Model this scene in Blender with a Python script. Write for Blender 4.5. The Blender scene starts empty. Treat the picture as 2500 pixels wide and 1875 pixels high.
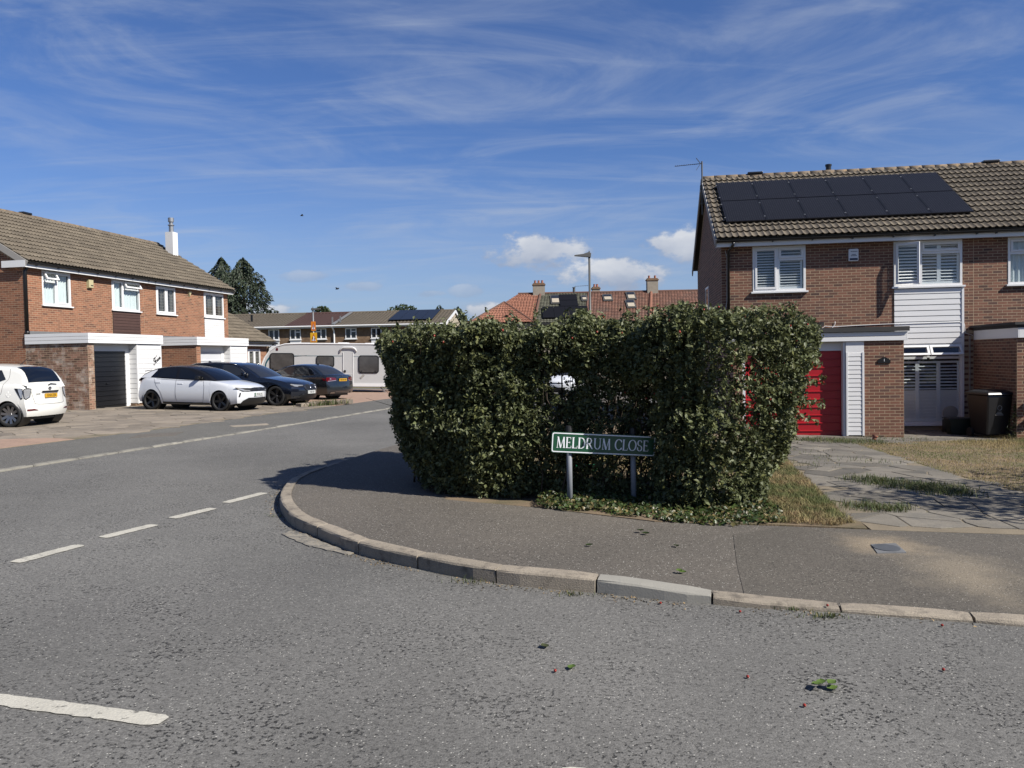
import bpy, bmesh, math, random
import numpy as np
from mathutils import Vector, Matrix
from mathutils.geometry import tessellate_polygon

random.seed(7); RNG = np.random.default_rng(7)
SC = bpy.context.scene; COL = SC.collection
PI = math.pi

# ------------------------------------------------------------------ camera
cam = bpy.data.cameras.new('camera'); camo = bpy.data.objects.new('camera', cam); COL.objects.link(camo)
cam.sensor_width = 36.0; cam.lens = 28.533; cam.clip_start = 0.05; cam.clip_end = 3000.0
CAMZ = 1.9078
camo.matrix_world = Matrix.Translation((0, 0, CAMZ)) @ Matrix.Rotation(PI/2 - 0.0331, 4, 'X') @ Matrix.Rotation(-0.0190, 4, 'Z')
SC.camera = camo

# ------------------------------------------------------------------ light and exposure
SUN_EL = math.radians(41.0); SUN_AZ = math.atan2(0.849, -0.528)      # from +Y towards +X
SDIR = Vector((math.sin(SUN_AZ)*math.cos(SUN_EL), math.cos(SUN_AZ)*math.cos(SUN_EL), math.sin(SUN_EL)))
sl = bpy.data.lights.new('sun', 'SUN'); sl.energy = 5.0; sl.angle = math.radians(0.53); sl.color = (1.0, 0.945, 0.865)
so = bpy.data.objects.new('sun', sl); COL.objects.link(so)
so.rotation_euler = SDIR.to_track_quat('Z', 'Y').to_euler(); so.location = (30, -20, 40)
SC.view_settings.view_transform = 'Standard'; SC.view_settings.look = 'None'
SC.view_settings.gamma = 1.0; SC.view_settings.use_curve_mapping = False
SC.view_settings.exposure = 0.75
SC.cycles.max_bounces = 8; SC.cycles.transparent_max_bounces = 16; SC.cycles.caustics_reflective = False; SC.cycles.caustics_refractive = False

def nd(nt, typ, ins=None, **kw):
    n = nt.nodes.new(typ)
    for k, v in kw.items(): setattr(n, k, v)
    for k, v in (ins or {}).items():
        s = n.inputs[k]
        if isinstance(v, bpy.types.NodeSocket): nt.links.new(v, s)
        else: s.default_value = v
    return n
def mth(nt, op, a, b=0.0, c=None, clamp=False):
    ins = {0: a, 1: b}
    if c is not None: ins[2] = c
    return nd(nt, 'ShaderNodeMath', ins, operation=op, use_clamp=clamp).outputs[0]
def mr(nt, v, a, b, c=0.0, d=1.0, smooth=False):
    n = nd(nt, 'ShaderNodeMapRange', {0: v, 1: a, 2: b, 3: c, 4: d})
    n.clamp = True
    if smooth: n.interpolation_type = 'SMOOTHSTEP'
    return n.outputs[0]
def mixc(nt, f, a, b, mode='MIX'):
    n = nd(nt, 'ShaderNodeMix', data_type='RGBA', blend_type=mode)
    for k, v in ((0, f), (6, a), (7, b)):
        if isinstance(v, bpy.types.NodeSocket): nt.links.new(v, n.inputs[k])
        else: n.inputs[k].default_value = v if k == 0 else (tuple(v)+(1.0,))[:4]
    return n.outputs[2]

# ------------------------------------------------------------------ sky
W = bpy.data.worlds.new('World'); SC.world = W; W.use_nodes = True
nt = W.node_tree; nt.nodes.clear()
sky = nd(nt, 'ShaderNodeTexSky', sky_type='NISHITA', sun_disc=False)
sky.sun_elevation = SUN_EL; sky.sun_rotation = SUN_AZ
sky.air_density = 1.0; sky.dust_density = 0.35; sky.ozone_density = 2.6; sky.altitude = 50
tc = nd(nt, 'ShaderNodeTexCoord').outputs['Generated']
sp = nd(nt, 'ShaderNodeSeparateXYZ', {0: tc})
X, Y, Z = sp.outputs
az = mth(nt, 'ARCTAN2', X, Y); el = mth(nt, 'ARCSINE', Z)
zz = mth(nt, 'ADD', mth(nt, 'MAXIMUM', Z, 0.0), 0.11)
pl = nd(nt, 'ShaderNodeCombineXYZ', {0: mth(nt, 'DIVIDE', X, zz), 1: mth(nt, 'DIVIDE', Y, zz), 2: 0.0}).outputs[0]
def cirrus(rot, sc, scale, lo, hi, dist, off):
    mp = nd(nt, 'ShaderNodeMapping', {0: pl, 1: off, 2: (0, 0, rot), 3: sc}).outputs[0]
    n = nd(nt, 'ShaderNodeTexNoise', {'Vector': mp, 'Scale': scale, 'Detail': 9.0, 'Roughness': 0.6, 'Distortion': dist}).outputs[0]
    return mr(nt, n, lo, hi, smooth=True)
big = mr(nt, nd(nt, 'ShaderNodeTexNoise', {'Vector': pl, 'Scale': 0.55, 'Detail': 2.0}).outputs[0], 0.30, 0.56, smooth=True)
c1 = cirrus(0.55, (0.85, 1.35, 1.0), 1.15, 0.40, 0.76, 1.7, (3.1, 1.7, 0))
c2 = cirrus(-0.12, (0.45, 2.6, 1.0), 1.9, 0.48, 0.80, 0.9, (7.0, 4.2, 0))
ci = mth(nt, 'ADD', mth(nt, 'MULTIPLY', c1, mth(nt, 'MULTIPLY_ADD', big, 0.75, 0.12)), mth(nt, 'MULTIPLY', c2, 0.5), clamp=True)
ci = mth(nt, 'MULTIPLY', ci, 0.50)
hazef = mr(nt, Z, 0.0, 0.26, 0.55, 0.0, smooth=True)
col = mixc(nt, ci, mixc(nt, 1.0, sky.outputs[0], (0.66, 0.86, 1.28), 'MULTIPLY'), (5.6, 6.3, 7.6))
col = mixc(nt, hazef, col, (4.6, 5.6, 7.3))
# cumulus, by direction (azimuth, elevation in radians)
dv = nd(nt, 'ShaderNodeCombineXYZ', {0: mth(nt, 'MULTIPLY', az, 1.0), 1: mth(nt, 'MULTIPLY', el, 1.6), 2: 0.0}).outputs[0]
cn = nd(nt, 'ShaderNodeTexNoise', {'Vector': dv, 'Scale': 26.0, 'Detail': 6.0, 'Roughness': 0.58}).outputs[0]
cn2 = nd(nt, 'ShaderNodeTexNoise', {'Vector': dv, 'Scale': 17.0, 'Detail': 4.0}).outputs[0]
mask = None; shade = None
D2R = PI/180
for a, e, hw, hh in ((2.1, 7.35, 4.0, 1.35), (7.4, 5.6, 4.3, 1.25), (12.2, 7.4, 2.6, 1.3), (-14.3, 5.75, 1.9, 0.42), (-10.3, 5.1, 1.4, 0.36),
                     (-3.0, 4.7, 1.4, 0.5), (-5.6, 4.55, 1.1, 0.3), (-17.0, 3.5, 2.6, 0.6), (-0.5, 3.2, 3.0, 0.8),
                     (31, 8, 5, 1.5), (55, 6, 6, 1.4), (-48, 7, 6, 1.6), (-80, 6, 7, 1.5), (85, 8, 6, 1.7), (130, 7, 8, 1.8), (-140, 8, 9, 1.7), (170, 6, 7, 1.5)):
    da = mth(nt, 'DIVIDE', mth(nt, 'SUBTRACT', az, a*D2R), hw*D2R)
    de = mth(nt, 'DIVIDE', mth(nt, 'SUBTRACT', el, e*D2R), hh*D2R)
    q = mth(nt, 'SUBTRACT', 1.0, mth(nt, 'ADD', mth(nt, 'POWER', mth(nt, 'ABSOLUTE', da), 2.0), mth(nt, 'POWER', mth(nt, 'ABSOLUTE', de), 2.0)))
    m = mr(nt, mth(nt, 'ADD', q, mth(nt, 'MULTIPLY_ADD', cn, 4.0, -1.85)), 0.05, 1.0, smooth=True)
    if hh < 0.6: m = mth(nt, 'MULTIPLY', m, 0.42)
    s = mth(nt, 'MULTIPLY', mr(nt, de, -0.9, 0.7), m)
    mask = m if mask is None else mth(nt, 'MAXIMUM', mask, m)
    shade = s if shade is None else mth(nt, 'MAXIMUM', shade, s)
bri = mth(nt, 'MULTIPLY_ADD', mth(nt, 'ADD', shade, mth(nt, 'MULTIPLY_ADD', cn2, 1.6, -0.8)), 1.0, 0.0, clamp=True)
ccol = mixc(nt, bri, (4.0, 4.7, 6.2), (8.6, 8.8, 9.2))
col = mixc(nt, mth(nt, 'MULTIPLY', mask, 0.88), col, ccol)
W.cycles.sampling_method = 'MANUAL'; W.cycles.sample_map_resolution = 512
bg = nd(nt, 'ShaderNodeBackground', {0: col, 1: 0.050})
nt.links.new(bg.outputs[0], nd(nt, 'ShaderNodeOutputWorld').inputs[0])

# ------------------------------------------------------------------ helpers
def gz(x, y):
    x = min(max(x, -32.0), 32.0); y = min(max(y, -12.0), 62.0)
    return 0.25 - 0.02404*x - 0.00325*y
TILT = Vector((0, 0, 1)).rotation_difference(Vector((0.02404, 0.00325, 1))).to_matrix().to_4x4()

class MB:
    def __init__(s): s.v = []; s.f = []; s.m = []; s.c = []
    def add(s, vs, fs, mi=0, c=0.5, T=None):
        o = len(s.v)
        if T is not None: vs = [T @ Vector(p) for p in vs]
        s.v += [tuple(p) for p in vs]
        for f in fs: s.f.append(tuple(i+o for i in f)); s.m.append(mi); s.c.append(c)
        return s
    def box(s, x0, x1, y0, y1, z0, z1, mi=0, c=0.5, T=None):
        return s.add([(x0,y0,z0),(x1,y0,z0),(x1,y1,z0),(x0,y1,z0),(x0,y0,z1),(x1,y0,z1),(x1,y1,z1),(x0,y1,z1)],
                     [(0,3,2,1),(4,5,6,7),(0,1,5,4),(1,2,6,5),(2,3,7,6),(3,0,4,7)], mi, c, T)
    def bar(s, p, q, w, h, mi=0, up=(0,0,1), c=0.5):
        p = Vector(p); q = Vector(q); d = (q-p).normalized(); u = Vector(up)
        r = d.cross(u); r = r.normalized() if r.length > 1e-4 else Vector((1,0,0)); u = r.cross(d)
        a, b = r*w/2, u*h/2
        return s.add([p-a-b, p+a-b, p+a+b, p-a+b, q-a-b, q+a-b, q+a+b, q-a+b], [(0,1,2,3),(7,6,5,4),(0,4,5,1),(1,5,6,2),(2,6,7,3),(3,7,4,0)], mi, c)
    def tube(s, pts, r, n=8, mi=0, caps=True, c=0.5):
        pts = [Vector(p) for p in pts]; k = len(pts)
        rs = r if isinstance(r, (list, tuple)) else [r]*k
        o = len(s.v); prev = None
        for i, p in enumerate(pts):
            d = (pts[min(i+1,k-1)]-pts[max(i-1,0)]).normalized()
            if prev is None:
                a = d.orthogonal().normalized()
            else:
                a = prev - d*prev.dot(d); a = a.normalized() if a.length > 1e-5 else d.orthogonal().normalized()
            prev = a; b = d.cross(a)
            for j in range(n):
                t = 2*PI*j/n; s.v.append(tuple(p + (a*math.cos(t)+b*math.sin(t))*rs[i]))
        for i in range(k-1):
            for j in range(n):
                s.f.append((o+i*n+j, o+i*n+(j+1)%n, o+(i+1)*n+(j+1)%n, o+(i+1)*n+j)); s.m.append(mi); s.c.append(c)
        if caps:
            s.f.append(tuple(o+j for j in reversed(range(n)))); s.m.append(mi); s.c.append(c)
            s.f.append(tuple(o+(k-1)*n+j for j in range(n))); s.m.append(mi); s.c.append(c)
        return s
    def lathe(s, prof, n=24, T=None, mi=0, c=0.5, closed=False):      # prof: (radius, axis) about local Z
        o = len(s.v); T = T or Matrix()
        for (r, z) in prof:
            for j in range(n):
                t = 2*PI*j/n; s.v.append(tuple(T @ Vector((r*math.cos(t), r*math.sin(t), z))))
        k = len(prof)
        for i in range(k if closed else k-1):
            for j in range(n):
                i2 = (i+1) % k
                s.f.append((o+i*n+j, o+i*n+(j+1)%n, o+i2*n+(j+1)%n, o+i2*n+j)); s.m.append(mi); s.c.append(c)
        return s
    def prism(s, poly, h0, h1, T=None, mi=0, c=0.5):                  # 2D polygon extruded along local Z
        n = len(poly)
        a = sum(poly[i][0]*poly[(i+1)%n][1]-poly[(i+1)%n][0]*poly[i][1] for i in range(n))
        if a < 0: poly = list(reversed(poly))
        vs = [(x, y, h0) for x, y in poly] + [(x, y, h1) for x, y in poly]
        fs = [tuple(reversed(range(n))), tuple(range(n, 2*n))] + [(i, (i+1)%n, n+(i+1)%n, n+i) for i in range(n)]
        return s.add(vs, fs, mi, c, T)
    def mesh(s, name, mats, smooth=False):
        me = bpy.data.meshes.new(name); me.from_pydata(s.v, [], s.f)
        for m in (mats if isinstance(mats, (list, tuple)) else [mats]): me.materials.append(m)
        if len(s.f):
            me.polygons.foreach_set('material_index', s.m)
            if smooth: me.polygons.foreach_set('use_smooth', [True]*len(s.f))
            if any(c != 0.5 for c in s.c):
                at = me.attributes.new('rnd', 'FLOAT', 'FACE'); at.data.foreach_set('value', s.c)
        me.update(); return me
    def build(s, name, mats, parent=None, smooth=False, T=None, bevel=0, kind=None):
        o = link(name, s.mesh(name, mats, smooth), parent, T)
        if bevel:
            b = o.modifiers.new('bevel', 'BEVEL'); b.width = bevel; b.segments = 2; b.limit_method = 'ANGLE'; b.angle_limit = 0.6
        if kind: o['kind'] = kind
        return o
def link(name, data, parent=None, T=None):
    o = bpy.data.objects.new(name, data); COL.objects.link(o)
    if parent is not None: o.parent = parent
    if T is not None: o.matrix_local = T
    return o
def tag(o, label=None, cat=None, group=None, kind=None):
    if label: o['label'] = label
    if cat: o['category'] = cat
    if group: o['group'] = group
    if kind: o['kind'] = kind
    return o
def thing(name, label, cat, loc=(0,0,0), rz=0.0, group=None, tilt=False):
    o = link(name, None); M = Matrix.Translation(loc)
    if tilt: M = M @ TILT
    o.matrix_world = M @ Matrix.Rotation(rz, 4, 'Z'); o.empty_display_size = 0.2
    return tag(o, label, cat, group)
def mesh_np(name, V, F, mats, c=None, smooth=False):                 # triangles or quads from arrays
    me = bpy.data.meshes.new(name); k = F.shape[1]
    me.vertices.add(len(V)); me.vertices.foreach_set('co', np.ascontiguousarray(V, dtype=np.float32).ravel())
    me.loops.add(F.size); me.loops.foreach_set('vertex_index', F.ravel().astype(np.int32))
    me.polygons.add(len(F)); me.polygons.foreach_set('loop_start', np.arange(0, F.size, k, dtype=np.int32))
    me.polygons.foreach_set('loop_total', np.full(len(F), k, dtype=np.int32))
    if smooth: me.polygons.foreach_set('use_smooth', [True]*len(F))
    for m in (mats if isinstance(mats, (list, tuple)) else [mats]): me.materials.append(m)
    if c is not None:
        at = me.attributes.new('rnd', 'FLOAT', 'FACE'); at.data.foreach_set('value', np.asarray(c, dtype=np.float32))
    me.update(calc_edges=True); me.validate(); return me
def polymap(poly, fmap, step=0.1, mi=0):                              # 2D polygon, cut on a grid, mapped to 3D
    bm = bmesh.new(); vs = [bm.verts.new((x, y, 0)) for x, y in poly]; bm.faces.new(vs)
    xs = [p[0] for p in poly]; ys = [p[1] for p in poly]
    for a, (lo, hi), nv in ((0, (min(xs), max(xs)), (1,0,0)), (1, (min(ys), max(ys)), (0,1,0))):
        n = int((hi-lo)/step)
        for i in range(1, n+1):
            p = [0,0,0]; p[a] = lo+(hi-lo)*i/(n+1)
            bmesh.ops.bisect_plane(bm, geom=bm.verts[:]+bm.edges[:]+bm.faces[:], plane_co=p, plane_no=nv)
    bmesh.ops.triangulate(bm, faces=bm.faces[:])
    for v in bm.verts: v.co = Vector(fmap(v.co.x, v.co.y))
    bm.normal_update(); return bm
def patch(name, poly, fmap, mat, parent, step=0.1, smooth=True, flip=False, skirt=0.0):
    bm = polymap(poly, fmap, step)
    if skirt:
        r = bmesh.ops.extrude_edge_only(bm, edges=[q for q in bm.edges if q.is_boundary])
        for v in r['geom']:
            if isinstance(v, bmesh.types.BMVert): v.co.z -= skirt
        bm.normal_update()
    if flip: bmesh.ops.reverse_faces(bm, faces=bm.faces[:])
    me = bpy.data.meshes.new(name); bm.to_mesh(me); bm.free(); me.materials.append(mat)
    if smooth: me.polygons.foreach_set('use_smooth', [True]*len(me.polygons))
    return link(name, me, parent)
def sheet(name, poly, hf, mat, step=2.0, parent=None):
    a = sum(poly[i][0]*poly[(i+1)%len(poly)][1]-poly[(i+1)%len(poly)][0]*poly[i][1] for i in range(len(poly)))
    if a < 0: poly = poly[::-1]
    o = patch(name, poly, lambda x, y: (x, y, hf(x, y)), mat, parent, step, smooth=False, skirt=0.03)
    if parent is None: o['kind'] = 'structure'
    return o
def text_obj(s, size, mat, parent, T, name='lettering', depth=0.002, align='CENTER', sx=1.0):
    cu = bpy.data.curves.new('t', 'FONT'); cu.body = s; cu.size = size; cu.align_x = align; cu.align_y = 'CENTER'; cu.extrude = depth
    ob = bpy.data.objects.new('t', cu); COL.objects.link(ob)
    me = bpy.data.meshes.new_from_object(ob.evaluated_get(bpy.context.evaluated_depsgraph_get()))
    bpy.data.objects.remove(ob); bpy.data.curves.remove(cu)
    me.name = name; me.materials.clear(); me.materials.append(mat)
    if sx != 1.0: me.transform(Matrix.Diagonal((sx, 1, 1, 1)))
    return link(name, me, parent, T)
def frameT(o, x, y, z):                                               # matrix from origin and axes
    M = Matrix.Identity(4)
    for i, a in enumerate((x, y, z)):
        for j in range(3): M[j][i] = a[j]
    for j in range(3): M[j][3] = o[j]
    return M

# ------------------------------------------------------------------ materials
GS = 0.62
def PM(name, col, rough=0.6, var=0.12, vs=2.0, fine=0.0, fs=60.0, col2=None, c2=(0.5, 0.7), c2s=3.0, bump=0.0, bs=80.0, metal=0.0, spec=0.5, coat=0.0, orand=0.0, attr=0.0, dcol=None, dlo=0.0, trans=0.0, hue=0.0):
    m = bpy.data.materials.new(name); m.use_nodes = True; t = m.node_tree; b = t.nodes['Principled BSDF']
    pos = nd(t, 'ShaderNodeNewGeometry').outputs['Position']
    n1 = nd(t, 'ShaderNodeTexNoise', {'Vector': pos, 'Scale': vs, 'Detail': 5.0, 'Roughness': 0.6}).outputs[0]
    f = mth(t, 'MULTIPLY_ADD', n1, 2.4*var, 1.0-1.2*var)
    if fine:
        n2 = nd(t, 'ShaderNodeTexNoise', {'Vector': pos, 'Scale': fs, 'Detail': 3.0, 'Roughness': 0.7}).outputs[0]
        f = mth(t, 'MULTIPLY', f, mth(t, 'MULTIPLY_ADD', n2, 2.4*fine, 1.0-1.2*fine))
    rnd = None
    if orand:
        rnd = nd(t, 'ShaderNodeObjectInfo').outputs['Random']; amt = orand
    elif attr:
        rnd = nd(t, 'ShaderNodeAttribute', attribute_name='rnd').outputs['Fac']; amt = attr
    if rnd is not None: f = mth(t, 'MULTIPLY', f, mth(t, 'MULTIPLY_ADD', rnd, 2*amt, 1.0-amt))
    base = tuple(v*GS for v in col)+(1.0,)
    col = base[:3]; c = base
    if dcol is not None: dcol = tuple(v*GS for v in dcol)
    if col2 is not None: col2 = tuple(v*GS for v in col2)
    if rnd is not None and dcol is not None:      # a share of the pieces is of another colour
        c = mixc(t, mr(t, mth(t, 'FRACT', mth(t, 'MULTIPLY', rnd, 7.31)), 1.0-dlo-0.12, 1.0-dlo+0.12), col, dcol)
    if col2 is not None:
        n3 = nd(t, 'ShaderNodeTexNoise', {'Vector': pos, 'Scale': c2s, 'Detail': 6.0, 'Roughness': 0.65}).outputs[0]
        c = mixc(t, mr(t, n3, c2[0], c2[1]), c, col2)
    cs = nd(t, 'ShaderNodeVectorMath', {0: c[:3] if isinstance(c, tuple) else c, 'Scale': f}, operation='SCALE').outputs[0]
    t.links.new(cs, b.inputs['Base Color'])
    b.inputs['Roughness'].default_value = rough; b.inputs['Metallic'].default_value = metal
    b.inputs['Specular IOR Level'].default_value = spec; b.inputs['Coat Weight'].default_value = coat; b.inputs['Coat Roughness'].default_value = 0.03
    if bump:
        nb = nd(t, 'ShaderNodeTexNoise', {'Vector': pos, 'Scale': bs, 'Detail': 4.0}).outputs[0]
        bn = nd(t, 'ShaderNodeBump', {'Height': nb, 'Strength': bump, 'Distance': 0.01}).outputs[0]
        t.links.new(bn, b.inputs['Normal'])
    if trans:
        out = t.nodes['Material Output']
        tr = nd(t, 'ShaderNodeBsdfTranslucent', {0: cs})
        t.links.new(nd(t, 'ShaderNodeMixShader', {0: trans, 1: b.outputs[0], 2: tr.outputs[0]}).outputs[0], out.inputs[0])
    return m
def glass_mat(name, tint=(0.75, 0.8, 0.82), refl=1.0):
    m = bpy.data.materials.new(name); m.use_nodes = True; t = m.node_tree; t.nodes.clear()
    fc = nd(t, 'ShaderNodeLayerWeight', {0: 0.5}).outputs['Facing']
    fr = mth(t, 'MULTIPLY', mth(t, 'MULTIPLY_ADD', mth(t, 'POWER', fc, 4.0), 0.8, 0.035), refl, clamp=True)
    a = nd(t, 'ShaderNodeBsdfTransparent', {0: tuple(tint)+(1,)}); g = nd(t, 'ShaderNodeBsdfGlossy', {0: (1,1,1,1), 1: 0.02})
    mx = nd(t, 'ShaderNodeMixShader', {0: fr, 1: a.outputs[0], 2: g.outputs[0]})
    t.links.new(mx.outputs[0], nd(t, 'ShaderNodeOutputMaterial').inputs[0]); return m

def asphalt(name, base, pits=0.5, pit_scale=34.0, specks=1.0, tint=None, stain=None):
    base = tuple(v*GS for v in base); tint = tuple(v*GS for v in tint)
    m = bpy.data.materials.new(name); m.use_nodes = True; t = m.node_tree; b = t.nodes['Principled BSDF']
    pos = nd(t, 'ShaderNodeNewGeometry').outputs['Position']
    N = lambda s, d=3.0, r=0.6: nd(t, 'ShaderNodeTexNoise', {'Vector': pos, 'Scale': s, 'Detail': d, 'Roughness': r}).outputs[0]
    big = N(0.35, 5.0); mid = N(2.6, 4.0)
    f = mth(t, 'MULTIPLY', mth(t, 'MULTIPLY_ADD', big, 0.5, 0.75), mth(t, 'MULTIPLY_ADD', mid, 0.36, 0.82))
    f = mth(t, 'MULTIPLY', f, mth(t, 'MULTIPLY_ADD', N(230.0, 2.0), 1.1, 0.45))
    vo = nd(t, 'ShaderNodeTexVoronoi', {'Vector': pos, 'Scale': 95.0})
    cr = nd(t, 'ShaderNodeSeparateColor', {0: vo.outputs['Color']})
    f = mth(t, 'MULTIPLY', f, mth(t, 'MULTIPLY_ADD', cr.outputs[0], 0.55, 0.72))
    pn = N(pit_scale, 3.0, 0.55); pm = mr(t, mth(t, 'ADD', pn, mth(t, 'MULTIPLY_ADD', mid, 0.34, -0.17)), 0.575, 0.665)
    pm = mth(t, 'MULTIPLY', pm, mr(t, N(0.8, 4.0), 0.36, 0.60, 0.25, 1.0))
    f = mth(t, 'MULTIPLY', f, mr(t, N(0.16, 3.0), 0.3, 0.7, 0.86, 1.12))
    f = mth(t, 'MULTIPLY', f, mth(t, 'SUBTRACT', 1.0, mth(t, 'MULTIPLY', pm, pits)))
    c = mixc(t, mr(t, big, 0.35, 0.7), base, tint or base)
    sp_ = mth(t, 'MULTIPLY', mr(t, cr.outputs[1], 0.955, 0.965), mr(t, vo.outputs['Distance'], 0.45, 0.30))
    cs = nd(t, 'ShaderNodeVectorMath', {0: c, 'Scale': f}, operation='SCALE').outputs[0]
    cs = mixc(t, mth(t, 'MULTIPLY', sp_, specks), cs, (0.40, 0.39, 0.35))
    for (ctr, rad, scol, am) in stain or ():
        dq = nd(t, 'ShaderNodeVectorMath', {0: pos, 1: ctr}, operation='SUBTRACT').outputs[0]
        dq = nd(t, 'ShaderNodeVectorMath', {0: dq, 1: rad}, operation='DIVIDE').outputs[0]
        ln = nd(t, 'ShaderNodeVectorMath', {0: dq}, operation='LENGTH').outputs['Value']
        k = mr(t, mth(t, 'ADD', ln, mth(t, 'MULTIPLY_ADD', N(2.2, 5.0), 1.5, -0.75)), 1.1, 0.1, smooth=True)
        k = mth(t, 'MULTIPLY', k, mr(t, N(110.0, 2.0), 0.30, 0.62, 0.25, 1.0))
        cs = mixc(t, mth(t, 'MULTIPLY', k, am), cs, scol)
    t.links.new(cs, b.inputs['Base Color']); b.inputs['Roughness'].default_value = 0.85; b.inputs['Specular IOR Level'].default_value = 0.3
    hgt = mth(t, 'ADD', mth(t, 'MULTIPLY', vo.outputs['Distance'], -0.35), mth(t, 'MULTIPLY', pm, -0.8))
    t.links.new(nd(t, 'ShaderNodeBump', {'Height': hgt, 'Strength': 0.7, 'Distance': 0.008}).outputs[0], b.inputs['Normal'])
    return m

M_ = {}
M_['road'] = asphalt('road_asphalt', (0.178, 0.174, 0.162), 0.84, 44.0, 0.8, (0.198, 0.193, 0.179))
M_['pave'] = asphalt('pavement_asphalt', (0.150, 0.135, 0.115), 0.36, 50.0, 1.6, (0.168, 0.149, 0.125))
M_['pave2'] = asphalt('driveway_apron_asphalt', (0.128, 0.116, 0.098), 0.35, 60.0, 0.7, (0.140, 0.125, 0.104), [((3.1, 6.9, 0.2), (0.45, 0.55, 3), (0.33, 0.26, 0.17), 0.7), ((3.35, 6.0, 0.2), (0.55, 0.9, 3), (0.27, 0.225, 0.16), 0.62)])
M_['pavel'] = asphalt('grey_pavement_asphalt', (0.155, 0.150, 0.136), 0.25, 60.0, 1.0, (0.165, 0.160, 0.142))
M_['kerb'] = PM('kerb_concrete', (0.36, 0.31, 0.24), 0.9, 0.25, 4.0, 0.45, 110, (0.17, 0.145, 0.115), (0.50, 0.70), 9.0, 0.6, 120, orand=0.12)
M_['kerbl'] = PM('worn_kerb_concrete', (0.30, 0.285, 0.24), 0.9, 0.25, 3.0, 0.2, 60, (0.18, 0.17, 0.15), (0.5, 0.65), 5.0, orand=0.15)
M_['kerbn'] = PM('new_kerb_concrete', (0.36, 0.345, 0.30), 0.85, 0.12, 6.0, 0.10, 100, (0.25, 0.25, 0.24), (0.60, 0.80), 7.0, 0.2, 90)
M_['spill'] = PM('mortar_spill', (0.32, 0.29, 0.235), 0.95, 0.25, 9.0, 0.3, 80, (0.18, 0.17, 0.15), (0.45, 0.6), 14.0, 0.8, 60)
M_['line'] = PM('road_marking_paint', (0.60, 0.575, 0.49), 0.75, 0.18, 5.0, 0.18, 60, (0.20, 0.19, 0.165), (0.58, 0.66), 26.0, 0.5, 70)
M_['soil'] = PM('dry_soil', (0.23, 0.165, 0.10), 0.95, 0.35, 3.0, 0.35, 70, (0.14, 0.12, 0.06), (0.45, 0.65), 2.2, 0.8, 60)
M_['sand'] = PM('sandy_dirt', (0.36, 0.28, 0.18), 0.95, 0.2, 8.0, 0.4, 160, bump=0.5, bs=150)
M_['earth'] = PM('ground_earth', (0.13, 0.13, 0.06), 0.95, 0.4, 0.4, 0.3, 10, (0.22, 0.18, 0.09), (0.4, 0.7), 0.2)
M_['mortar'] = PM('mortar', (0.50, 0.375, 0.245), 0.9, 0.15, 2.0, 0.2, 90)
BR = dict(rough=0.85, var=0.16, vs=6.0, fine=0.22, fs=90.0, bump=0.35, bs=110.0)
M_['brick'] = PM('brown_brick', (0.225, 0.098, 0.060), attr=0.26, dcol=(0.115, 0.056, 0.042), dlo=0.17, **BR)
M_['brick_o'] = PM('brown_brick_single', (0.225, 0.098, 0.060), orand=0.26, dcol=(0.115, 0.056, 0.042), dlo=0.17, **BR)
M_['brickL'] = PM('red_brick', (0.335, 0.136, 0.072), attr=0.20, dcol=(0.17, 0.068, 0.042), dlo=0.14, **BR)
M_['brickL_o'] = PM('red_brick_single', (0.335, 0.136, 0.072), orand=0.20, dcol=(0.17, 0.068, 0.042), dlo=0.14, **BR)
M_['brickW'] = PM('whitened_brick', (0.30, 0.155, 0.105), 0.9, 0.18, 4.0, 0.2, 90, (0.52, 0.43, 0.36), (0.49, 0.64), 3.2, 0.4, 110, attr=0.28, dcol=(0.14, 0.075, 0.05), dlo=0.30)
TL = dict(rough=0.9, var=0.30, vs=1.1, fine=0.30, fs=45.0, bump=0.5, bs=140.0)
M_['tile'] = PM('concrete_roof_tile', (0.165, 0.136, 0.099), col2=(0.245, 0.21, 0.15), c2=(0.52, 0.74), c2s=5.0, orand=0.17, **TL)
M_['tileridge'] = PM('lichen_ridge_tile', (0.20, 0.155, 0.11), col2=(0.36, 0.24, 0.12), c2=(0.50, 0.66), c2s=9.0, orand=0.2, **TL)
M_['felt'] = PM('roof_felt', (0.045, 0.045, 0.045), 0.85, 0.2, 3.0, 0.3, 100)
M_['lead'] = PM('lead_flashing', (0.20, 0.205, 0.21), 0.7, 0.3, 6.0, 0.2, 50)
M_['white'] = PM('white_upvc', (1.0, 1.005, 1.0), 0.32, 0.035, 3.0)
M_['clad'] = PM('white_cladding', (0.96, 0.96, 0.95), 0.40, 0.05, 2.5, 0.03, 50, (0.62, 0.62, 0.60), (0.66, 0.85), 4.0)
M_['cladbrown'] = PM('brown_tile_cladding', (0.085, 0.042, 0.032), 0.7, 0.18, 5.0, 0.1, 60, orand=0.12)
M_['black'] = PM('black_upvc', (0.012, 0.012, 0.013), 0.35, 0.1, 4.0)
M_['blackp'] = PM('black_plastic', (0.014, 0.014, 0.015), 0.5, 0.15, 6.0)
M_['soffit'] = PM('weathered_soffit', (0.42, 0.40, 0.37), 0.8, 0.1, 3.0)
M_['glass'] = glass_mat('window_glass', (0.93, 0.95, 0.95), 1.0)
M_['room'] = PM('dark_interior', (0.025, 0.024, 0.023), 0.9, 0.2, 1.0)
M_['louver'] = PM('grey_shutter', (1.25, 1.25, 1.25), 0.45, 0.05, 4.0)
M_['louverw'] = PM('pale_shutter', (1.25, 1.25, 1.23), 0.45, 0.05, 4.0)
M_['net'] = PM('net_curtain', (0.95, 1.02, 1.02), 0.9, 0.12, 3.0, 0.1, 40)
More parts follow.
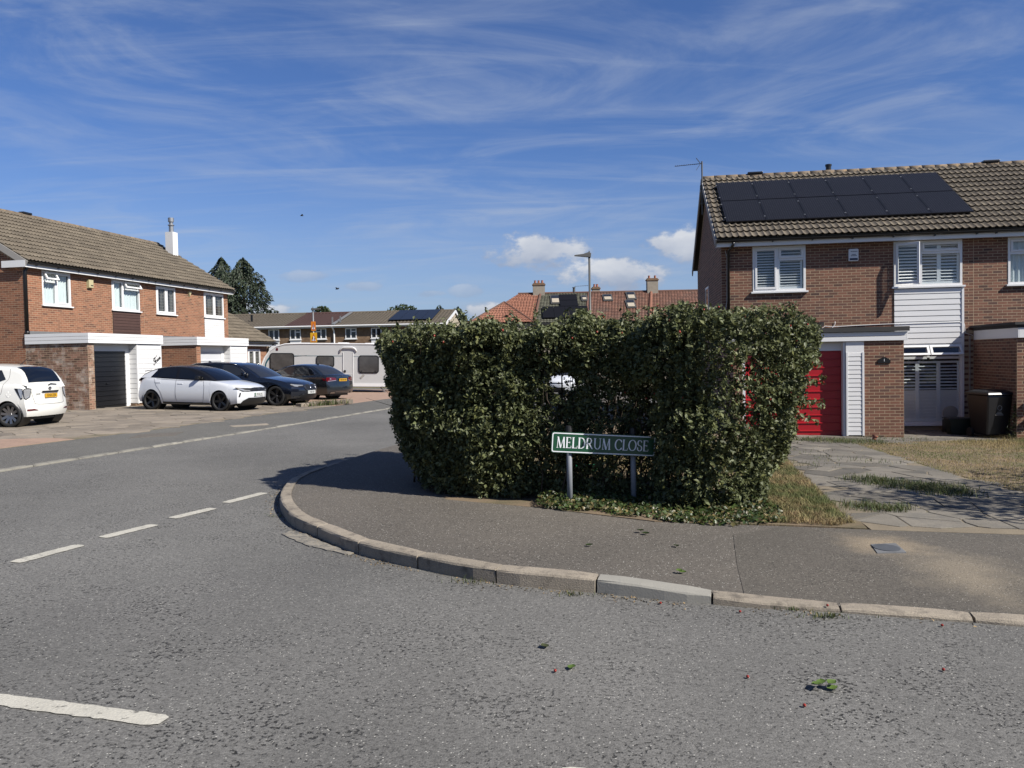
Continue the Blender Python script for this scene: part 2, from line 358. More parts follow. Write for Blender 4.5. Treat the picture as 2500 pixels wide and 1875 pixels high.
M_['netdark'] = PM('dark_curtain', (0.20, 0.19, 0.16), 0.9, 0.3, 4.0, 0.2, 30)  # darker curtain colour, hung behind the leaded windows
M_['leadcame'] = PM('window_lead', (0.30, 0.30, 0.30), 0.5, 0.1, 4.0)
M_['red'] = PM('red_garage_paint', (0.50, 0.013, 0.023), 0.35, 0.12, 2.0, 0.05, 40, (0.42, 0.05, 0.05), (0.60, 0.80), 3.5)
M_['navy'] = PM('black_garage_paint', (0.012, 0.013, 0.016), 0.35, 0.15, 2.0)
M_['gwhite'] = PM('white_garage_paint', (0.74, 0.76, 0.78), 0.35, 0.04, 2.0)
M_['cream'] = PM('cream_plastic', (0.62, 0.56, 0.33), 0.5, 0.05, 6.0)
M_['solar'] = PM('solar_cell', (0.014, 0.0135, 0.014), 0.30, 0.1, 3.0, spec=0.12)
M_['solarl'] = PM('solar_busbar', (0.12, 0.12, 0.125), 0.4, 0.05, 3.0)
M_['alu'] = PM('dark_aluminium', (0.05, 0.05, 0.055), 0.4, 0.1, 4.0, metal=0.6)
M_['steel'] = PM('galvanised_steel', (0.45, 0.46, 0.47), 0.45, 0.12, 8.0, metal=0.7)
M_['greypaint'] = PM('grey_post_paint', (0.30, 0.32, 0.35), 0.55, 0.12, 10.0, 0.1, 60)
M_['lampgrey'] = PM('dark_grey_paint', (0.10, 0.10, 0.095), 0.5, 0.1, 5.0)
M_['signgreen'] = PM('dark_green_sign', (0.014, 0.095, 0.042), 0.35, 0.08, 6.0)
M_['signwhite'] = PM('sign_white', (1.1, 1.12, 1.15), 0.4, 0.05, 8.0)
M_['ink'] = PM('black_lettering', (0.012, 0.012, 0.014), 0.5, 0.05, 8.0)
M_['blueink'] = PM('navy_lettering', (0.012, 0.02, 0.07), 0.4, 0.05, 8.0)
M_['yellow'] = PM('yellow_sign', (0.80, 0.42, 0.01), 0.5, 0.05, 6.0)
M_['orange'] = PM('orange_sign', (0.78, 0.24, 0.01), 0.5, 0.05, 6.0)
M_['redsign'] = PM('red_sign', (0.50, 0.05, 0.02), 0.5, 0.05, 6.0)
M_['stone'] = PM('crazy_paving_stone', (0.200, 0.180, 0.146), 0.92, 0.30, 2.5, 0.30, 60, (0.145, 0.135, 0.115), (0.48, 0.66), 3.0, 0.6, 70, orand=0.36)
M_['stonej'] = PM('paving_mortar', (0.25, 0.205, 0.14), 0.95, 0.3, 4.0, 0.3, 90, (0.075, 0.085, 0.035), (0.5, 0.7), 2.5, 0.5, 90)
M_['stoneL'] = PM('weathered_paving_stone', (0.285, 0.24, 0.185), 0.9, 0.25, 3.0, 0.25, 40, (0.19, 0.165, 0.135), (0.5, 0.7), 2.0, 0.4, 60, orand=0.22)
M_['block'] = PM('red_block_paving', (0.40, 0.27, 0.195), 0.9, 0.2, 3.0, 0.3, 14)
M_['iron'] = PM('cast_iron', (0.14, 0.15, 0.16), 0.55, 0.2, 10.0, 0.2, 60, metal=0.3)
M_['bark'] = PM('bark', (0.085, 0.062, 0.042), 0.9, 0.3, 8.0, 0.2, 60, bump=0.5, bs=60)
M_['leaf'] = PM('rose_leaf', (0.138, 0.160, 0.070), 0.50, 0.25, 2.5, attr=0.38, dcol=(0.19, 0.20, 0.07), dlo=0.16, spec=0.32, trans=0.24)
M_['leafy'] = PM('yellow_leaf', (0.42, 0.38, 0.04), 0.5, 0.2, 6.0, trans=0.3)
M_['ivy'] = PM('ivy_leaf', (0.060, 0.095, 0.024), 0.45, 0.25, 3.0, attr=0.45, dcol=(0.20, 0.16, 0.06), dlo=0.22, trans=0.2)
M_['tree'] = PM('tree_leaf', (0.050, 0.078, 0.024), 0.55, 0.25, 0.8, attr=0.45, trans=0.2)
M_['conifer'] = PM('conifer_needles', (0.030, 0.048, 0.021), 0.65, 0.3, 0.5, attr=0.45)
M_['hip'] = PM('rose_hip', (0.36, 0.035, 0.018), 0.3, 0.15, 20.0)
M_['grass'] = PM('straw_grass', (0.42, 0.325, 0.15), 0.8, 0.25, 0.9, attr=0.35, col2=(0.15, 0.185, 0.05), c2=(0.46, 0.60), c2s=0.9, trans=0.25)
M_['grassv'] = PM('dry_verge_grass', (0.40, 0.31, 0.15), 0.85, 0.3, 2.0, attr=0.40, col2=(0.15, 0.175, 0.055), c2=(0.46, 0.58), c2s=1.6, dcol=(0.22, 0.12, 0.06), dlo=0.2, trans=0.2)
M_['grassg'] = PM('green_grass', (0.085, 0.12, 0.030), 0.7, 0.25, 1.5, attr=0.40, dcol=(0.22, 0.19, 0.07), dlo=0.2, trans=0.25)
M_['binbl'] = PM('black_bin_plastic', (0.014, 0.014, 0.016), 0.38, 0.15, 4.0)
M_['terra'] = PM('terracotta', (0.42, 0.16, 0.10), 0.8, 0.1, 8.0)
M_['rubber'] = PM('tyre_rubber', (0.012, 0.012, 0.012), 0.75, 0.2, 8.0)
M_['rimblack'] = PM('black_alloy', (0.010, 0.010, 0.011), 0.25, 0.1, 5.0)
M_['rimgrey'] = PM('grey_alloy', (0.13, 0.13, 0.135), 0.3, 0.1, 5.0, metal=0.8)
M_['rimsilver'] = PM('silver_alloy', (0.35, 0.35, 0.36), 0.28, 0.1, 5.0, metal=0.85)
M_['pwhite'] = PM('white_car_paint', (0.86, 0.89, 0.93), 0.28, 0.015, 1.0, coat=0.8)
M_['pivory'] = PM('warm_white_car_paint', (0.96, 0.96, 0.90), 0.28, 0.015, 1.0, coat=0.8)
M_['pnavy'] = PM('dark_navy_car_paint', (0.0065, 0.009, 0.017), 0.22, 0.05, 1.0, coat=1.0)
M_['pgrey'] = PM('charcoal_car_paint', (0.010, 0.014, 0.019), 0.22, 0.05, 1.0, coat=1.0)
M_['carglass'] = PM('dark_car_glass', (0.006, 0.008, 0.013), 0.04, 0.1, 3.0, spec=0.55)
M_['carglass2'] = PM('grey_car_glass', (0.028, 0.032, 0.04), 0.04, 0.2, 3.0, spec=0.5)
M_['chrome'] = PM('chrome', (0.55, 0.55, 0.56), 0.12, 0.05, 4.0, metal=1.0)
M_['lens'] = PM('clear_lamp', (0.62, 0.64, 0.66), 0.1, 0.4, 30.0, metal=0.5)
M_['lensr'] = PM('red_lamp', (0.13, 0.006, 0.012), 0.12, 0.35, 30.0, coat=0.6)
M_['platey'] = PM('yellow_plate', (0.78, 0.43, 0.02), 0.4, 0.03, 6.0)
M_['platew'] = PM('white_plate', (0.72, 0.74, 0.72), 0.4, 0.03, 6.0)
M_['plateg'] = PM('green_plate_flash', (0.03, 0.16, 0.07), 0.5, 0.03, 6.0)
M_['trim'] = PM('black_car_trim', (0.010, 0.010, 0.011), 0.45, 0.1, 5.0)
M_['caravan'] = PM('grey_caravan_skin', (0.68, 0.685, 0.68), 0.40, 0.03, 1.0, 0.03, 12)
M_['teal'] = PM('teal_decal', (0.015, 0.12, 0.16), 0.4, 0.05, 4.0)
M_['cwin'] = PM('caravan_window', (0.10, 0.095, 0.092), 0.12, 0.6, 2.2, spec=0.5)
M_['fbrick'] = PM('far_brown_brick', (0.205, 0.128, 0.075), 0.9, 0.25, 2.5, 0.35, 5.0, (0.28, 0.19, 0.12), (0.45, 0.65), 1.7)
M_['ftile'] = PM('far_concrete_tile', (0.155, 0.128, 0.092), 0.9, 0.22, 0.8, 0.3, 6.0)
M_['ftileb'] = PM('far_brown_tile', (0.092, 0.045, 0.037), 0.85, 0.12, 0.8, 0.15, 6.0)
M_['otile'] = PM('orange_clay_tile', (0.33, 0.140, 0.085), 0.85, 0.15, 0.8, 0.15, 5.0, attr=0.16)
M_['rtile'] = PM('russet_tile', (0.205, 0.098, 0.065), 0.85, 0.2, 0.8, 0.25, 5.0, (0.14, 0.10, 0.075), (0.5, 0.7), 0.5, attr=0.2)
M_['gtile'] = PM('mossy_green_tile', (0.105, 0.105, 0.072), 0.9, 0.2, 0.8, 0.25, 5.0, attr=0.2)
M_['render'] = PM('weathered_render', (0.36, 0.32, 0.26), 0.9, 0.2, 0.9, 0.2, 5.0)
M_['pebble'] = PM('cream_render', (0.50, 0.44, 0.34), 0.9, 0.1, 1.0)
M_['bird'] = PM('dark_feathers', (0.02, 0.02, 0.02), 0.7)
M_['greenplastic'] = PM('bright_green_plastic', (0.01, 0.36, 0.13), 0.4, 0.1, 8.0)
# ------------------------------------------------------------------ ground, road, pavements
def clamp(v, a=0.0, b=1.0): return min(max(v, a), b)
def sm(v): v = clamp(v); return v*v*(3-2*v)
def hp(x, y):                                                         # near pavement, dropped towards the driveway crossing
    yk = 5.72-0.25*(x-0.57)
    return gz(x, y)+0.10-0.072*sm((x-0.5)/1.8)*(1-sm((y-yk)/1.5))
def hg(x, y): return gz(x, y)+0.10*clamp((17.0-y)/9.0)               # gardens fall to the house
def inpoly(x, y, poly):
    r = False; n = len(poly)
    for i in range(n):
        x1, y1 = poly[i]; x2, y2 = poly[(i+1) % n]
        if (y1 > y) != (y2 > y) and x < (x2-x1)*(y-y1)/(y2-y1)+x1: r = not r
    return r
def densify(pts, step=0.15):
    out = []
    n = len(pts)
    for i in range(n-1):                                              # Catmull-Rom
        p0, p1, p2, p3 = (Vector(pts[max(i-1,0)]), Vector(pts[i]), Vector(pts[i+1]), Vector(pts[min(i+2,n-1)]))
        k = max(1, int((p2-p1).length/step))
        for j in range(k):
            t = j/k
            out.append(0.5*((2*p1)+(p2-p0)*t+(2*p0-5*p1+4*p2-p3)*t*t+(3*p1-p0-3*p2+p3)*t**3))
    out.append(Vector(pts[-1])); return out

bx = [-420, -200, -100, -32, -16, 0, 16, 32, 100, 200, 420]; by = [-120, -12, 10, 30, 62, 120, 300, 800]
gb = MB()
for i in range(len(bx)-1):
    for j in range(len(by)-1):
        q = [(bx[i],by[j]),(bx[i+1],by[j]),(bx[i+1],by[j+1]),(bx[i],by[j+1])]
        gb.add([(x, y, gz(x, y)-0.09) for x, y in q], [(0,1,2,3)])
g = gb.build('ground', M_['earth']); g['kind'] = 'structure'
KN = [(-2.66,9.17),(-2.44,8.52),(-2.15,7.90),(-1.84,7.49),(-1.34,6.85),(-0.78,6.37),(-0.15,5.96),(0.57,5.72),(1.33,5.46),(2.14,5.29),(2.91,5.10),(3.72,4.90),(4.53,4.70),(6.0,4.34),(9.0,3.60),(14.0,2.4)]
KB = [(9.0,40.0),(5.2,37.2),(2.6,33.5),(1.2,29.0),(0.2,25.0),(-0.95,20.0),(-2.17,14.96),(-2.53,13.26),(-2.80,11.72),(-2.90,10.76),(-2.84,10.0)]
KALL = KB+KN
KLEFT = [(-12.2,-9.0),(-10.35,-1.2),(-8.9,5.2),(-7.4,11.65),(-5.94,18.02),(-4.19,26.41),(-2.6,33.0),(-0.3,38.5),(4.0,42.5),(12.0,45.5)]
sheet('road', [(-60,-14),(40,-14),(40,46),(14,50),(-4,46),(-60,46)], gz, M_['road'], 6.0)
inner = [(2.55,7.62),(1.35,7.80),(0.2,8.55),(-0.75,9.0),(-1.15,10.0),(-1.05,12.5),(-0.3,16.0),(0.8,20.0),(2.1,25.0),(3.0,29.0),(4.4,33.0),(6.8,36.2),(9.8,38.6)]
kd_ = densify(KALL, 0.4); kin = []
for i, p in enumerate(kd_):
    dr = (kd_[min(i+1, len(kd_)-1)]-kd_[max(i-1, 0)]).normalized(); kin.append((p.x-dr.y*.08, p.y+dr.x*.08))
pv = sheet('pavement', kin+[(14.0,6.05),(4.61,7.30),(3.23,7.50)]+inner, lambda x, y: hp(x, y)-.003, M_['pave'], 0.28)
apron = [(1.95,7.20),(1.72,6.25),(1.56,5.48),(2.17,5.38),(2.94,5.19),(4.55,4.79),(6.0,4.43),(9.0,3.69),(14.0,2.51),(14.0,6.02),(4.61,7.27),(3.23,7.47),(2.5,7.60)]
sheet('driveway_apron', apron, lambda x, y: hp(x, y)+0.0005, M_['pave2'], 0.28)
backl = [(-13.4,-2.0),(-11.3,6.0),(-9.12,14.38),(-8.06,18.71),(-7.43,22.57),(-5.94,29.12),(-5.26,32.87),(-3.9,38.0),(0.0,42.5),(5.0,45.5),(12.0,48.0)]
hl = lambda x, y: gz(x, y)+0.028
pl_ = sheet('far_pavement', [(p[0]-0.06, p[1]) for p in KLEFT]+backl[::-1], hl, M_['pavel'], 3.0)

def kerb_run(pts, hfun, width, mats, parent, joints=None, seg=0.9, pick=None):
    d = densify(pts, 0.12)
    L = [0.0]
    for i in range(1, len(d)): L.append(L[-1]+(d[i]-d[i-1]).length)
    if joints is None: js = [seg*i for i in range(int(L[-1]/seg)+1)]
    else: js = [min(range(len(d)), key=lambda i: (d[i]-Vector(j)).length) for j in joints]; js = [L[i] for i in js]
    def at(s):
        i = max(0, min(len(L)-2, int(np.searchsorted(L, s))-1)); t = (s-L[i])/max(1e-6, L[i+1]-L[i])
        p = d[i].lerp(d[i+1], t); dr = (d[min(i+2, len(d)-1)]-d[max(i-1, 0)]).normalized(); return p, Vector((-dr.y, dr.x))
    for k in range(len(js)-1):
        a, b = js[k]+0.008, js[k+1]-0.008; n = max(2, int((b-a)/0.15)+1)
        mb = MB(); rows = []; jit = random.uniform(-0.003, 0.003)
        for i in range(n):
            s = a+(b-a)*i/(n-1); p, nr = at(s); h = hfun(p.x, p.y)+jit
            g0 = gz(p.x, p.y)
            e = 0.007 if i in (0, n-1) else 0.0
            prof = [(0.0+e, g0-0.06), (0.0+e, g0+h-0.022), (0.008, g0+h-0.008-e), (0.026, g0+h-e), (width, g0+h+0.003-e), (width, g0-0.06)]
            rows.append([len(mb.v)+q for q in range(6)]); mb.v += [(p.x+nr.x*o+random.uniform(-.003,.003), p.y+nr.y*o+random.uniform(-.003,.003), z+(random.uniform(-.004,.002) if 0 < qq < 4 else 0)) for qq, (o, z) in enumerate(prof)]
        for i in range(n-1):
            for q in range(5): mb.f.append((rows[i][q], rows[i+1][q], rows[i+1][q+1], rows[i][q+1]))
        mb.f.append(tuple(rows[0])); mb.f.append(tuple(reversed(rows[-1])))
        mb.m = [0]*len(mb.f); mb.c = [0.5]*len(mb.f)
        p, _ = at((a+b)/2)
        o = mb.build('kerb_stone', mats[1] if pick and pick(p) else mats[0], parent)
        if pick and pick(p): o['label'] = 'newer pale grey concrete kerb stone'
def kh(x, y):
    if y > 9.2: return 0.105-0.06*sm((y-11.0)/4.0)
    return 0.112-0.077*sm((x-0.35)/1.8)
kerb_run(KALL, kh, 0.125, (M_['kerb'], M_['kerbn']), pv, KB[::1]+[(-2.66,9.17)]+KN[3:], pick=lambda p: 0.6 < p.x < 1.3 and p.y < 6)
kerb_run(KLEFT[1:8], lambda x, y: 0.03, 0.11, (M_['kerbl'], M_['kerbl']), pl_, seg=0.92)
# mortar spill by the corner kerb
sp1 = [(-2.16,7.72),(-1.98,7.58),(-1.80,7.36),(-1.55,7.05),(-1.38,6.84),(-1.46,6.82),(-1.66,7.00),(-1.82,7.12),(-2.02,7.36),(-2.20,7.56)]
def wob(poly, n=6, a=0.02):
    out = []
    for i in range(len(poly)):
        p, q = Vector(poly[i]), Vector(poly[(i+1) % len(poly)])
        for j in range(n): v = p.lerp(q, j/n); out.append((v.x+random.uniform(-a, a), v.y+random.uniform(-a, a)))
    return out
o = sheet('mortar_spill', wob(sp1, 4, 0.025), lambda x, y: gz(x, y)+0.009, M_['spill'], 0.3)
tag(o, 'pale dried mortar spread along the curved kerb foot', 'mortar', kind='stuff')
# painted lines
def dash(a, b, w, name, label):
    a, b = Vector(a), Vector(b); d = (b-a).normalized(); n = Vector((-d.y, d.x))*w/2
    k = max(6, int((b-a).length/0.035)); P = []; Q = []
    for i in range(k+1):
        c = a.lerp(b, i/k); e = 1.0 if 0 < i < k else 0.72
        P.append(c+n*e+Vector((random.uniform(-.006,.006), random.uniform(-.006,.006)))); Q.append(c-n*e+Vector((random.uniform(-.006,.006), random.uniform(-.006,.006))))
    mb = MB()
    for i in range(k):
        mb.add([(p.x, p.y, gz(p.x, p.y)+0.005) for p in (Q[i], Q[i+1], P[i+1], P[i])], [(0,1,2,3)])
    return tag(mb.build(name, M_['line']), label, 'road marking', 'white painted dashes on the road')
DL = ['nearest dash of the four worn white dashes crossing the side road', 'second nearest of the four worn white dashes crossing the side road',
      'third of the four worn white dashes crossing the side road', 'farthest of the four dashes, close to the curved kerb']
DP = [((-4.04,6.50),(-3.84,7.12)), ((-3.80,7.42),(-3.57,8.01)), ((-3.54,8.34),(-3.32,8.91)), ((-3.31,9.25),(-3.08,9.95))]
for (a, b), lb in zip(DP, DL): dash(a, b, 0.13, 'road_dash', lb)
dash((-3.1,4.02),(-1.62,3.65), 0.115, 'road_dash', 'thick white centre line dash on the road at the lower left')
dash((0.16,3.20),(1.6,2.84), 0.115, 'road_dash', 'white centre line dash cut off by the bottom edge')
# manhole and patches
def quad_sheet(name, q, dz, mat, hf, label, cat, kind=None):
    o = sheet(name, q, lambda x, y: hf(x, y)+dz, mat, 0.2); o['kind'] = kind or 'thing'
    if kind is None: del o['kind']
    return tag(o, label, cat, kind=kind)
mh = [(3.02,6.84),(3.24,6.86),(3.18,6.55),(2.94,6.54)]
o = thing('manhole_cover', 'small grey cast iron cover set in the tan stained asphalt', 'manhole cover', (3.09, 6.70, hp(3.09, 6.70)))
loc = lambda p: (p[0]-3.09, p[1]-6.70)
fb = MB(); c0 = [loc(p) for p in mh]; fb.prism(c0, -0.02, 0.010); fb.build('frame', M_['lead'], o)
cb = MB(); cb.prism([(0.088*math.cos(t*PI/12)*(1.15), 0.125*math.sin(t*PI/12)) for t in range(24)], 0.0, 0.014); cb.build('lid', M_['iron'], o)
def cover(name, px, q, label, mat):
    return quad_sheet(name, q, 0.005, mat, hl, label, 'cover')
cover('utility_cover', 0, [(-6.62,19.2),(-5.98,19.9),(-6.18,20.35),(-6.85,19.55)], 'pale square utility cover in the far pavement near the dark estate car', M_['kerb'])
quad_sheet('asphalt_patch', wob([(-7.75,16.35),(-7.10,17.0),(-7.30,17.9),(-7.95,17.2)], 3, .03), 0.005, M_['pave'], hl, 'darker rough repair patch in the far pavement', 'patch', 'stuff')
# crazy paving
def cells(seeds):
    S = [Vector(p) for p in seeds]; out = []
    A = np.array([(p.x, p.y) for p in S])
    for i, p in enumerate(S):
        d = np.hypot(A[:,0]-p.x, A[:,1]-p.y); idx = np.argsort(d)[1:22]
        poly = [Vector((p.x+a, p.y+b)) for a, b in ((-2,-2),(2,-2),(2,2),(-2,2))]
        for j in idx:
            m = (p+S[j])/2; n = (S[j]-p)
            q = []
            for k in range(len(poly)):
                a, b = poly[k], poly[(k+1) % len(poly)]; da, db = (a-m).dot(n), (b-m).dot(n)
                if da <= 0: q.append(a)
                if (da < 0 < db) or (db < 0 < da): q.append(a+(b-a)*(da/(da-db)))
            poly = q
            if not poly: break
        out.append(poly)
    return out
def paving(parent, poly, hf, spacing, mat, top=0.014, gap=0.016, limit=300, keep=None, name='paving_stone'):
    xs = [p[0] for p in poly]; ys = [p[1] for p in poly]; seeds = []; inside = []
    y = min(ys)-spacing; r = 0
    while y < max(ys)+spacing:
        x = min(xs)-spacing+(r % 2)*spacing*0.5
        while x < max(xs)+spacing:
            s = (x+random.uniform(-.45,.45)*spacing, y+random.uniform(-.45,.45)*spacing)
            if random.random() > .12: seeds.append(s)
            x += spacing*random.uniform(.7,1.3)
        y += spacing*0.86; r += 1
    n = 0
    for s, c in zip(seeds, cells(seeds)):
        if len(c) < 3 or not inpoly(s[0], s[1], poly) or (keep and not keep(*s)): continue
        if n >= limit: break
        ctr = sum(c, Vector((0,0)))/len(c); q = []
        for v in c:
            d = v-ctr; L = d.length
            if L < 0.03: continue
            q.append(ctr+d*max(0.3, 1-gap/L*1.25))
        if len(q) < 3: continue
        tx, ty, dz = random.uniform(-.008,.008), random.uniform(-.008,.008), random.uniform(-.003,.003)
        z = lambda v: hf(v.x, v.y)+top+dz+tx*(v.x-ctr.x)+ty*(v.y-ctr.y)
        k = len(q); mb = MB()
        inn = [ctr+(v-ctr)*0.97 for v in q]
        mb.add([(v.x, v.y, z(v)) for v in inn]+[(v.x, v.y, z(v)-0.003) for v in q]+[(v.x, v.y, z(v)-0.035) for v in q],
               [tuple(range(k))]+[(k+i, k+(i+1)%k, (i+1)%k, i) for i in range(k)]+[(2*k+i, 2*k+(i+1)%k, k+(i+1)%k, k+i) for i in range(k)])
        mb.build(name, mat, parent); n += 1
    return n
drive = [(3.30,7.46),(3.37,7.88),(3.39,8.34),(3.54,8.96),(3.73,9.79),(4.09,11.51),(4.59,13.54),(5.0,15.6),(5.35,18.6),(12.0,20.0),(12.0,17.2),(9.2,16.9),(7.9,16.35),(6.85,16.2),(6.71,15.07),(6.56,13.62),(6.31,12.08),(6.22,11.14),(6.16,9.75),(6.35,8.4),(6.6,7.0),(4.61,7.28)]
dv_ = sheet('driveway', drive, lambda x, y: hg(x, y)+0.002, M_['stonej'], 0.8)
paving(dv_, drive, hg, 0.47, M_['stone'], 0.010, 0.012, keep=lambda x, y: y > 7.78-.14*(x-3.3))
garden = [(2.52,7.66),(3.28,7.50),(3.37,7.88),(3.39,8.34),(3.54,8.96),(3.73,9.79),(4.09,11.51),(4.59,13.54),(5.0,15.6),(5.35,18.6),(5.4,30.0),(3.4,29.6)]+inner[8:0:-1]
sheet('front_garden', garden, lambda x, y: hg(x, y)+0.006, M_['soil'], 1.0)
lawn = [(6.16,9.75),(6.22,11.14),(6.31,12.08),(6.56,13.62),(6.71,15.07),(6.85,16.2),(7.9,16.35),(9.2,16.9),(12.0,17.2),(16.0,17.0),(16.0,6.2),(6.6,7.0),(6.35,8.4)]
sheet('lawn', lawn, lambda x, y: hg(x, y)+0.010, M_['soil'], 1.0)
ldrive = [(-9.55,12.6),(-9.12,14.38),(-8.06,18.71),(-7.43,22.57),(-6.25,27.8),(-8.6,29.6),(-10.0,37.5),(-17,38),(-28,27),(-22,11)]
hd = lambda x, y: gz(x, y)+0.035
ld = sheet('far_driveway', ldrive, hd, M_['stonej'], 3.0)
paving(ld, [(-9.25,16.3),(-8.06,18.71),(-7.43,22.57),(-6.25,27.8),(-8.6,29.6),(-10.4,34.0),(-12.6,30.0),(-13.4,25.3),(-14.0,19.0),(-13.6,16.6)], hd, 0.56, M_['stoneL'], 0.009, 0.011)
redp = sheet('red_brick_drive', [(-9.6,12.4),(-8.72,16.1),(-9.25,16.25),(-13.6,16.5),(-15,12)], lambda x, y: hd(x, y)+0.006, M_['block'], 3.0)
sheet('block_paved_drive', [(-6.3,27.9),(-5.94,29.12),(-5.26,32.87),(-3.9,38.0),(-4.5,43.0),(-16,44.0),(-10.2,37.4),(-8.55,29.7)], lambda x, y: hd(x, y)+0.004, M_['block'], 3.0)
# ------------------------------------------------------------------ brick houses
BL, BH = 0.2135, 0.0672
U = 5.875; DM = 3.53; RZ = 7.0; EZ = 4.71; EY = -0.30; FBZ = 4.52; GD = 2.206
SL = math.hypot(DM-EY, RZ-EZ); SV = Vector((0, (DM-EY)/SL, (RZ-EZ)/SL)); SN = Vector((0, -SV.z, SV.y))
UP = Vector((0, 0, 1))
def FR(o, a, n): return (Vector(o), Vector(a), Vector(n))
def frT(fr, s=0, z=0, d=0): return frameT(fr[0]+fr[1]*s+UP*z+fr[2]*d, fr[1], -fr[2], UP)
def sub(iv, cuts):
    out = [iv]
    for a, b in cuts:
        nx = []
        for p, q in out:
            if b <= p or a >= q: nx.append((p, q)); continue
            if p < a: nx.append((p, a))
            if q > b: nx.append((b, q))
        out = nx
    return out
class Brickwork:
    def __init__(s): s.full = []; s.mb = MB(); s.mort = MB()
    def wall(s, fr, s0, s1, z0, z1, op=(), single=False, clip=None, mi=0, brick=True):
        T = frT(fr)
        ss = sorted({s0, s1, *[v for o in op for v in o[:2] if s0 < v < s1]}); zs = sorted({z0, z1, *[v for o in op for v in o[2:4] if z0 < v < z1]})
        for i in range(len(ss)-1):
            for j in range(len(zs)-1):
                cx, cz = (ss[i]+ss[i+1])/2, (zs[j]+zs[j+1])/2
                if any(o[0] < cx < o[1] and o[2] < cz < o[3] for o in op): continue
                s.mort.add([(ss[i],0,zs[j]),(ss[i+1],0,zs[j]),(ss[i+1],0,zs[j+1]),(ss[i],0,zs[j+1])], [(0,1,2,3)], T=T)
        if not brick: return
        for r in range(int((z1-z0)/BH)+1):
            za, zb = z0+r*BH, min(z0+(r+1)*BH, z1)
            if zb-za < 0.03: continue
            lo, hi = s0, s1
            if clip: lo, hi = clip(zb, lo, hi)
            if hi-lo < 0.05: continue
            cuts = [(o[0], o[1]) for o in op if o[2] < (za+zb)/2 < o[3]]
            x = math.floor((lo-s0)/BL)*BL+s0-(BL/2 if r % 2 else 0)
            while x < hi:
                for p, q in sub((max(x, lo), min(x+BL, hi)), cuts):
                    if q-p < 0.02: continue
                    if single and q-p > BL-0.001 and zb-za > BH-0.001: s.full.append((fr, p, za, mi))
                    else: s.brick(T, p, q, za, zb, mi)
                x += BL
    def brick(s, T, p, q, za, zb, mi):
        g = 0.0062; e = random.uniform(0.0004, 0.0014); x0, x1, z0, z1 = p+g, q-g, za+g, zb-g
        s.mb.add([(x0,.004,z0),(x1,.004,z0),(x1,.004,z1),(x0,.004,z1),(x0,-e,z0),(x1,-e,z0),(x1,-e,z1),(x0,-e,z1)],
                 [(4,5,6,7),(0,1,5,4),(1,2,6,5),(2,3,7,6),(3,0,4,7)], mi, random.random(), T)
    def done(s, parent, mats, mat_o, n=300):
        MW = parent.matrix_world; c = Vector((0, 0, CAMZ))
        s.full.sort(key=lambda b: (MW @ (b[0][0]+b[0][1]*b[1]+UP*b[2])-c).length)
        me = MB(); g = 0.0062
        me.add([(g,.02,g),(BL-g,.02,g),(BL-g,.02,BH-g),(g,.02,BH-g),(g,-.0010,g),(BL-g,-.0010,g),(BL-g,-.0010,BH-g),(g,-.0010,BH-g)], [(4,5,6,7),(0,1,5,4),(1,2,6,5),(2,3,7,6),(3,0,4,7)])
        bm = me.mesh('brick', mat_o)
        for i, (fr, p, za, mi) in enumerate(s.full):
            if i < n and mi == 0: link('brick', bm, parent, frT(fr, p, za))
            else: s.brick(frT(fr), p, p+BL, za, za+BH, mi)
        s.mort.build('wall', M_['mortar'], parent)
        s.mb.build('brickwork', mats, parent, kind='stuff')

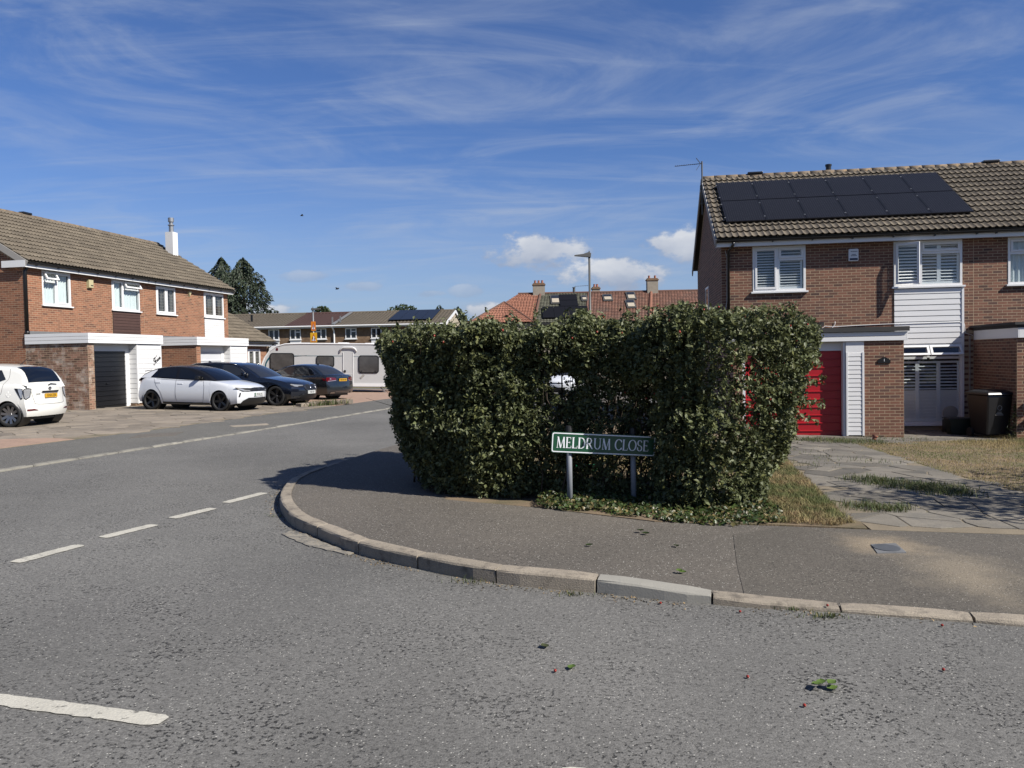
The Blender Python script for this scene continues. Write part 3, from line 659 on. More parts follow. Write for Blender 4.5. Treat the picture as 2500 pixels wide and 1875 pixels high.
def window(parent, fr, s0, s1, z0, z1, lights, sill=True, back='room', name='window', fill=None, mat=None):
    """lights: (x0, x1, z0, z1, kind) in metres from the lower left of the opening"""
    mat = mat or M_['white']; w, h = s1-s0, z1-z0; mb = MB(); fw = 0.055
    mb.box(0, w, -.012, .07, 0, fw); mb.box(0, w, -.012, .07, h-fw, h); mb.box(0, fw, -.012, .07, fw, h-fw); mb.box(w-fw, w, -.012, .07, fw, h-fw)
    xs = sorted({round(l[0], 3) for l in lights if l[0] > 0.02})
    for x in xs:
        zs = [(l[2], min(l[3], h)) for l in lights if abs(l[0]-x) < .01]
        mb.box(x-.03, x+.03, -.008, .065, max(fw, min(z[0] for z in zs)), min(h-fw, max(z[1] for z in zs)))
    for l in lights:
        if l[2] > 0.02: mb.box(max(l[0], fw)-.0 if l[0] < .02 else l[0]+.03, min(l[1], w-fw) if l[1] > w-.02 else l[1]-.03, -.006, .062, l[2]-.03, l[2]+.03)
    win = mb.build(name, mat, parent, T=frT(fr, s0, z0), bevel=0.004)
    if sill: MB().box(-.05, w+.05, -.075, .0, -.045, -.002).build('sill', mat, win, bevel=0.004)
    bk = MB().box(-.02, w+.02, .70, .71, -.02, h+.02).box(-.03, -.02, .0, .7, -.02, h+.02).box(w+.02, w+.03, .0, .7, -.02, h+.02).box(-.02, w+.02, .0, .7, -.03, -.02).box(-.02, w+.02, .0, .7, h+.02, h+.03)
    bk.build('interior', M_[back], win)
    for l in lights:
        x0, x1, a, b, kind = l[:5]
        x0 = fw if x0 < .02 else x0+.03; x1 = w-fw if x1 > w-.02 else x1-.03; a = fw if a < .02 else a+.03; b = h-fw if b > h-.02 else b-.03
        W_, H_ = x1-x0, b-a
        if kind in ('fix', 'sash'):
            if kind == 'sash':
                t = .05; m2 = MB().box(x0, x1, -.028, .03, a, a+t).box(x0, x1, -.028, .03, b-t, b).box(x0, x0+t, -.028, .03, a+t, b-t).box(x1-t, x1, -.028, .03, a+t, b-t)
                m2.build('sash', mat, win, bevel=0.004); x0 += t; x1 -= t; a += t; b -= t
            MB().box(x0, x1, .012, .018, a, b).build('pane', M_['glass'], win)
        else:
            ang = l[5]; t = .055
            m2 = MB()
            if kind == 'top':
                T = Matrix.Translation((x0, -.02, b)) @ Matrix.Rotation(-ang, 4, 'X')
                m2.box(-.02, W_+.02, -.045, 0, -t, .0).box(-.02, W_+.02, -.045, 0, -H_-.02, -H_+t-.02).box(-.02, t-.02, -.045, 0, -H_+t-.02, -t).box(W_-t+.02, W_+.02, -.045, 0, -H_+t-.02, -t)
                m2.build('open_sash', mat, win, T=T, bevel=0.004)
                MB().box(t-.02, W_-t+.02, -.025, -.018, -H_+t-.02, -t).build('pane', M_['glass'], win, T=T)
            else:                                                     # side hung, hinge on the left
                T = Matrix.Translation((x0, -.03, a)) @ Matrix.Rotation(-ang, 4, 'Z')
                m2.box(-.0, W_, -.045, 0, 0, t).box(0, W_, -.045, 0, H_-t, H_).box(0, t, -.045, 0, t, H_-t).box(W_-t, W_, -.045, 0, t, H_-t)
                m2.build('open_sash', mat, win, T=T, bevel=0.004)
                MB().box(t, W_-t, -.025, -.018, t, H_-t).build('pane', M_['glass'], win, T=T)
    if fill: fill(win, w, h)
    return win
def louvres(panels, pitch=0.062, mat='louver', tilt=0.75):
    """panels: (x0, x1, z0, z1, zclosed) shutter leaves: slats below zclosed lie shut"""
    def f(win, w, h):
        for (x0, x1, a, b, zc) in panels:
            st = 0.045
            MB().box(x0, x0+st, .052, .07, a, b).box(x1-st, x1, .052, .07, a, b).box(x0+st, x1-st, .052, .07, a, a+.06).box(x0+st, x1-st, .052, .07, b-.05, b).build('shutter_frame', M_[mat], win)
            me = MB().box(x0+st, x1-st, -.004, .004, -pitch*.53, pitch*.53).mesh('shutter_slat', M_[mat]); mo = MB().box(x0+st, x1-st, -.004, .004, -pitch*.44, pitch*.44).mesh('shutter_slat', M_[mat])
            z = a+.06+.03
            while z < b-.06:
                link('shutter_slat', me if z < zc else mo, win, Matrix.Translation((0, .070, z)) @ Matrix.Rotation(0.24 if z < zc else -tilt+random.uniform(-.03,.03), 4, 'X')); z += pitch
    return f
def curtain(mat='net', parts=((0.06, 0.94),), folds=70, drop=0.0, y=.10):
    def f(win, w, h):
        for (a, b) in parts:
            x0, x1 = a*w, b*w; n = 46; mb = MB()
            V = []
            for i in range(n+1):
                x = x0+(x1-x0)*i/n; yy = y+0.025*math.sin(x*folds+math.sin(x*9)*1.5)+0.01*math.sin(x*folds*2.7)
                V += [(x, yy, .06), (x, yy+.004, h*.5), (x, yy*.96, h-.05-drop)]
            mb.add(V, [(3*i+k, 3*i+3+k, 3*i+4+k, 3*i+1+k) for i in range(n) for k in range(2)])
            mb.build('curtain', M_[mat], win, smooth=True)
    return f
def leaded(nx=5, nz=8):
    def f(win, w, h):
        mb = MB()
        for (a, b) in ((.06, w/2-.03), (w/2+.03, w-.06)):
            for i in range(1, nx): x = a+(b-a)*i/nx; mb.box(x-.004, x+.004, .006, .012, .06, h-.06)
            for j in range(1, nz): z = .06+(h-.12)*j/nz; mb.box(a, b, .005, .011, z-.004, z+.004)
        mb.build('leading', M_['leadcame'], win)
        curtain('netdark', ((.30, .46), (.80, .95)), 60)(win, w, h)
    return f
def cladding(parent, fr, s0, s1, z0, z1, pitch, mat, name='cladding_board', proud=0.028):
    n = max(1, round((z1-z0)/pitch)); p = (z1-z0)/n; w = s1-s0
    mb = MB(); e = 0.006
    prof = [(0.0, e), (-proud, e), (-proud*0.72, p-0.012), (-proud*0.35, p-0.004), (0.0, p-0.002)]
    k = len(prof); mb.add([(0, y, z) for y, z in prof]+[(w, y, z) for y, z in prof], [tuple(reversed(range(k))), tuple(range(k, 2*k))]+[(i, (i+1)%k, k+(i+1)%k, k+i) for i in range(k)])
    bmh = mb.mesh(name, mat)
    for i in range(n): link(name, bmh, parent, frT(fr, s0, z0+i*p))
    MB().box(s0, s1, 0.004, .02, z0, z1).build('cladding_backing', M_['felt'], parent, T=frT(fr))

def tile_mesh(mat):
    mb = MB(); nx = 12; w = 0.30; L = 0.40
    rows = []
    for y, dz in ((0.0, 0.056), (0.02, 0.056), (L, 0.003)):
        r = []
        for i in range(nx+1):
            x = w*i/nx; ph = (x % 0.15)/0.15
            z = 0.036*math.exp(-((ph-0.5)/0.20)**2)+dz-(0.006 if y == 0 else 0)
            r.append(len(mb.v)); mb.v.append((x, y, z))
        rows.append(r)
    low = []
    for i in range(nx+1):
        x, y, z = mb.v[rows[0][i]]; low.append(len(mb.v)); mb.v.append((x, 0.006, z-0.022))
    for a, b in ((low, rows[0]), (rows[0], rows[1]), (rows[1], rows[2])):
        for i in range(nx): mb.f.append((a[i], a[i+1], b[i+1], b[i])); mb.m.append(0); mb.c.append(.5)
    sd = [low[0], rows[0][0], rows[1][0], rows[2][0]]; mb.f.append(tuple(sd)); mb.m.append(0); mb.c.append(.5)
    me = mb.mesh('roof_tile', mat)
    sm_ = [True]*len(me.polygons)
    me.polygons.foreach_set('use_smooth', sm_); me.set_sharp_from_angle(angle=0.6) if hasattr(me, 'set_sharp_from_angle') else None
    return me
TILE = tile_mesh(M_['tile']); NR = 13; GA = SL/NR
RIDGE = MB().lathe([(0.115, 0.0), (0.115, 0.335), (0.10, 0.335), (0.10, 0.0)], 16, closed=True).mesh('ridge_tile', M_['tileridge'], True)
def roof(parent, u0, u1, skip=None, verge0=False, verge1=False):
    nc = max(1, round((u1-u0)/0.30)); w = (u1-u0)/nc
    for r in range(NR):
        for c in range(nc):
            if skip and skip(u0+c*w, u0+(c+1)*w, r*GA, (r+1)*GA): continue
            s = r*GA-0.02; p = Vector((u0+c*w, EY, EZ))+SV*s
            T = frameT(p+SN*(random.uniform(-.002,.003)), Vector((w/0.30,0,0)), SV, SN)
            link('roof_tile', TILE, parent, T @ Matrix.Rotation(random.uniform(-.004,.004), 4, 'Z'))
    mb = MB()
    B = Vector((0, 2*DM-2*EY-0.6, 0))
    e = 0.01
    f = [(u0,EY,EZ-e),(u1,EY,EZ-e),(u1,DM,RZ-e),(u0,DM,RZ-e),(u0,2*DM-EY,EZ-e),(u1,2*DM-EY,EZ-e)]
    mb.add(f, [(0,1,2,3),(3,2,5,4)])
    mb.build('roof', M_['ftile'], parent)
    n = round((u1-u0)/0.335); w = (u1-u0)/n
    for i in range(n):
        link('ridge_tile', RIDGE, parent, frameT((u0+i*w+.003, DM, RZ-0.045+random.uniform(-.004,.004)), (0,0,-1), (0,1,0), (w/0.335*.985,0,0)))
    # eaves: fascia, soffit, gutter
    MB().box(u0, u1, -.225, -.20, FBZ, EZ-.02).build('fascia', M_['white'], parent)
    MB().box(u0, u1, -.20, .01, FBZ+.012, FBZ+.022).build('soffit', M_['white'], parent)
    gp = [(-0.052*math.cos(t), -0.06*math.sin(t)) for t in [PI*i/8 for i in range(9)]]+[(0.047*math.cos(t), -0.052*math.sin(t)) for t in [PI*i/8 for i in range(9)]]
    gm = MB(); n2 = len(gp)
    gm.add([(u0, -.285+y, EZ-.03+z) for y, z in gp]+[(u1, -.285+y, EZ-.03+z) for y, z in gp], [(i, (i+1)%n2, n2+(i+1)%n2, n2+i) for i in range(n2)]+[tuple(range(n2)), tuple(reversed(range(n2, 2*n2)))])
    gt = gm.build('gutter', M_['black'], parent)
    x = u0+.4
    while x < u1: MB().box(x-.012, x+.012, -.30, -.20, EZ-.115, EZ-.085).build('gutter_bracket', M_['black'], gt); x += 0.93
    for ok, x, d in ((verge0, u0, -1), (verge1, u1, 1)):              # bargeboards on the gable
        if not ok: continue
        for sgn in (0, 1):
            A = Vector((x+d*.02, EY+.02, EZ-.10)); Bp = Vector((x+d*.02, DM, RZ-.09))
            if sgn: A.y = 2*DM-A.y
            MB().bar(A, Bp, .03, .19, up=(1,0,0) if False else (0,-SV.z*(1 if not sgn else -1),SV.y)).build('bargeboard', M_['soffit'], parent)
def downpipe(parent, x, y, z1, z0, foot=True):
    mb = MB().tube([(x+.10, -.285, EZ-.09), (x+.09, -.27, EZ-.16), (x, y, z1-.28), (x, y, z0)], .034, 10)
    mb.build('downpipe', M_['black'], parent, smooth=True)

def gable_clip(zb, lo, hi):
    if zb <= EZ-.12: return lo, hi
    k = (zb-(EZ-.12))/((RZ-EZ)/(DM-EY)); c = 2*DM
    return max(lo, k-0.05), min(hi, c-k+0.05)
def gable(bw, fr, zb=-0.35, op=(), mi=0):                             # whole gable; s runs 0..2*DM
    bw.wall(fr, 0, 2*DM, zb, EZ-.12, op, mi=mi)
    T = frT(fr); bw.mort.add([(0,0,EZ-.12),(2*DM,0,EZ-.12),(DM,0,RZ-.12)], [(0,1,2)], T=T)
    bw.wall(fr, 0, 2*DM, EZ-.12, RZ-.14, [(0, 2*DM, EZ-.12, EZ-.119)], mi=mi, clip=gable_clip, brick=True) if False else None
    for r in range(int((RZ-EZ)/BH)+1):
        za = EZ-.12+r*BH; lo, hi = gable_clip(za+BH, 0, 2*DM); lo += .05; hi -= .05
        if hi-lo < .1: break
        x = -(BL/2 if r % 2 else 0)
        while x < hi:
            p, q = max(x, lo), min(x+BL, hi)
            if q-p > .02: bw.brick(T, p, q, za, za+BH, mi)
            x += BL
F0 = FR((0,0,0), (1,0,0), (0,-1,0)); FG = FR((0,-GD,0), (1,0,0), (0,-1,0))
def fascia_band(parent, x0, x1, y0, z0, z1, strips=3, mat='white', left=True):
    """white boards round a flat roof: front face at y0, returns along the sides"""
    h = (z1-z0)/strips
    for i in range(strips):
        MB().box(x0, x1, y0-.022, y0, z0+i*h+.004, z0+(i+1)*h-.004).build('fascia_board', M_[mat], parent, bevel=.004)
        if left: MB().box(x0-.022, x0, y0-.022, -.01, z0+i*h+.004, z0+(i+1)*h-.004).build('fascia_board', M_[mat], parent, bevel=.004)
        MB().box(x1, x1+.022, y0-.022, -.01, z0+i*h+.004, z0+(i+1)*h-.004).build('fascia_board', M_[mat], parent, bevel=.004)
def garage_door(parent, x0, x1, y, z0, z1, mat, pitch=0.17, rib=0.018, handle=True):
    mb = MB(); prof = []; z = z0
    n = max(1, round((z1-z0)/pitch)); p = (z1-z0)/n
    for i in range(n):
        a = z0+i*p; prof += [(0, a), (0, a+p*.80), (-rib, a+p*.83), (-rib, a+p*.93), (0, a+p*.97)]
    prof.append((0, z1))
    V = [(x0, y+d, zz) for d, zz in prof]+[(x1, y+d, zz) for d, zz in prof]; k = len(prof)
    mb.add(V, [(i, k+i, k+i+1, i+1) for i in range(k-1)])
    d = mb.build('garage_door', mat, parent)
    if handle: MB().box((x0+x1)/2-.06, (x0+x1)/2+.06, y-.045, y-.015, z0+(z1-z0)*.44, z0+(z1-z0)*.44+.02).tube([((x0+x1)/2, y, z0+(z1-z0)*.44+.01), ((x0+x1)/2, y-.03, z0+(z1-z0)*.44+.01)], .01).build('handle', M_['blackp'], d)
    return d

# ---- right: house with solar panels and red garage, and its neighbour
RO = thing('brick_house', 'brown brick house with solar panels on the roof and a red garage door', 'house', (5.2711, 20.3235, 0), -0.1448)
bw = Brickwork()
W1 = (0.76, 2.02, 3.41, FBZ); W2 = (4.065, 5.62, 3.43, FBZ); BAY = (4.0, 5.62, 0.10, 2.04)
panel = (4.065, 5.62, 2.04, 3.43)
bw.wall(F0, 0, U, -0.35, 4.54, [W1, W2, BAY, panel, (0.05, 3.55, -0.35, 2.38)], single=True)
bw.full = [b for b in bw.full if b[2] > 2.38]
gable(bw, FR((0,2*DM,0), (0,-1,0), (-1,0,0)))
bw.wall(FG, 2.776, 3.60, -0.15, 2.11, single=True); bw.wall(FG, 0, 0.20, -0.15, 2.11)
bw.wall(FR((0,0,0), (0,-1,0), (-1,0,0)), 0, GD, -0.3, 2.11); bw.wall(FR((3.60,-GD,0), (0,1,0), (1,0,0)), 0, GD, -0.2, 2.11)
bw.wall(FR((U,2*DM,0), (-1,0,0), (0,1,0)), 0, U, -0.3, EZ, brick=False)
bw.full.sort(key=lambda b: 0 if b[0] is FG else 1)
bw.done(RO, [M_['brick']], M_['brick_o'], 300)
pan = (0.17, 6.02, 0.79, 3.67)
roof(RO, -0.13, U, lambda a, b, p, q: a > pan[0]+.15 and p > pan[2]+.1 and q < pan[3]-.05, verge0=True)
window(RO, F0, *W1, [(0, .60, 0, 2, 'sash'), (.60, 1.26, .78, 2, 'sash'), (.60, 1.26, 0, .78, 'fix')], fill=louvres([(.07, .60, .06, 1.05, 0), (.62, 1.19, .06, 1.05, 0)], .066, tilt=1.12))
window(RO, F0, *W2, [(0, .62, 0, 2, 'side', 0.62), (.62, 1.555, .80, 2, 'sash'), (.62, 1.555, 0, .80, 'fix')], fill=louvres([(.06, .60, .06, 1.04, 0), (.62, 1.05, .06, 1.04, 0), (1.05, 1.50, .06, 1.04, 0)], .075, 'louverw', 1.0))
window(RO, F0, *BAY, [(0, .85, 1.60, 3, 'top', 0.55), (.85, 1.62, 1.60, 3, 'top', 0.55), (0, 1.62, 0, 1.60, 'fix')], sill=True, fill=louvres([(.12, .62, .06, 1.52, .80), (.62, 1.10, .06, 1.52, .80), (1.10, 1.57, .06, 1.52, .80)], .078, 'louver', 1.1), name='bay_window')
cladding(RO, F0, panel[0]+.01, panel[1]-.01, panel[2], panel[3]-.05, 0.137, M_['clad'])
MB().box(5.60, 5.65, -.04, 0, 0.06, 3.40).build('corner_trim', M_['white'], RO)
# garage
MB().box(-.02, 3.66, -GD-.06, .0, 2.33, 2.405).build('garage_roof', M_['felt'], RO)
MB().box(-.05, 3.69, -GD-.10, -GD-.06, 2.315, 2.415).build('roof_edge', M_['felt'], RO)
fascia_band(RO, 0.0, 3.64, -GD-.03, 2.11, 2.31, 2)
MB().box(0, 3.5, -.03, -.003, 2.40, 2.47).build('flashing', M_['lead'], RO)
MB().box(0.20, 2.345, -GD+.14, -GD+.17, 1.915, 2.11).build('door_header', M_['white'], RO)
MB().box(0.20, 0.26, -GD+.02, -GD+.17, -.1, 1.915).box(2.345, 2.40, -GD+.02, -GD+.17, -.1, 2.11).build('door_jamb', M_['white'], RO)
garage_door(RO, 0.26, 2.345, -GD+.19, -0.02, 1.915, M_['red'])
cladding(RO, FG, 2.44, 2.735, 0.05, 1.87, 0.0955, M_['clad'], proud=0.02)
MB().box(2.40, 2.776, -GD-.006, -GD-.0, 1.87, 2.11).box(2.40, 2.44, -GD-.03, -GD, 0.04, 1.87).box(2.735, 2.776, -GD-.03, -GD, 0.04, 1.87).build('cladding_trim', M_['white'], RO)
# solar panels
pw, ph = (pan[1]-pan[0])/6, (pan[3]-pan[2])/2
pm = MB().box(.008, pw-.008, .008, ph-.008, 0, .030, 1).box(.020, pw-.020, .020, ph-.020, .030, .032, 0)
for i in range(1, 17): x = .02+(pw-.04)*i/17; pm.box(x-.0016, x+.0016, .03, ph-.03, .0322, .0328, 2)
pme = pm.mesh('solar_panel', [M_['solar'], M_['alu'], M_['solarl']])
for r in range(2):
    for c in range(6):
        p = Vector((pan[0]+c*pw, EY, EZ))+SV*(pan[2]+r*ph+(.02 if r else 0))+SN*.095
        sp_o = link('solar_panel', pme, RO, frameT(p, (1,0,0), SV, SN))
        for x in (0.0, ):
            for y in (.25, ph-.25): MB().box(x-.02, x+.02, y-.02, y+.02, .03, .040).build('panel_clamp', M_['steel'], sp_o)
rl = MB()
for s in (0.98, 1.9, 2.5, 3.4): rl.bar(Vector((.1, EY, EZ))+SV*s+SN*.075, Vector((6.0, EY, EZ))+SV*s+SN*.075, .04, .035, up=SN)
rl.build('panel_rail', M_['alu'], RO)
# details
downpipe(RO, 0.17, -.05, EZ, 2.4)
al = MB().prism([(-.10,-.15),(.10,-.15),(.115,-.13),(.115,.13),(.10,.15),(-.10,.15),(-.115,.13),(-.115,-.13)], 0, .07).build('alarm_box', M_['white'], RO, T=frameT((3.13, 0, 4.23), (1,0,0), (0,0,1), (0,-1,0)), bevel=.012)
al['label'] = 'white burglar alarm box with navy band'
MB().box(-.092, .092, -.125, -.075, .0705, .0735).build('band', M_['blueink'], al)
lt = MB()
for x0, x1, z in ((-.068, .068, .085), (-.045, .045, .012), (-.065, .065, -.018)):
    x = x0
    while x < x1: w = random.uniform(.010, .018); lt.box(x, x+w, z-.009, z+.009, .0705, .0725); x += w+.006
lt.build('lettering', M_['blueink'], al)
pq = MB().prism([(-.13,-.055),(.13,-.055),(.13,.01),(.10,.02),(.095,.045),(.05,.055),(.03,.075),(-.03,.075),(-.05,.055),(-.095,.045),(-.10,.02),(-.13,.01)], 0, .018).build('number_plaque', M_['black'], RO, T=frameT((3.19, -GD-.006, 1.68), (1,0,0), (0,0,1), (0,-1,0)))
text_obj('1', .085, M_['signwhite'], pq, Matrix.Translation((0, .005, .019)))
cb = MB().tube([(1.75,-.012,2.50),(2.15,-.012,2.51),(2.35,-.02,2.44),(2.47,-.02,2.52),(2.62,-.02,2.50),(3.2,-.012,2.52),(4.05,-.012,2.54),(4.1,-.035,2.53),(5.55,-.035,2.55),(5.66,-.02,2.50),(5.68,-.02,2.28),(5.85,-.02,2.22)], .008, 6)
cb.tube([(2.38,-.02,2.44),(2.42,-.03,2.38),(2.52,-.03,2.40),(2.62,-.03,2.46),(2.70,-.02,2.56),(2.70,-.02,2.63)], .007, 6)
cb.build('cable', M_['white'], RO, smooth=True)
MB().box(2.30, 2.42, -.10, -.0, 2.52, 2.62).bar((2.36,-.1,2.57), (2.28,-.2,2.50), .08, .09).build('security_light', M_['blackp'], RO)
MB().tube([(.10,-.01,4.45),(.14,-.02,4.30),(.13,-.02,3.2),(.05,-.02,2.75),(-.01,-.01,2.4)], .006, 6).build('cable', M_['white'], RO, smooth=True)
for x in (1.15, 7.0):
    if x < U: MB().box(x, x+.42, DM-.12, DM+.10, RZ+.045, RZ+.105).build('ridge_vent', M_['black'], RO, bevel=.015)
MB().lathe([(.075,-.1),(.075,.22),(.09,.22),(.09,.27),(.05,.27)], 14).build('vent_pipe', M_['black'], RO, T=Matrix.Translation((3.42, DM+.12, RZ-.02)), smooth=False)
ae = MB().tube([(-.16, DM-.35, 5.9), (-.16, DM-.35, 7.42)], .022, 8).box(-.20, -.08, DM-.40, DM-.30, 6.55, 6.60).box(-.20, -.08, DM-.40, DM-.30, 6.2, 6.25).box(-.22, -.15, DM-.38, DM-.30, 6.62, 6.74)
ae.tube([(-.14, DM-.35, 7.36), (-.92, DM-.25, 7.34)], .009, 6)
for i in range(11):
    x = -.30-.06*i; y = DM-.35+.1*(-x-.14)/.78; ae.bar((x, y-.07, 7.355), (x, y+.07, 7.355), .008, .006)
ae.bar((-.20, DM-.35, 7.36), (-.32, DM-.35, 7.52), .05, .01).bar((-.20, DM-.35, 7.36), (-.32, DM-.35, 7.18), .05, .01)
ae.build('aerial', M_['lampgrey'], RO)
sw = MB().box(0, .9, -.012, .03, 0, .06).box(0, .9, -.012, .03, .94, 1.0).box(0, .06, -.012, .03, .06, .94).box(.84, .9, -.012, .03, .06, .94).box(.06, .84, .0, .01, .06, .94, 1)
sw.build('gable_window', [M_['white'], M_['carglass2']], RO, T=frT(FR((0,2*DM,0), (0,-1,0), (-1,0,0)), 2*DM-4.1, 2.85, .01))

RN = thing('brick_house', 'attached brown brick house cut off by the right edge, lace curtain upstairs', 'house', (5.2711+U*math.cos(-.1448), 20.3235+U*math.sin(-.1448), 0), -0.1448)
bw = Brickwork()
bw.wall(F0, 0, U, -0.35, 4.54, [W1, W2, BAY, panel, (0.05, 3.55, -0.35, 2.38)], single=True)
bw.full = [b for b in bw.full if b[2] > 2.38 and b[1] < 1.6]
bw.wall(F0, 1.6, U, 2.45, 4.54, [W1, W2, panel])
bw.wall(FG, 0, 0.32, -0.15, 2.11, single=True)
bw.wall(FR((0,0,0), (0,-1,0), (-1,0,0)), 0, GD, -0.3, 2.11, single=True); bw.wall(FR((3.60,-GD,0), (0,1,0), (1,0,0)), 0, GD, -0.2, 2.11, brick=False)
bw.wall(FR((U,0,0), (0,1,0), (1,0,0)), 0, 2*DM, -0.3, EZ, brick=False); bw.wall(FR((U,2*DM,0), (-1,0,0), (0,1,0)), 0, U, -0.3, EZ, brick=False)
bw.done(RN, [M_['brick']], M_['brick_o'], 200)
roof(RN, 0.0, U+.13, lambda a, b, p, q: a > 3.4, verge1=True)
window(RN, F0, *W1, [(0, .60, .74, 2, 'sash'), (0, .60, 0, .74, 'fix'), (.60, 1.26, 0, 2, 'sash')], fill=curtain('net', ((.05, .48), (.5, .95)), 60))
window(RN, F0, *W2, [(0, .62, 0, 2, 'sash'), (.62, 1.555, 0, 2, 'fix')], fill=curtain())
window(RN, F0, *BAY, [(0, .85, 0, 3, 'fix'), (.85, 1.62, 0, 3, 'fix')], fill=curtain())
cladding(RN, F0, panel[0]+.01, panel[1]-.01, panel[2], panel[3]-.05, 0.137, M_['clad'])
MB().box(-.02, 3.66, -GD-.06, .0, 2.33, 2.405).build('garage_roof', M_['felt'], RN)
MB().box(-.08, 3.69, -GD-.10, .03, 2.395, 2.45).build('roof_edge', M_['felt'], RN)
fascia_band(RN, 0.02, 3.64, -GD-.03, 2.11, 2.385, 1)
garage_door(RN, 0.32, 2.345, -GD+.19, -0.02, 1.915, M_['gwhite'])
MB().box(0.32, 3.60, -GD+.05, -GD+.10, 1.915, 2.11).box(2.345, 3.6, -GD+.03, -GD+.08, -.1, 1.915).build('door_header', M_['white'], RN)
MB().box(.12, .26, -GD-.07, -GD-.005, .55, .72).build('meter_box', M_['soffit'], RN, bevel=.01)
MB().box(.15, .26, -GD-.07, -GD-.005, .24, .38).build('meter_box', M_['soffit'], RN, bevel=.01)
MB().box(1.6, 2.02, DM-.12, DM+.10, RZ+.045, RZ+.105).build('ridge_vent', M_['black'], RN, bevel=.015)
MB().tube([(-.09, -.02, 2.2), (-.09, -.02, 0.2)], .012, 6).build('cable', M_['soffit'], RN)

# ---- left: pair of red brick houses
LA = 1.3731; LOC = (-15.2299, 25.5027, 0.4783)
def left_unit(idx):
    off = U*idx; uw = U if idx == 0 else 5.98
    lab = ('red brick house with black garage door and brown panel, marked Four', 'red brick house with white garage door and white chimney')[idx]
    o = thing('brick_house', lab, 'house', (LOC[0]+off*math.cos(LA), LOC[1]+off*math.sin(LA), LOC[2]), LA)
    bw = Brickwork()
    bw.wall(F0, 0, uw, -0.35, 4.54, [W1, W2, panel, BAY, (0.05, 3.55, -0.35, 2.38)], single=True)
    bw.full = [b for b in bw.full if b[2] > 2.38]
    gmi = 1 if idx == 0 else 0
    if idx == 0: gable(bw, FR((0,2*DM,0), (0,-1,0), (-1,0,0)))
    else:
        fr = FR((uw,0,0), (0,1,0), (1,0,0)); bw.wall(fr, 0, 2*DM, -.3, EZ-.12, brick=False); bw.mort.add([(0,0,EZ-.12),(2*DM,0,EZ-.12),(DM,0,RZ-.12)], [(0,1,2)], T=frT(fr))
    bw.wall(FR((uw,2*DM,0), (-1,0,0), (0,1,0)), 0, uw, -0.3, EZ, brick=False)
    gx = 0.0 if idx == 0 else -0.06
    bw.wall(FG, gx, gx+.27, -0.15, 2.11, mi=gmi)
    bw.wall(FR((gx,0,0), (0,-1,0), (-1,0,0)), 0, GD, -0.3, 2.11, mi=gmi); bw.wall(FR((3.60,-GD,0), (0,1,0), (1,0,0)), 0, GD, -0.2, 2.11)
    bw.done(o, [M_['brickL'], M_['brickW']], M_['brickL_o'], 300)
    roof(o, -0.13 if idx == 0 else 0.0, U if idx == 0 else uw+.12, verge0=idx == 0, verge1=idx == 1)
    if idx == 0:
        window(o, F0, *W1, [(0, .58, .76, 2, 'top', 0.5), (0, .58, 0, .76, 'fix'), (.58, 1.26, 0, 2, 'sash')], fill=curtain('net', ((.05, .45), (.47, .96)), 66))
        window(o, F0, *W2, [(0, .62, 0, 2, 'sash'), (.62, 1.555, .78, 2, 'top', 0.5), (.62, 1.555, 0, .78, 'fix')], fill=curtain('net', ((.04, .38), (.41, .97)), 50))
        cladding(o, F0, panel[0]+.01, panel[1]-.01, 2.40, panel[3]-.06, 0.105, M_['cladbrown'], proud=.02)
    else:
        window(o, F0, W1[0], W1[1], W1[2], W1[3]-.02, [(0, .63, 0, 2, 'sash'), (.63, 1.26, 0, 2, 'sash')], fill=leaded())
        window(o, F0, W2[0], W2[1], W2[2], W2[3]-.02, [(0, .78, 0, 2, 'sash'), (.78, 1.555, 0, 2, 'sash')], fill=leaded())
        cladding(o, F0, panel[0]+.01, panel[1]-.01, 2.40, panel[3]-.06, 0.10, M_['clad'], proud=.015)
    window(o, F0, *BAY, [(0, .85, 0, 3, 'fix'), (.85, 1.62, 0, 3, 'fix')], fill=curtain())
    MB().box(gx-.02, 3.66, -GD-.06, .0, 2.33, 2.42).build('garage_roof', M_['felt'], o)
    MB().box(gx, 3.6, -.03, -.003, 2.42, 2.54).build('flashing', M_['lead'], o)
    fascia_band(o, gx-.03, 3.66, -GD-.05, 2.11, 2.43, 3)
    rec = .30
    garage_door(o, gx+.27, 2.10, -GD+rec, -0.01, 1.87, M_['navy'] if idx == 0 else M_['gwhite'], 0.155 if idx == 0 else .30, .022)
    MB().box(gx+.27, 2.30, -GD+rec-.03, -GD+rec-.005, 1.87, 2.11).box(gx+.26, 2.4, -GD+.02, -GD+rec, 2.095, 2.108).build('door_header', M_['white'], o)
    MB().box(2.10, 2.30, -GD+rec-.03, -GD+rec+.01, -.01, 1.87).build('door_jamb', M_['white'], o)
    MB().box(gx+.28, 2.12, -GD+.10, -GD+rec-.01, -0.06, -0.012).build('door_threshold', M_['kerbn'], o)
    cladding(o, FG, 2.32, 3.60, 0.12 if idx == 0 else 0.1, 2.10, 0.165 if idx == 0 else .15, M_['clad'], proud=.018)
    cladding(o, FR((2.30,-GD+rec,0), (0,-1,0), (-1,0,0)), 0, rec, 0.12, 2.10, 0.165, M_['clad'], proud=.015)
    MB().box(2.29, 2.33, -GD-.03, -GD+.005, .11, 2.105).box(3.58, 3.62, -GD-.03, -GD+.005, .11, 2.105).build('corner_trim', M_['white'], o)
    MB().box(2.2, 3.6, -GD+.02, -GD+.2, -.2, .11).build('plinth', M_['fbrick'], o)
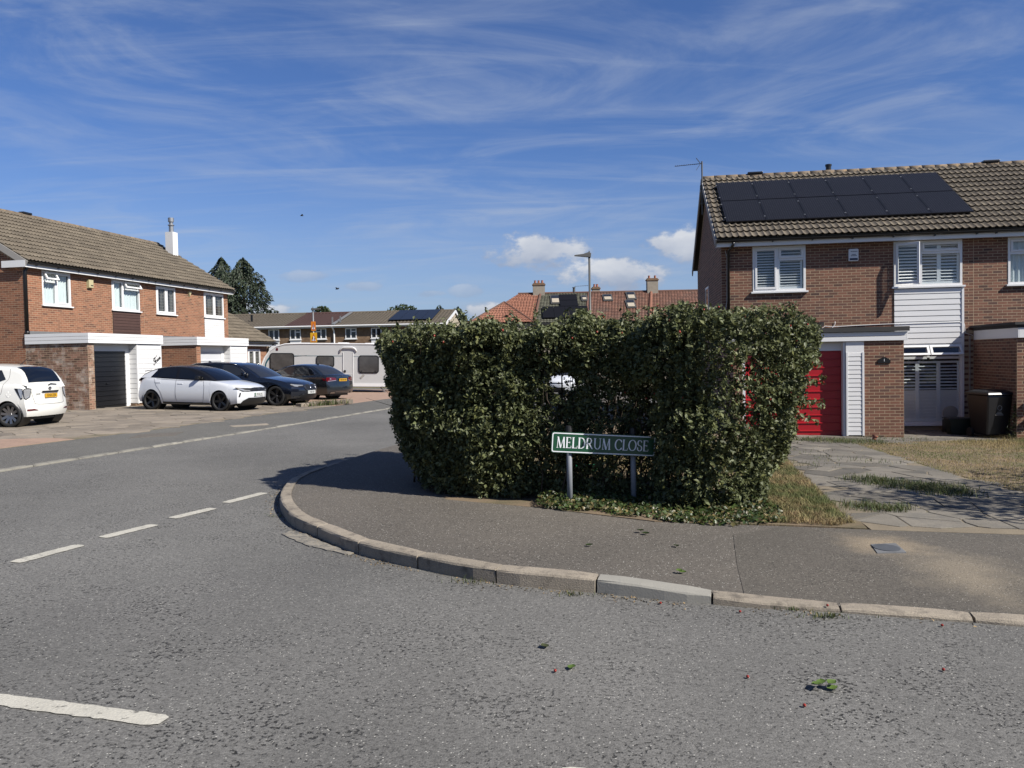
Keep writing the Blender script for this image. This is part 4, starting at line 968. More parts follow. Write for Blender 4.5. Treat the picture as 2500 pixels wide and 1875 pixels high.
    if idx == 0:
        MB().tube([(.14, -.10, EZ-.09), (.05, -.12, EZ-.18), (.02, -.06, EZ-.30), (.02, -.06, 2.52)], .05, 12).tube([(.02,-.06,2.54),(.02,-.06,2.43)], .065, 12, 0).build('downpipe', M_['black'], o, smooth=True)
        MB().box(-.17, -.135, -.24, .62, FBZ-.0, EZ+.02).build('boxed_eave', M_['white'], o)
        b = MB().add([(-.11,0,-.15),(.11,0,-.15),(.11,-.10,-.12),(-.11,-.10,-.12),(-.11,0,.17),(.11,0,.17),(.11,-.10,.15),(-.11,-.10,.15)], [(0,1,2,3),(7,6,5,4),(0,4,5,1),(1,5,6,2),(2,6,7,3),(3,7,4,0)]).build('alarm_box', M_['cream'], o, T=Matrix.Translation((2.90, -.004, 4.24)))
        MB().box(-.02, .09, -.106, -.10, -.06, -.03).build('slot', M_['black'], b)
        # script lettering 'Four'
        s = 0.29; st = MB()
        def stroke(pts, r=.009):
            pts = densify([(x, y) for x, y in pts], .06); st.tube([(x*s, 0, y*s) for x, y in pts], r, 6)
        stroke([(.02,-.25),(.10,-.36),(.25,-.28),(.30,-.05),(.27,.35),(.26,.48)], .010); stroke([(.12,.42),(.02,.20),(.12,.08),(.25,.12)]); stroke([(.05,.45),(.20,.50),(.40,.55),(.62,.72),(.70,.80)])
        stroke([(.30,.16),(.40,.20)]); stroke([(.60,.22),(.48,.20),(.44,.02),(.58,-.05),(.70,.10),(.64,.24),(.72,.16)], .010)
        stroke([(.78,.36),(.76,.16),(.84,.10),(.94,.28),(.98,.46),(.94,.22),(1.02,.20),(1.08,.34)], .010); stroke([(1.06,.40),(1.14,.62),(1.22,.58),(1.20,.36),(1.28,.34),(1.36,.54)], .010)
        st.build('script_lettering', M_['ink'], o, T=Matrix.Translation((3.17, -GD-.030, 1.50)), smooth=True)
        MB().box(3.9, 4.32, DM-.12, DM+.10, RZ+.045, RZ+.12).build('ridge_vent', M_['black'], o, bevel=.015)
    else:
        b = MB().add([(-.12,0,.12),(.12,0,.12),(0,0,-.14),(-.10,-.08,.11),(.10,-.08,.11),(0,-.06,-.09)], [(0,2,1),(3,4,5),(0,1,4,3),(1,2,5,4),(2,0,3,5)]).build('alarm_box', M_['cream'], o, T=Matrix.Translation((8.85-U, -.004, 4.33)))
        x0 = 11.36-U
        ch = MB().box(x0, x0+.38, 2.34, 2.72, 6.1, 7.42).build('chimney', M_['clad'], o)
        MB().lathe([(.0,.0),(.12,.0),(.12,.30),(.17,.31),(.17,.34),(.10,.36),(.10,.46),(.15,.48),(.15,.66),(.0,.68)], 16).build('flue', M_['steel'], ch, T=Matrix.Translation((x0+.19, 2.53, 7.42)) @ Matrix.Diagonal((.85,.85,1,1)), smooth=False)
    return o
left_unit(0); left_unit(1)
# single storey extension behind the pair
ex = thing('brick_extension', 'low red brick extension with leaded window beyond the white garage', 'house', (LOC[0]+11.86*math.cos(LA), LOC[1]+11.86*math.sin(LA), LOC[2]), LA)
bw = Brickwork(); wx = (2.55, 3.75, 0.55, 2.06)
bw.wall(FR((0,.5,0), (1,0,0), (0,-1,0)), 0, 4.45, -.3, 2.30, [wx]); bw.wall(FR((4.45,.5,0), (0,1,0), (1,0,0)), 0, 6.4, -.3, 2.3, brick=False)
bw.done(ex, [M_['brickL']], M_['brickL_o'], 0)
window(ex, FR((0,.5,0), (1,0,0), (0,-1,0)), *wx, [(0, .6, 0, 2, 'sash'), (.6, 1.2, 0, 2, 'sash')], fill=leaded(4, 8))
ev = Vector((0, .86, .51)).normalized(); en = Vector((0, -ev.z, ev.y))
for r in range(9):
    for c in range(17):
        p = Vector((-.1+c*.29, .15, 2.42))+ev*(r*.34)
        link('roof_tile', TILE, ex, frameT(p, (.97,0,0), ev, en))
e1 = Vector((0, .15, 2.41))+ev*3.06
MB().add([(-.1,.15,2.40),(4.85,.15,2.40),(4.85,e1.y,e1.z),(-.1,e1.y,e1.z),(-.1,2*e1.y-.15,2.40),(4.85,2*e1.y-.15,2.40)], [(0,1,2,3),(3,2,5,4)]).build('roof', M_['ftile'], ex)
MB().box(-.05, 4.85, .20, .23, 2.22, 2.40).build('fascia', M_['white'], ex)
MB().tube([(-.1,.14,2.36),(4.87,.14,2.36)], .05, 10).tube([(4.5,.14,2.32),(4.42,.44,2.1),(4.42,.45,0)], .034, 8).build('gutter', M_['black'], ex, smooth=True)
# ------------------------------------------------------------------ vehicles
def curve1(pts):
    d = densify([(float(a), float(b)) for a, b in pts], 0.03); xs = np.array([p.x for p in d]); ys = np.array([p.y for p in d])
    xs = np.maximum.accumulate(xs+np.arange(len(xs))*1e-7)
    return lambda x: float(np.interp(x, xs, ys))
class Car:
    SH = ((0.0, .90), (.12, .955), (.35, .995), (.55, 1.0), (.78, .985), (.92, .965), (1.0, .925))
    def __init__(s, name, label, cat, c, hd, L, HW, hood, roofl, fo, wb, R, paint, shell=None, fl=None, rl=None, pf=0.28, pr=0.20, tum=0.36, sill=0.21, scale=1.0, gr=.08):
        s.L, s.HW, s.fo, s.wb, s.R, s.sill, s.tum, s.pf, s.pr, s.gr = L, HW, fo, wb, R, sill, tum, pf, pr, gr
        s.o = thing(name, label, cat, (c[0], c[1], gz(*c)+0.036), math.atan2(hd[1], hd[0]), tilt=True)
        s.o.matrix_world = s.o.matrix_world @ Matrix.Scale(scale, 4)
        s.paint = paint; s.shell = shell or paint
        roofl = [(roofl[0][0], roofl[0][1]-.05)]+list(roofl[1:-1])+[(roofl[-1][0], roofl[-1][1]-.08)]
        s.top = curve1(hood); s.rf = curve1(roofl); s.x0, s.x1 = roofl[0][0], roofl[-1][0]
        s.shx = curve1(s.SH)
        s.fl = curve1(fl or ((.18,.10),(.30,.03),(.50,0.0),(.62,.02),(.75,.10),(1.1,.30))); s.rl = curve1(rl or ((.18,.10),(.32,.02),(.50,0.0),(.70,.04),(.95,.10),(1.2,.2)))
        s.wheels = (fo, fo+wb)
    def Wp(s, X):
        t = min(X, s.L-X)/s.L; return s.HW*(0.955+0.045*sm(t/0.25))
    def zl(s, X):
        z = s.sill+0.05*(sm((0.5-X)/0.5)+sm((X-s.L+0.5)/0.5)); Ra = s.R*1.12
        for w in s.wheels:
            if abs(X-w) < Ra: z = max(z, s.R+math.sqrt(Ra*Ra-(X-w)**2))
        return z
    def sy(s, X, z): return s.Wp(X)*s.shx(clamp((z-s.sill)/(s.top(X)-s.sill)))
    def fx(s, y, z): return s.pf*(abs(y)/s.HW)**2.4+s.fl(z)
    def rx(s, y, z): return s.pr*(abs(y)/s.HW)**2.6+s.rl(z)
    def warp(s, X, y, z):                                             # car coordinates to local
        a = 1.1; b = 0.9
        x = X
        if X < a: x += s.fx(y, z)*(1-X/a)**2
        if X > s.L-b: x -= s.rx(y, z)*(1-(s.L-X)/b)**2
        return (s.L/2-x, y, z)
    def build_body(s):
        Ra = s.R*1.12
        Xs = set(np.linspace(0, s.L, 46))
        for w in s.wheels:
            Xs |= {w+Ra*math.cos(k*PI/12) for k in range(13)} | {w+Ra*1.004, w-Ra*1.004, w+Ra*.999, w-Ra*.999}
        Xs = sorted(x for x in Xs if 0 <= x <= s.L); ns = 9; nt_ = 5
        mb = MB(); rings = []
        for X in Xs:
            zl, zt = s.zl(X), s.top(X); half = []
            zl = min(zl, zt-.03)
            half.append((s.sy(X, zl)-.16, zl)); 
            for i in range(ns): z = zl+(zt-zl)*(i/(ns-1)); half.append((s.sy(X, z), z))
            ys = half[-1][0]; cr = 0.035
            for i in range(1, nt_+1):
                f = 1-i/nt_; half.append((ys*f, zt+cr*(1-f*f)))
            full = half+[(-y, z) for y, z in reversed(half[:-1])]
            rings.append([len(mb.v)+i for i in range(len(full))]); mb.v += [s.warp(X, y, z) for y, z in full]
        for a, b in zip(rings, rings[1:]):
            for i in range(len(a)-1): mb.f.append((a[i+1], a[i], b[i], b[i+1]))
        n = len(rings[0])
        for r, X, rev in ((rings[0], 0, False), (rings[-1], s.L, True)):    # end faces, rows across the car
            m = 8; grid = []
            for i in range(ns+1):
                y, z = (s.sy(X, s.zl(X))-.16, s.zl(X)) if i == 0 else (None, None)
                p, q = mb.v[r[i]], mb.v[r[n-1-i]]
                row = [r[i]]
                zz = p[2]; yy = p[1]
                for k in range(1, m):
                    yk = yy*(1-2*k/m); row.append(len(mb.v)); mb.v.append(s.warp(X, yk, zz+(0.035*(1-(yk/yy)**2) if i == ns else 0)))
                row.append(r[n-1-i]); grid.append(row)
            for i in range(ns):
                for k in range(m):
                    f = (grid[i][k], grid[i][k+1], grid[i+1][k+1], grid[i+1][k]); mb.f.append(f if not rev else f[::-1])
        mb.m = [0]*len(mb.f); mb.c = [.5]*len(mb.f)
        body = mb.build('body', s.paint, s.o, smooth=True)
        body.data.set_sharp_from_angle(angle=0.75) if hasattr(body.data, 'set_sharp_from_angle') else None
        MB().box(-s.L/2+.25, s.L/2-.25, -s.HW*.66, s.HW*.66, .17, .62).build('underbody', M_['trim'], s.o)
        # greenhouse
        mb = MB(); rings = []
        for X in np.linspace(s.x0, s.x1, 34):
            full = [s.gp(X, f) for f in GHF]; rings.append([len(mb.v)+i for i in range(len(full))]); mb.v += full
        for a, b in zip(rings, rings[1:]):
            for i in range(len(a)-1): mb.f.append((a[i+1], a[i], b[i], b[i+1]))
        mb.m = [0]*len(mb.f); mb.c = [.5]*len(mb.f)
        mb.build('roof', s.shell, s.o, smooth=True)
    def gy(s, X, z): return s.Wp(X)*.915-s.tum*max(0, z-s.top(X)+.02)
    def gp(s, X, f, off=0.0):                                         # f: -1..1 round the cabin section
        zt = s.top(X)-.02; zr = max(s.rf(X), zt-.05); h = zr-zt; a = abs(f); sg = 1 if f >= 0 else -1
        yc = s.gy(X, zt+h*.93)
        if a > .6:
            t = (1-a)/.4; z = zt+h*(0.93*t); y = s.gy(X, z)
        else:
            t = a/.6; y = yc*math.sin(t*PI/2*0.999)**1.0 if False else yc*(t**.82 if t > 0 else 0); z = zt+h*(0.93+0.07*(1-t**3.2))+.028*(1-t*t)*clamp(h*3)
        k = 1-(min(1, abs(y)/max(.1, s.gy(X, zt))))**2
        mid = (s.x0+s.x1)/2; xx = X
        if X < mid: xx -= .17*k*sm((mid-X)/(mid-s.x0))
        else: xx += s.gr*k*sm((X-mid)/(s.x1-mid))
        n = Vector((s.L/2-xx, sg*y, z)); 
        if off:
            e = 1e-2
            p1 = Vector(s.gp(X+e, f)); p2 = Vector(s.gp(X, f+(e if f < .99 else -e))); a_ = p1-n; b_ = p2-n
            nn = a_.cross(b_); nn = nn.normalized() if nn.length > 1e-9 else Vector((0,0,1))
            if nn.dot(n-Vector((s.L/2-mid, 0, .7))) < 0: nn = -nn
            n = n+nn*off
        return tuple(n)
    def topglass(s, name, X0, X1, fr, mat):
        mb = MB(); R_ = []
        for X in np.linspace(X0, X1, 12):
            row = [s.gp(X, f, .007) for f in np.linspace(-fr, fr, 13)]; R_.append([len(mb.v)+i for i in range(13)]); mb.v += row
        for a, b in zip(R_, R_[1:]):
            for i in range(12): mb.f.append((a[i], a[i+1], b[i+1], b[i]))
        mb.m = [0]*len(mb.f); mb.c = [.5]*len(mb.f); return mb.build(name, mat, s.o, smooth=True)
    def sideglass(s, name, poly, mat, both=True, off=.008, parent=None):
        for sg in ((1, -1) if both else (1,)): patch(name, poly, lambda X, z: (s.L/2-X, sg*(s.gy(X, z)+off), z), mat, parent or s.o, .12)
    def side(s, name, poly, mat, off=.006, sides=(1, -1), step=.12):
        for sg in sides: r = patch(name, poly, lambda X, z: tuple(Vector(s.warp(X, sg*s.sy(X, z), z))+Vector((0, sg*off, 0))), mat, s.o, step)
        return r
    def seam(s, pts, sides=(1, -1), w=.006, mat=None):
        for sg in sides:
            mb = MB(); d = densify(pts, .06); P = []
            for p in d:
                y = s.gy(p.x, p.y) if p.y > s.top(p.x) else s.sy(p.x, p.y); q = Vector(s.warp(p.x, sg*y, p.y)); q.y += sg*.0025; P.append(q)
            mb.tube(P, w/2, 4); mb.build('door_seam', mat or M_['trim'], s.o)
    def front(s, name, poly, mat, off=.008, step=.08, parent=None): return patch(name, poly, lambda y, z: (s.L/2-s.fx(y, z)+off, y, z), mat, parent or s.o, step)
    def rear(s, name, poly, mat, off=.008, step=.08, parent=None): return patch(name, poly, lambda y, z: (-s.L/2+s.rx(y, z)-off, y, z), mat, parent or s.o, step)
    def plate(s, text, back, y0, z0, w=.50, h=.11, rear=False, off=.02, green=False, size=.095):
        x = (-s.L/2+s.rx(.0, z0)-off) if rear else (s.L/2-s.fx(0, z0)+off); d = -1 if rear else 1
        p = MB().box(-w/2, w/2, -h/2, h/2, -.02, .004).build('number_plate', back, s.o, T=frameT((x, y0, z0), (0, d, 0), (0, 0, 1), (d, 0, 0)))
        if green: MB().box(-w/2+.004, -w/2+.05, -h/2+.004, h/2-.004, .004, .006).build('flash', M_['plateg'], p)
        if text: text_obj(text, size, M_['ink'], p, Matrix.Translation((.02 if green else 0, 0, .0045)), sx=.88)
        return p
    def wheel_set(s, rim, spokes=5, twin=False):
        R = s.R; T0 = MB()
        tyre = [(R*.72,-.10),(R*.755,-.108),(R*.88,-.112),(R*.96,-.102),(R,-.075),(R,.075),(R*.96,.102),(R*.88,.112),(R*.755,.108),(R*.72,.10)]
        tm = MB().lathe(tyre, 36, closed=True).mesh('tyre', M_['rubber'], True)
        rb = MB(); rb.lathe([(R*.755,.10),(R*.73,.085),(R*.70,.03),(R*.68,-.06)], 36); rb.lathe([(.0,.06),(R*.13,.06),(R*.17,.045),(R*.17,.02)], 20)
        for k in range(spokes):
            for e in ((-.13, .13) if twin else (0,)):
                a = 2*PI*k/spokes; b = a+e
                p = Vector((math.cos(a)*R*.12, math.sin(a)*R*.12, .045)); q = Vector((math.cos(b)*R*.73, math.sin(b)*R*.73, .075))
                rb.bar(p, q, R*(.11 if twin else .20), .022)
        rb.lathe([(R*.69,-.02),(0.0,-.02)], 24, mi=1)
        rm = rb.mesh('rim', [rim, M_['trim']], True); rm.set_sharp_from_angle(angle=.5) if hasattr(rm, 'set_sharp_from_angle') else None
        for X in s.wheels:
            for sg in (1, -1):
                Rt = Matrix.Translation((s.L/2-X, sg*(s.HW-.135), R)) @ Matrix.Rotation(-sg*PI/2, 4, 'X') @ Matrix.Rotation(random.uniform(0, 2), 4, 'Z')
                w = link('wheel', tm, s.o, Rt); link('rim', rm, w)
                arch = MB(); Ra = R*1.10
                arch.lathe([(Ra, -.30), (Ra, .06)], 28); arch.lathe([(Ra, -.30), (0.01, -.30)], 28)
                arch.build('wheel_arch', M_['trim'], s.o, T=Matrix.Translation((s.L/2-X, sg*(s.HW-.09), R)) @ Matrix.Rotation(-sg*PI/2, 4, 'X'), smooth=True)
    def mirror(s, X, z, mat):
        for sg in (1, -1):
            y = s.gy(X, z)+.02
            b = MB().add([(-.07,0,-.05),(.06,0,-.045),(.05,.17*1,-.045),(-.08,.19,-.055),(-.05,0,.07),(.05,0,.065),(.045,.16,.065),(-.06,.18,.07)], [(0,3,2,1),(4,5,6,7),(0,1,5,4),(1,2,6,5),(2,3,7,6),(3,0,4,7)])
            o = b.build('door_mirror', mat, s.o, T=Matrix.Translation((s.L/2-X, sg*y, z)) @ Matrix.Diagonal((1, sg, 1, 1)), bevel=.02)
    def handle(s, X, z, mat, sides=(1, -1)):
        for sg in sides: MB().box(-.10, .10, -.012, .022, -.014, .014).build('door_handle', mat, s.o, T=Matrix.Translation((s.L/2-X, sg*s.sy(X, z), z)), bevel=.01)
    def fin(s, X, mat):
        z = s.rf(X)+.02; MB().add([(.09,-.02,0),(.09,.02,0),(-.08,.025,0),(-.08,-.025,0),(-.06,.006,.07),(-.06,-.006,.07)], [(0,1,2,3),(1,0,5,4),(0,3,5),(1,4,2),(2,4,5,3)]).build('roof_aerial', mat, s.o, T=Matrix.Translation((s.L/2-X, 0, z)))
GHF = [-1, -.92, -.84, -.76, -.68, -.62, -.58, -.52, -.42, -.28, -.14, 0, .14, .28, .42, .52, .58, .62, .68, .76, .84, .92, 1]
mirp = lambda poly: [(-a, b) for a, b in poly]

# ---- white hatchback with black roof
HH = [(0,.725),(.06,.77),(.3,.835),(.8,.91),(1.15,.955),(1.6,.965),(2.2,.985),(3.0,1.02),(3.55,1.045),(3.85,1.02),(4.06,.93)]
HR = [(1.02,.95),(1.30,1.085),(1.72,1.285),(2.1,1.385),(2.55,1.42),(2.95,1.40),(3.3,1.345),(3.58,1.245),(3.80,1.11),(3.92,1.0)]
c = Car('hatchback', 'white hatchback with black roof and black wheels beside the black garage', 'car', (-9.83,25.84), (.967,-.25), 4.06, .875, HH, HR, .86, 2.54, .318, M_['pwhite'], M_['rimblack'], scale=.965, gr=.02, fl=((.18,.13),(.28,.04),(.45,0),(.62,.0),(.72,.03),(.80,.09),(1.1,.3)))
c.build_body(); c.wheel_set(M_['rimblack'], 5)
c.topglass('windscreen', 1.10, 1.78, .50, M_['carglass']); c.topglass('rear_window', 3.42, 3.80, .48, M_['carglass'])
c.sideglass('side_window', [(1.55,1.015),(2.40,1.035),(2.40,1.33),(2.2,1.335),(1.95,1.25)], M_['carglass']); c.sideglass('side_window', [(2.50,1.04),(3.12,1.07),(3.16,1.30),(2.9,1.34),(2.50,1.345)], M_['carglass'])
c.sideglass('quarter_window', [(3.18,1.075),(3.42,1.09),(3.26,1.23),(3.19,1.27)], M_['carglass'])
c.side('quarter_panel', [(3.30,1.03),(3.62,1.035),(3.60,1.06)], M_['pwhite'])
c.sideglass('rear_pillar', [(3.46,1.05),(3.88,1.03),(3.70,1.14),(3.46,1.25),(3.24,1.31),(3.26,1.27)], M_['pwhite'], off=.010)
for pts in ([(1.46,.96),(1.42,.75),(1.44,.42),(1.50,.27)], [(2.46,.99),(2.47,.7),(2.46,.40),(2.44,.27)], [(3.30,1.02),(3.20,.80),(3.05,.62),(2.98,.45),(2.95,.27)], [(1.5,.27),(2.2,.26),(2.95,.27)]): c.seam(pts)
c.seam([(1.5,.955),(2.4,.975),(3.2,1.01)], w=.008)
c.handle(2.30,.86,M_['pwhite']); c.handle(3.12,.89,M_['pwhite']); c.mirror(1.62,1.06,M_['rimblack']); c.fin(3.25,M_['rimblack'])
c.side('sill_trim', [(1.25,.215),(2.98,.215),(2.98,.275),(1.25,.265)], M_['trim'], .004)
for sg in (1, -1):
    c.front('headlight', [(sg*a, b) for a, b in ((.34,.63),(.52,.625),(.68,.63),(.82,.70),(.86,.775),(.70,.755),(.50,.742),(.35,.735))], M_['trim'], .010)
    c.front('lamp_element', [(sg*a, b) for a, b in ((.42,.640),(.62,.640),(.72,.68),(.78,.735),(.68,.715),(.60,.675),(.43,.668))], M_['lens'], .014)
    c.front('side_vent', [(sg*a, b) for a, b in ((.76,.46),(.80,.47),(.765,.60),(.73,.59))], M_['trim'], .008)
    c.rear('tail_light', [(sg*a, b) for a, b in ((.50,.86),(.78,.84),(.84,.92),(.80,.96),(.52,.93))], M_['lensr'], .01)
c.front('grille', [(-.36,.63),(.36,.63),(.37,.737),(.2,.752),(-.2,.752),(-.37,.737)], M_['trim'], .009)
c.front('lower_grille', [(-.72,.22),(.72,.22),(.66,.34),(.48,.43),(-.48,.43),(-.66,.34)], M_['trim'], .007)
bd = c.front('badge', [(.075*math.cos(t*PI/8), .705+.034*math.sin(t*PI/8)) for t in range(16)], M_['rimgrey'], .016)
c.plate('DU26 JVL', M_['platew'], 0, .53, green=True, off=.012)
c.rear('bumper_trim', [(-.7,.25),(.7,.25),(.66,.42),(-.66,.42)], M_['trim'])
c.sideglass('spoiler', [(3.45,1.30),(3.74,1.26),(3.72,1.235),(3.45,1.28)], M_['rimblack'], off=.02)

# ---- dark navy estate
EH = [(0,.68),(.12,.76),(.5,.845),(1.2,.945),(1.6,.975),(2.3,.99),(3.3,1.01),(4.2,1.035),(4.7,1.02),(4.94,.93)]
ER = [(1.48,.965),(1.9,1.165),(2.35,1.375),(2.8,1.455),(3.5,1.47),(4.2,1.42),(4.55,1.30),(4.85,1.06)]
c = Car('estate_car', 'dark navy estate car with a chrome kidney grille, nose to the road', 'car', (-9.41,28.91), (.967,-.25), 4.94, .934, EH, ER, .86, 2.975, .345, M_['pnavy'], pf=.30)
c.build_body(); c.wheel_set(M_['rimgrey'], 5, True)
c.topglass('windscreen', 1.56, 2.36, .50, M_['carglass2']); c.topglass('rear_window', 4.4, 4.78, .5, M_['carglass'])
c.sideglass('side_window', [(2.02,1.045),(2.98,1.05),(2.98,1.40),(2.62,1.385),(2.30,1.26)], M_['carglass2']); c.sideglass('side_window', [(3.06,1.05),(3.82,1.07),(3.86,1.38),(3.06,1.405)], M_['carglass']); c.sideglass('quarter_window', [(3.92,1.075),(4.38,1.095),(4.22,1.30),(3.96,1.36)], M_['carglass'])
c.seam([(1.95,1.03),(2.98,1.035),(3.9,1.055),(4.42,1.085)], w=.014, mat=M_['chrome']); c.seam([(1.95,1.03),(2.30,1.285),(2.62,1.41),(3.1,1.435),(3.9,1.41),(4.25,1.33)], w=.014, mat=M_['chrome'])
for sg in (1, -1):
    MB().tube([Vector((c.L/2-x, sg*(c.gy(x, c.rf(x)-.05)-.015), c.rf(x)-.0)) for x in (2.5,2.9,3.5,4.1,4.5)], .014, 6).build('roof_rail', M_['chrome'], c.o, smooth=True)
for pts in ([(1.88,.96),(1.86,.7),(1.95,.40),(2.0,.27)], [(3.02,1.0),(3.03,.7),(3.0,.27)], [(3.9,1.02),(3.80,.80),(3.60,.55),(3.52,.27)]): c.seam(pts)
c.handle(2.86,.86,M_['pnavy']); c.handle(3.72,.88,M_['pnavy']); c.mirror(2.05,1.08,M_['pnavy']); c.fin(4.0,M_['pnavy'])
for sg in (1, -1):
    c.front('headlight', [(sg*a, b) for a, b in ((.38,.66),(.60,.655),(.76,.67),(.86,.74),(.82,.765),(.60,.735),(.38,.725))], M_['trim'], .010)
    c.front('lamp_element', [(sg*a, b) for a, b in ((.40,.70),(.60,.70),(.78,.715),(.84,.745),(.60,.728),(.40,.718))], M_['lens'], .014)
    c.front('lamp_element', [(sg*a, b) for a, b in ((.62,.665),(.74,.68),(.78,.71),(.64,.695))], M_['lens'], .014)
    ring = [(.19+.168*math.copysign(abs(math.cos(t))**.7, math.cos(t)), .640+.098*math.copysign(abs(math.sin(t))**.7, math.sin(t))) for t in [2*PI*k/28 for k in range(28)]]
    c.front('kidney_grille', [(sg*a, b) for a, b in ring], M_['trim'], .012)
    mb = MB(); mb.tube([(c.L/2-c.fx(a, b)+.016, sg*a, b) for a, b in ring+ring[:1]], .011, 6, caps=False); mb.build('grille_surround', M_['chrome'], c.o, smooth=True)
    for k in range(5): a = .07+.06*k; c.front('grille_bar', [(sg*(a-.006), .57), (sg*(a+.006), .57), (sg*(a+.006), .71), (sg*(a-.006), .71)], M_['rimgrey'], .017)
    c.front('fog_trim', [(sg*a, b) for a, b in ((.56,.30),(.80,.30),(.80,.34),(.56,.33))], M_['rimgrey'], .01)
c.front('lower_grille', [(-.52,.25),(.52,.25),(.60,.36),(.45,.42),(-.45,.42),(-.60,.36)], M_['trim'], .007)
c.plate('YH68 SKP', M_['platew'], 0, .47, off=.025)
c.front('badge', [(.035*math.cos(t*PI/6), .765+.03*math.sin(t*PI/6)) for t in range(12)], M_['chrome'], .006)

# ---- charcoal saloon seen from behind
SH_ = [(0,.66),(.15,.75),(.6,.86),(1.3,.95),(1.6,.965),(2.4,.97),(3.4,.985),(3.9,1.0),(4.3,1.025),(4.7,1.035),(4.82,1.01),(4.88,.96)]
SR_ = [(1.5,.955),(1.95,1.175),(2.4,1.375),(2.85,1.45),(3.4,1.445),(3.75,1.365),(4.1,1.20),(4.44,1.035)]
c = Car('saloon_car', 'charcoal saloon car seen from behind in front of the caravan', 'car', (-8.84,33.45), (-.9,.43), 4.88, .927, SH_, SR_, .88, 2.874, .335, M_['pgrey'], scale=.95, rl=((.18,.10),(.32,.02),(.55,0.0),(.80,.05),(.98,.08),(1.2,.15)))
c.build_body(); c.wheel_set(M_['rimsilver'], 5, True)
c.topglass('windscreen', 1.58, 2.4, .50, M_['carglass2']); c.topglass('rear_window', 3.66, 4.34, .48, M_['carglass2'])
c.sideglass('side_window', [(2.0,1.03),(2.95,1.035),(2.95,1.37),(2.65,1.36),(2.35,1.25)], M_['carglass2']); c.sideglass('side_window', [(3.03,1.035),(3.62,1.05),(3.62,1.32),(3.4,1.365),(3.03,1.375)], M_['carglass2']); c.sideglass('quarter_window', [(3.67,1.05),(3.98,1.07),(3.80,1.22),(3.67,1.28)], M_['carglass'])
c.seam([(1.95,1.015),(2.9,1.02),(3.6,1.035),(4.02,1.06),(3.80,1.26),(3.45,1.39),(2.9,1.405),(2.55,1.36),(2.2,1.19),(1.95,1.02)], w=.016, mat=M_['chrome'])
for pts in ([(1.9,.95),(1.88,.6),(1.95,.27)], [(2.99,1.0),(3.0,.6),(2.98,.27)], [(3.72,1.0),(3.64,.75),(3.45,.5),(3.4,.27)]): c.seam(pts)
c.handle(2.85,.84,M_['pgrey']); c.handle(3.58,.86,M_['pgrey']); c.mirror(2.05,1.06,M_['pgrey']); c.fin(3.5,M_['pgrey'])
for sg in (1, -1):
    c.rear('tail_light', [(sg*a, b) for a, b in ((.40,.80),(.84,.76),(.88,.82),(.87,.93),(.70,.945),(.42,.915))], M_['lensr'], .012)
    c.rear('lamp_element', [(sg*a, b) for a, b in ((.42,.805),(.82,.772),(.83,.788),(.42,.822))], M_['lens'], .016)
    c.rear('lamp_element', [(sg*a, b) for a, b in ((.66,.86),(.72,.86),(.72,.89),(.66,.89))], M_['lens'], .016)
    c.rear('exhaust', [(sg*a, b) for a, b in ((.52,.27),(.74,.27),(.72,.33),(.54,.33))], M_['chrome'], .02)
    c.side('tail_light', [(4.50,.90),(4.84,.89),(4.84,.80),(4.66,.80)], M_['lensr'], .012, sides=(sg,))
c.rear('chrome_strip', [(-.40,.935),(.40,.935),(.40,.955),(-.40,.955)], M_['chrome'], .02)
c.rear('bumper_strip', [(-.50,.335),(.50,.335),(.50,.352),(-.50,.352)], M_['chrome'], .018)
c.rear('badge', [(.05*math.cos(t*PI/6), 1.0+.03*math.sin(t*PI/6)) for t in range(12)], M_['chrome'], .016)
pl2 = c.plate('', M_['platey'], 0, .83, rear=True, off=.03)
lt = MB()
for x, w in ((-.19,.05),(-.12,.05),(-.05,.025),(0.0,.05),(.09,.05),(.16,.05)): lt.box(x, x+w, -.03, .03, .004, .006)
lt.build('lettering', M_['ink'], pl2)

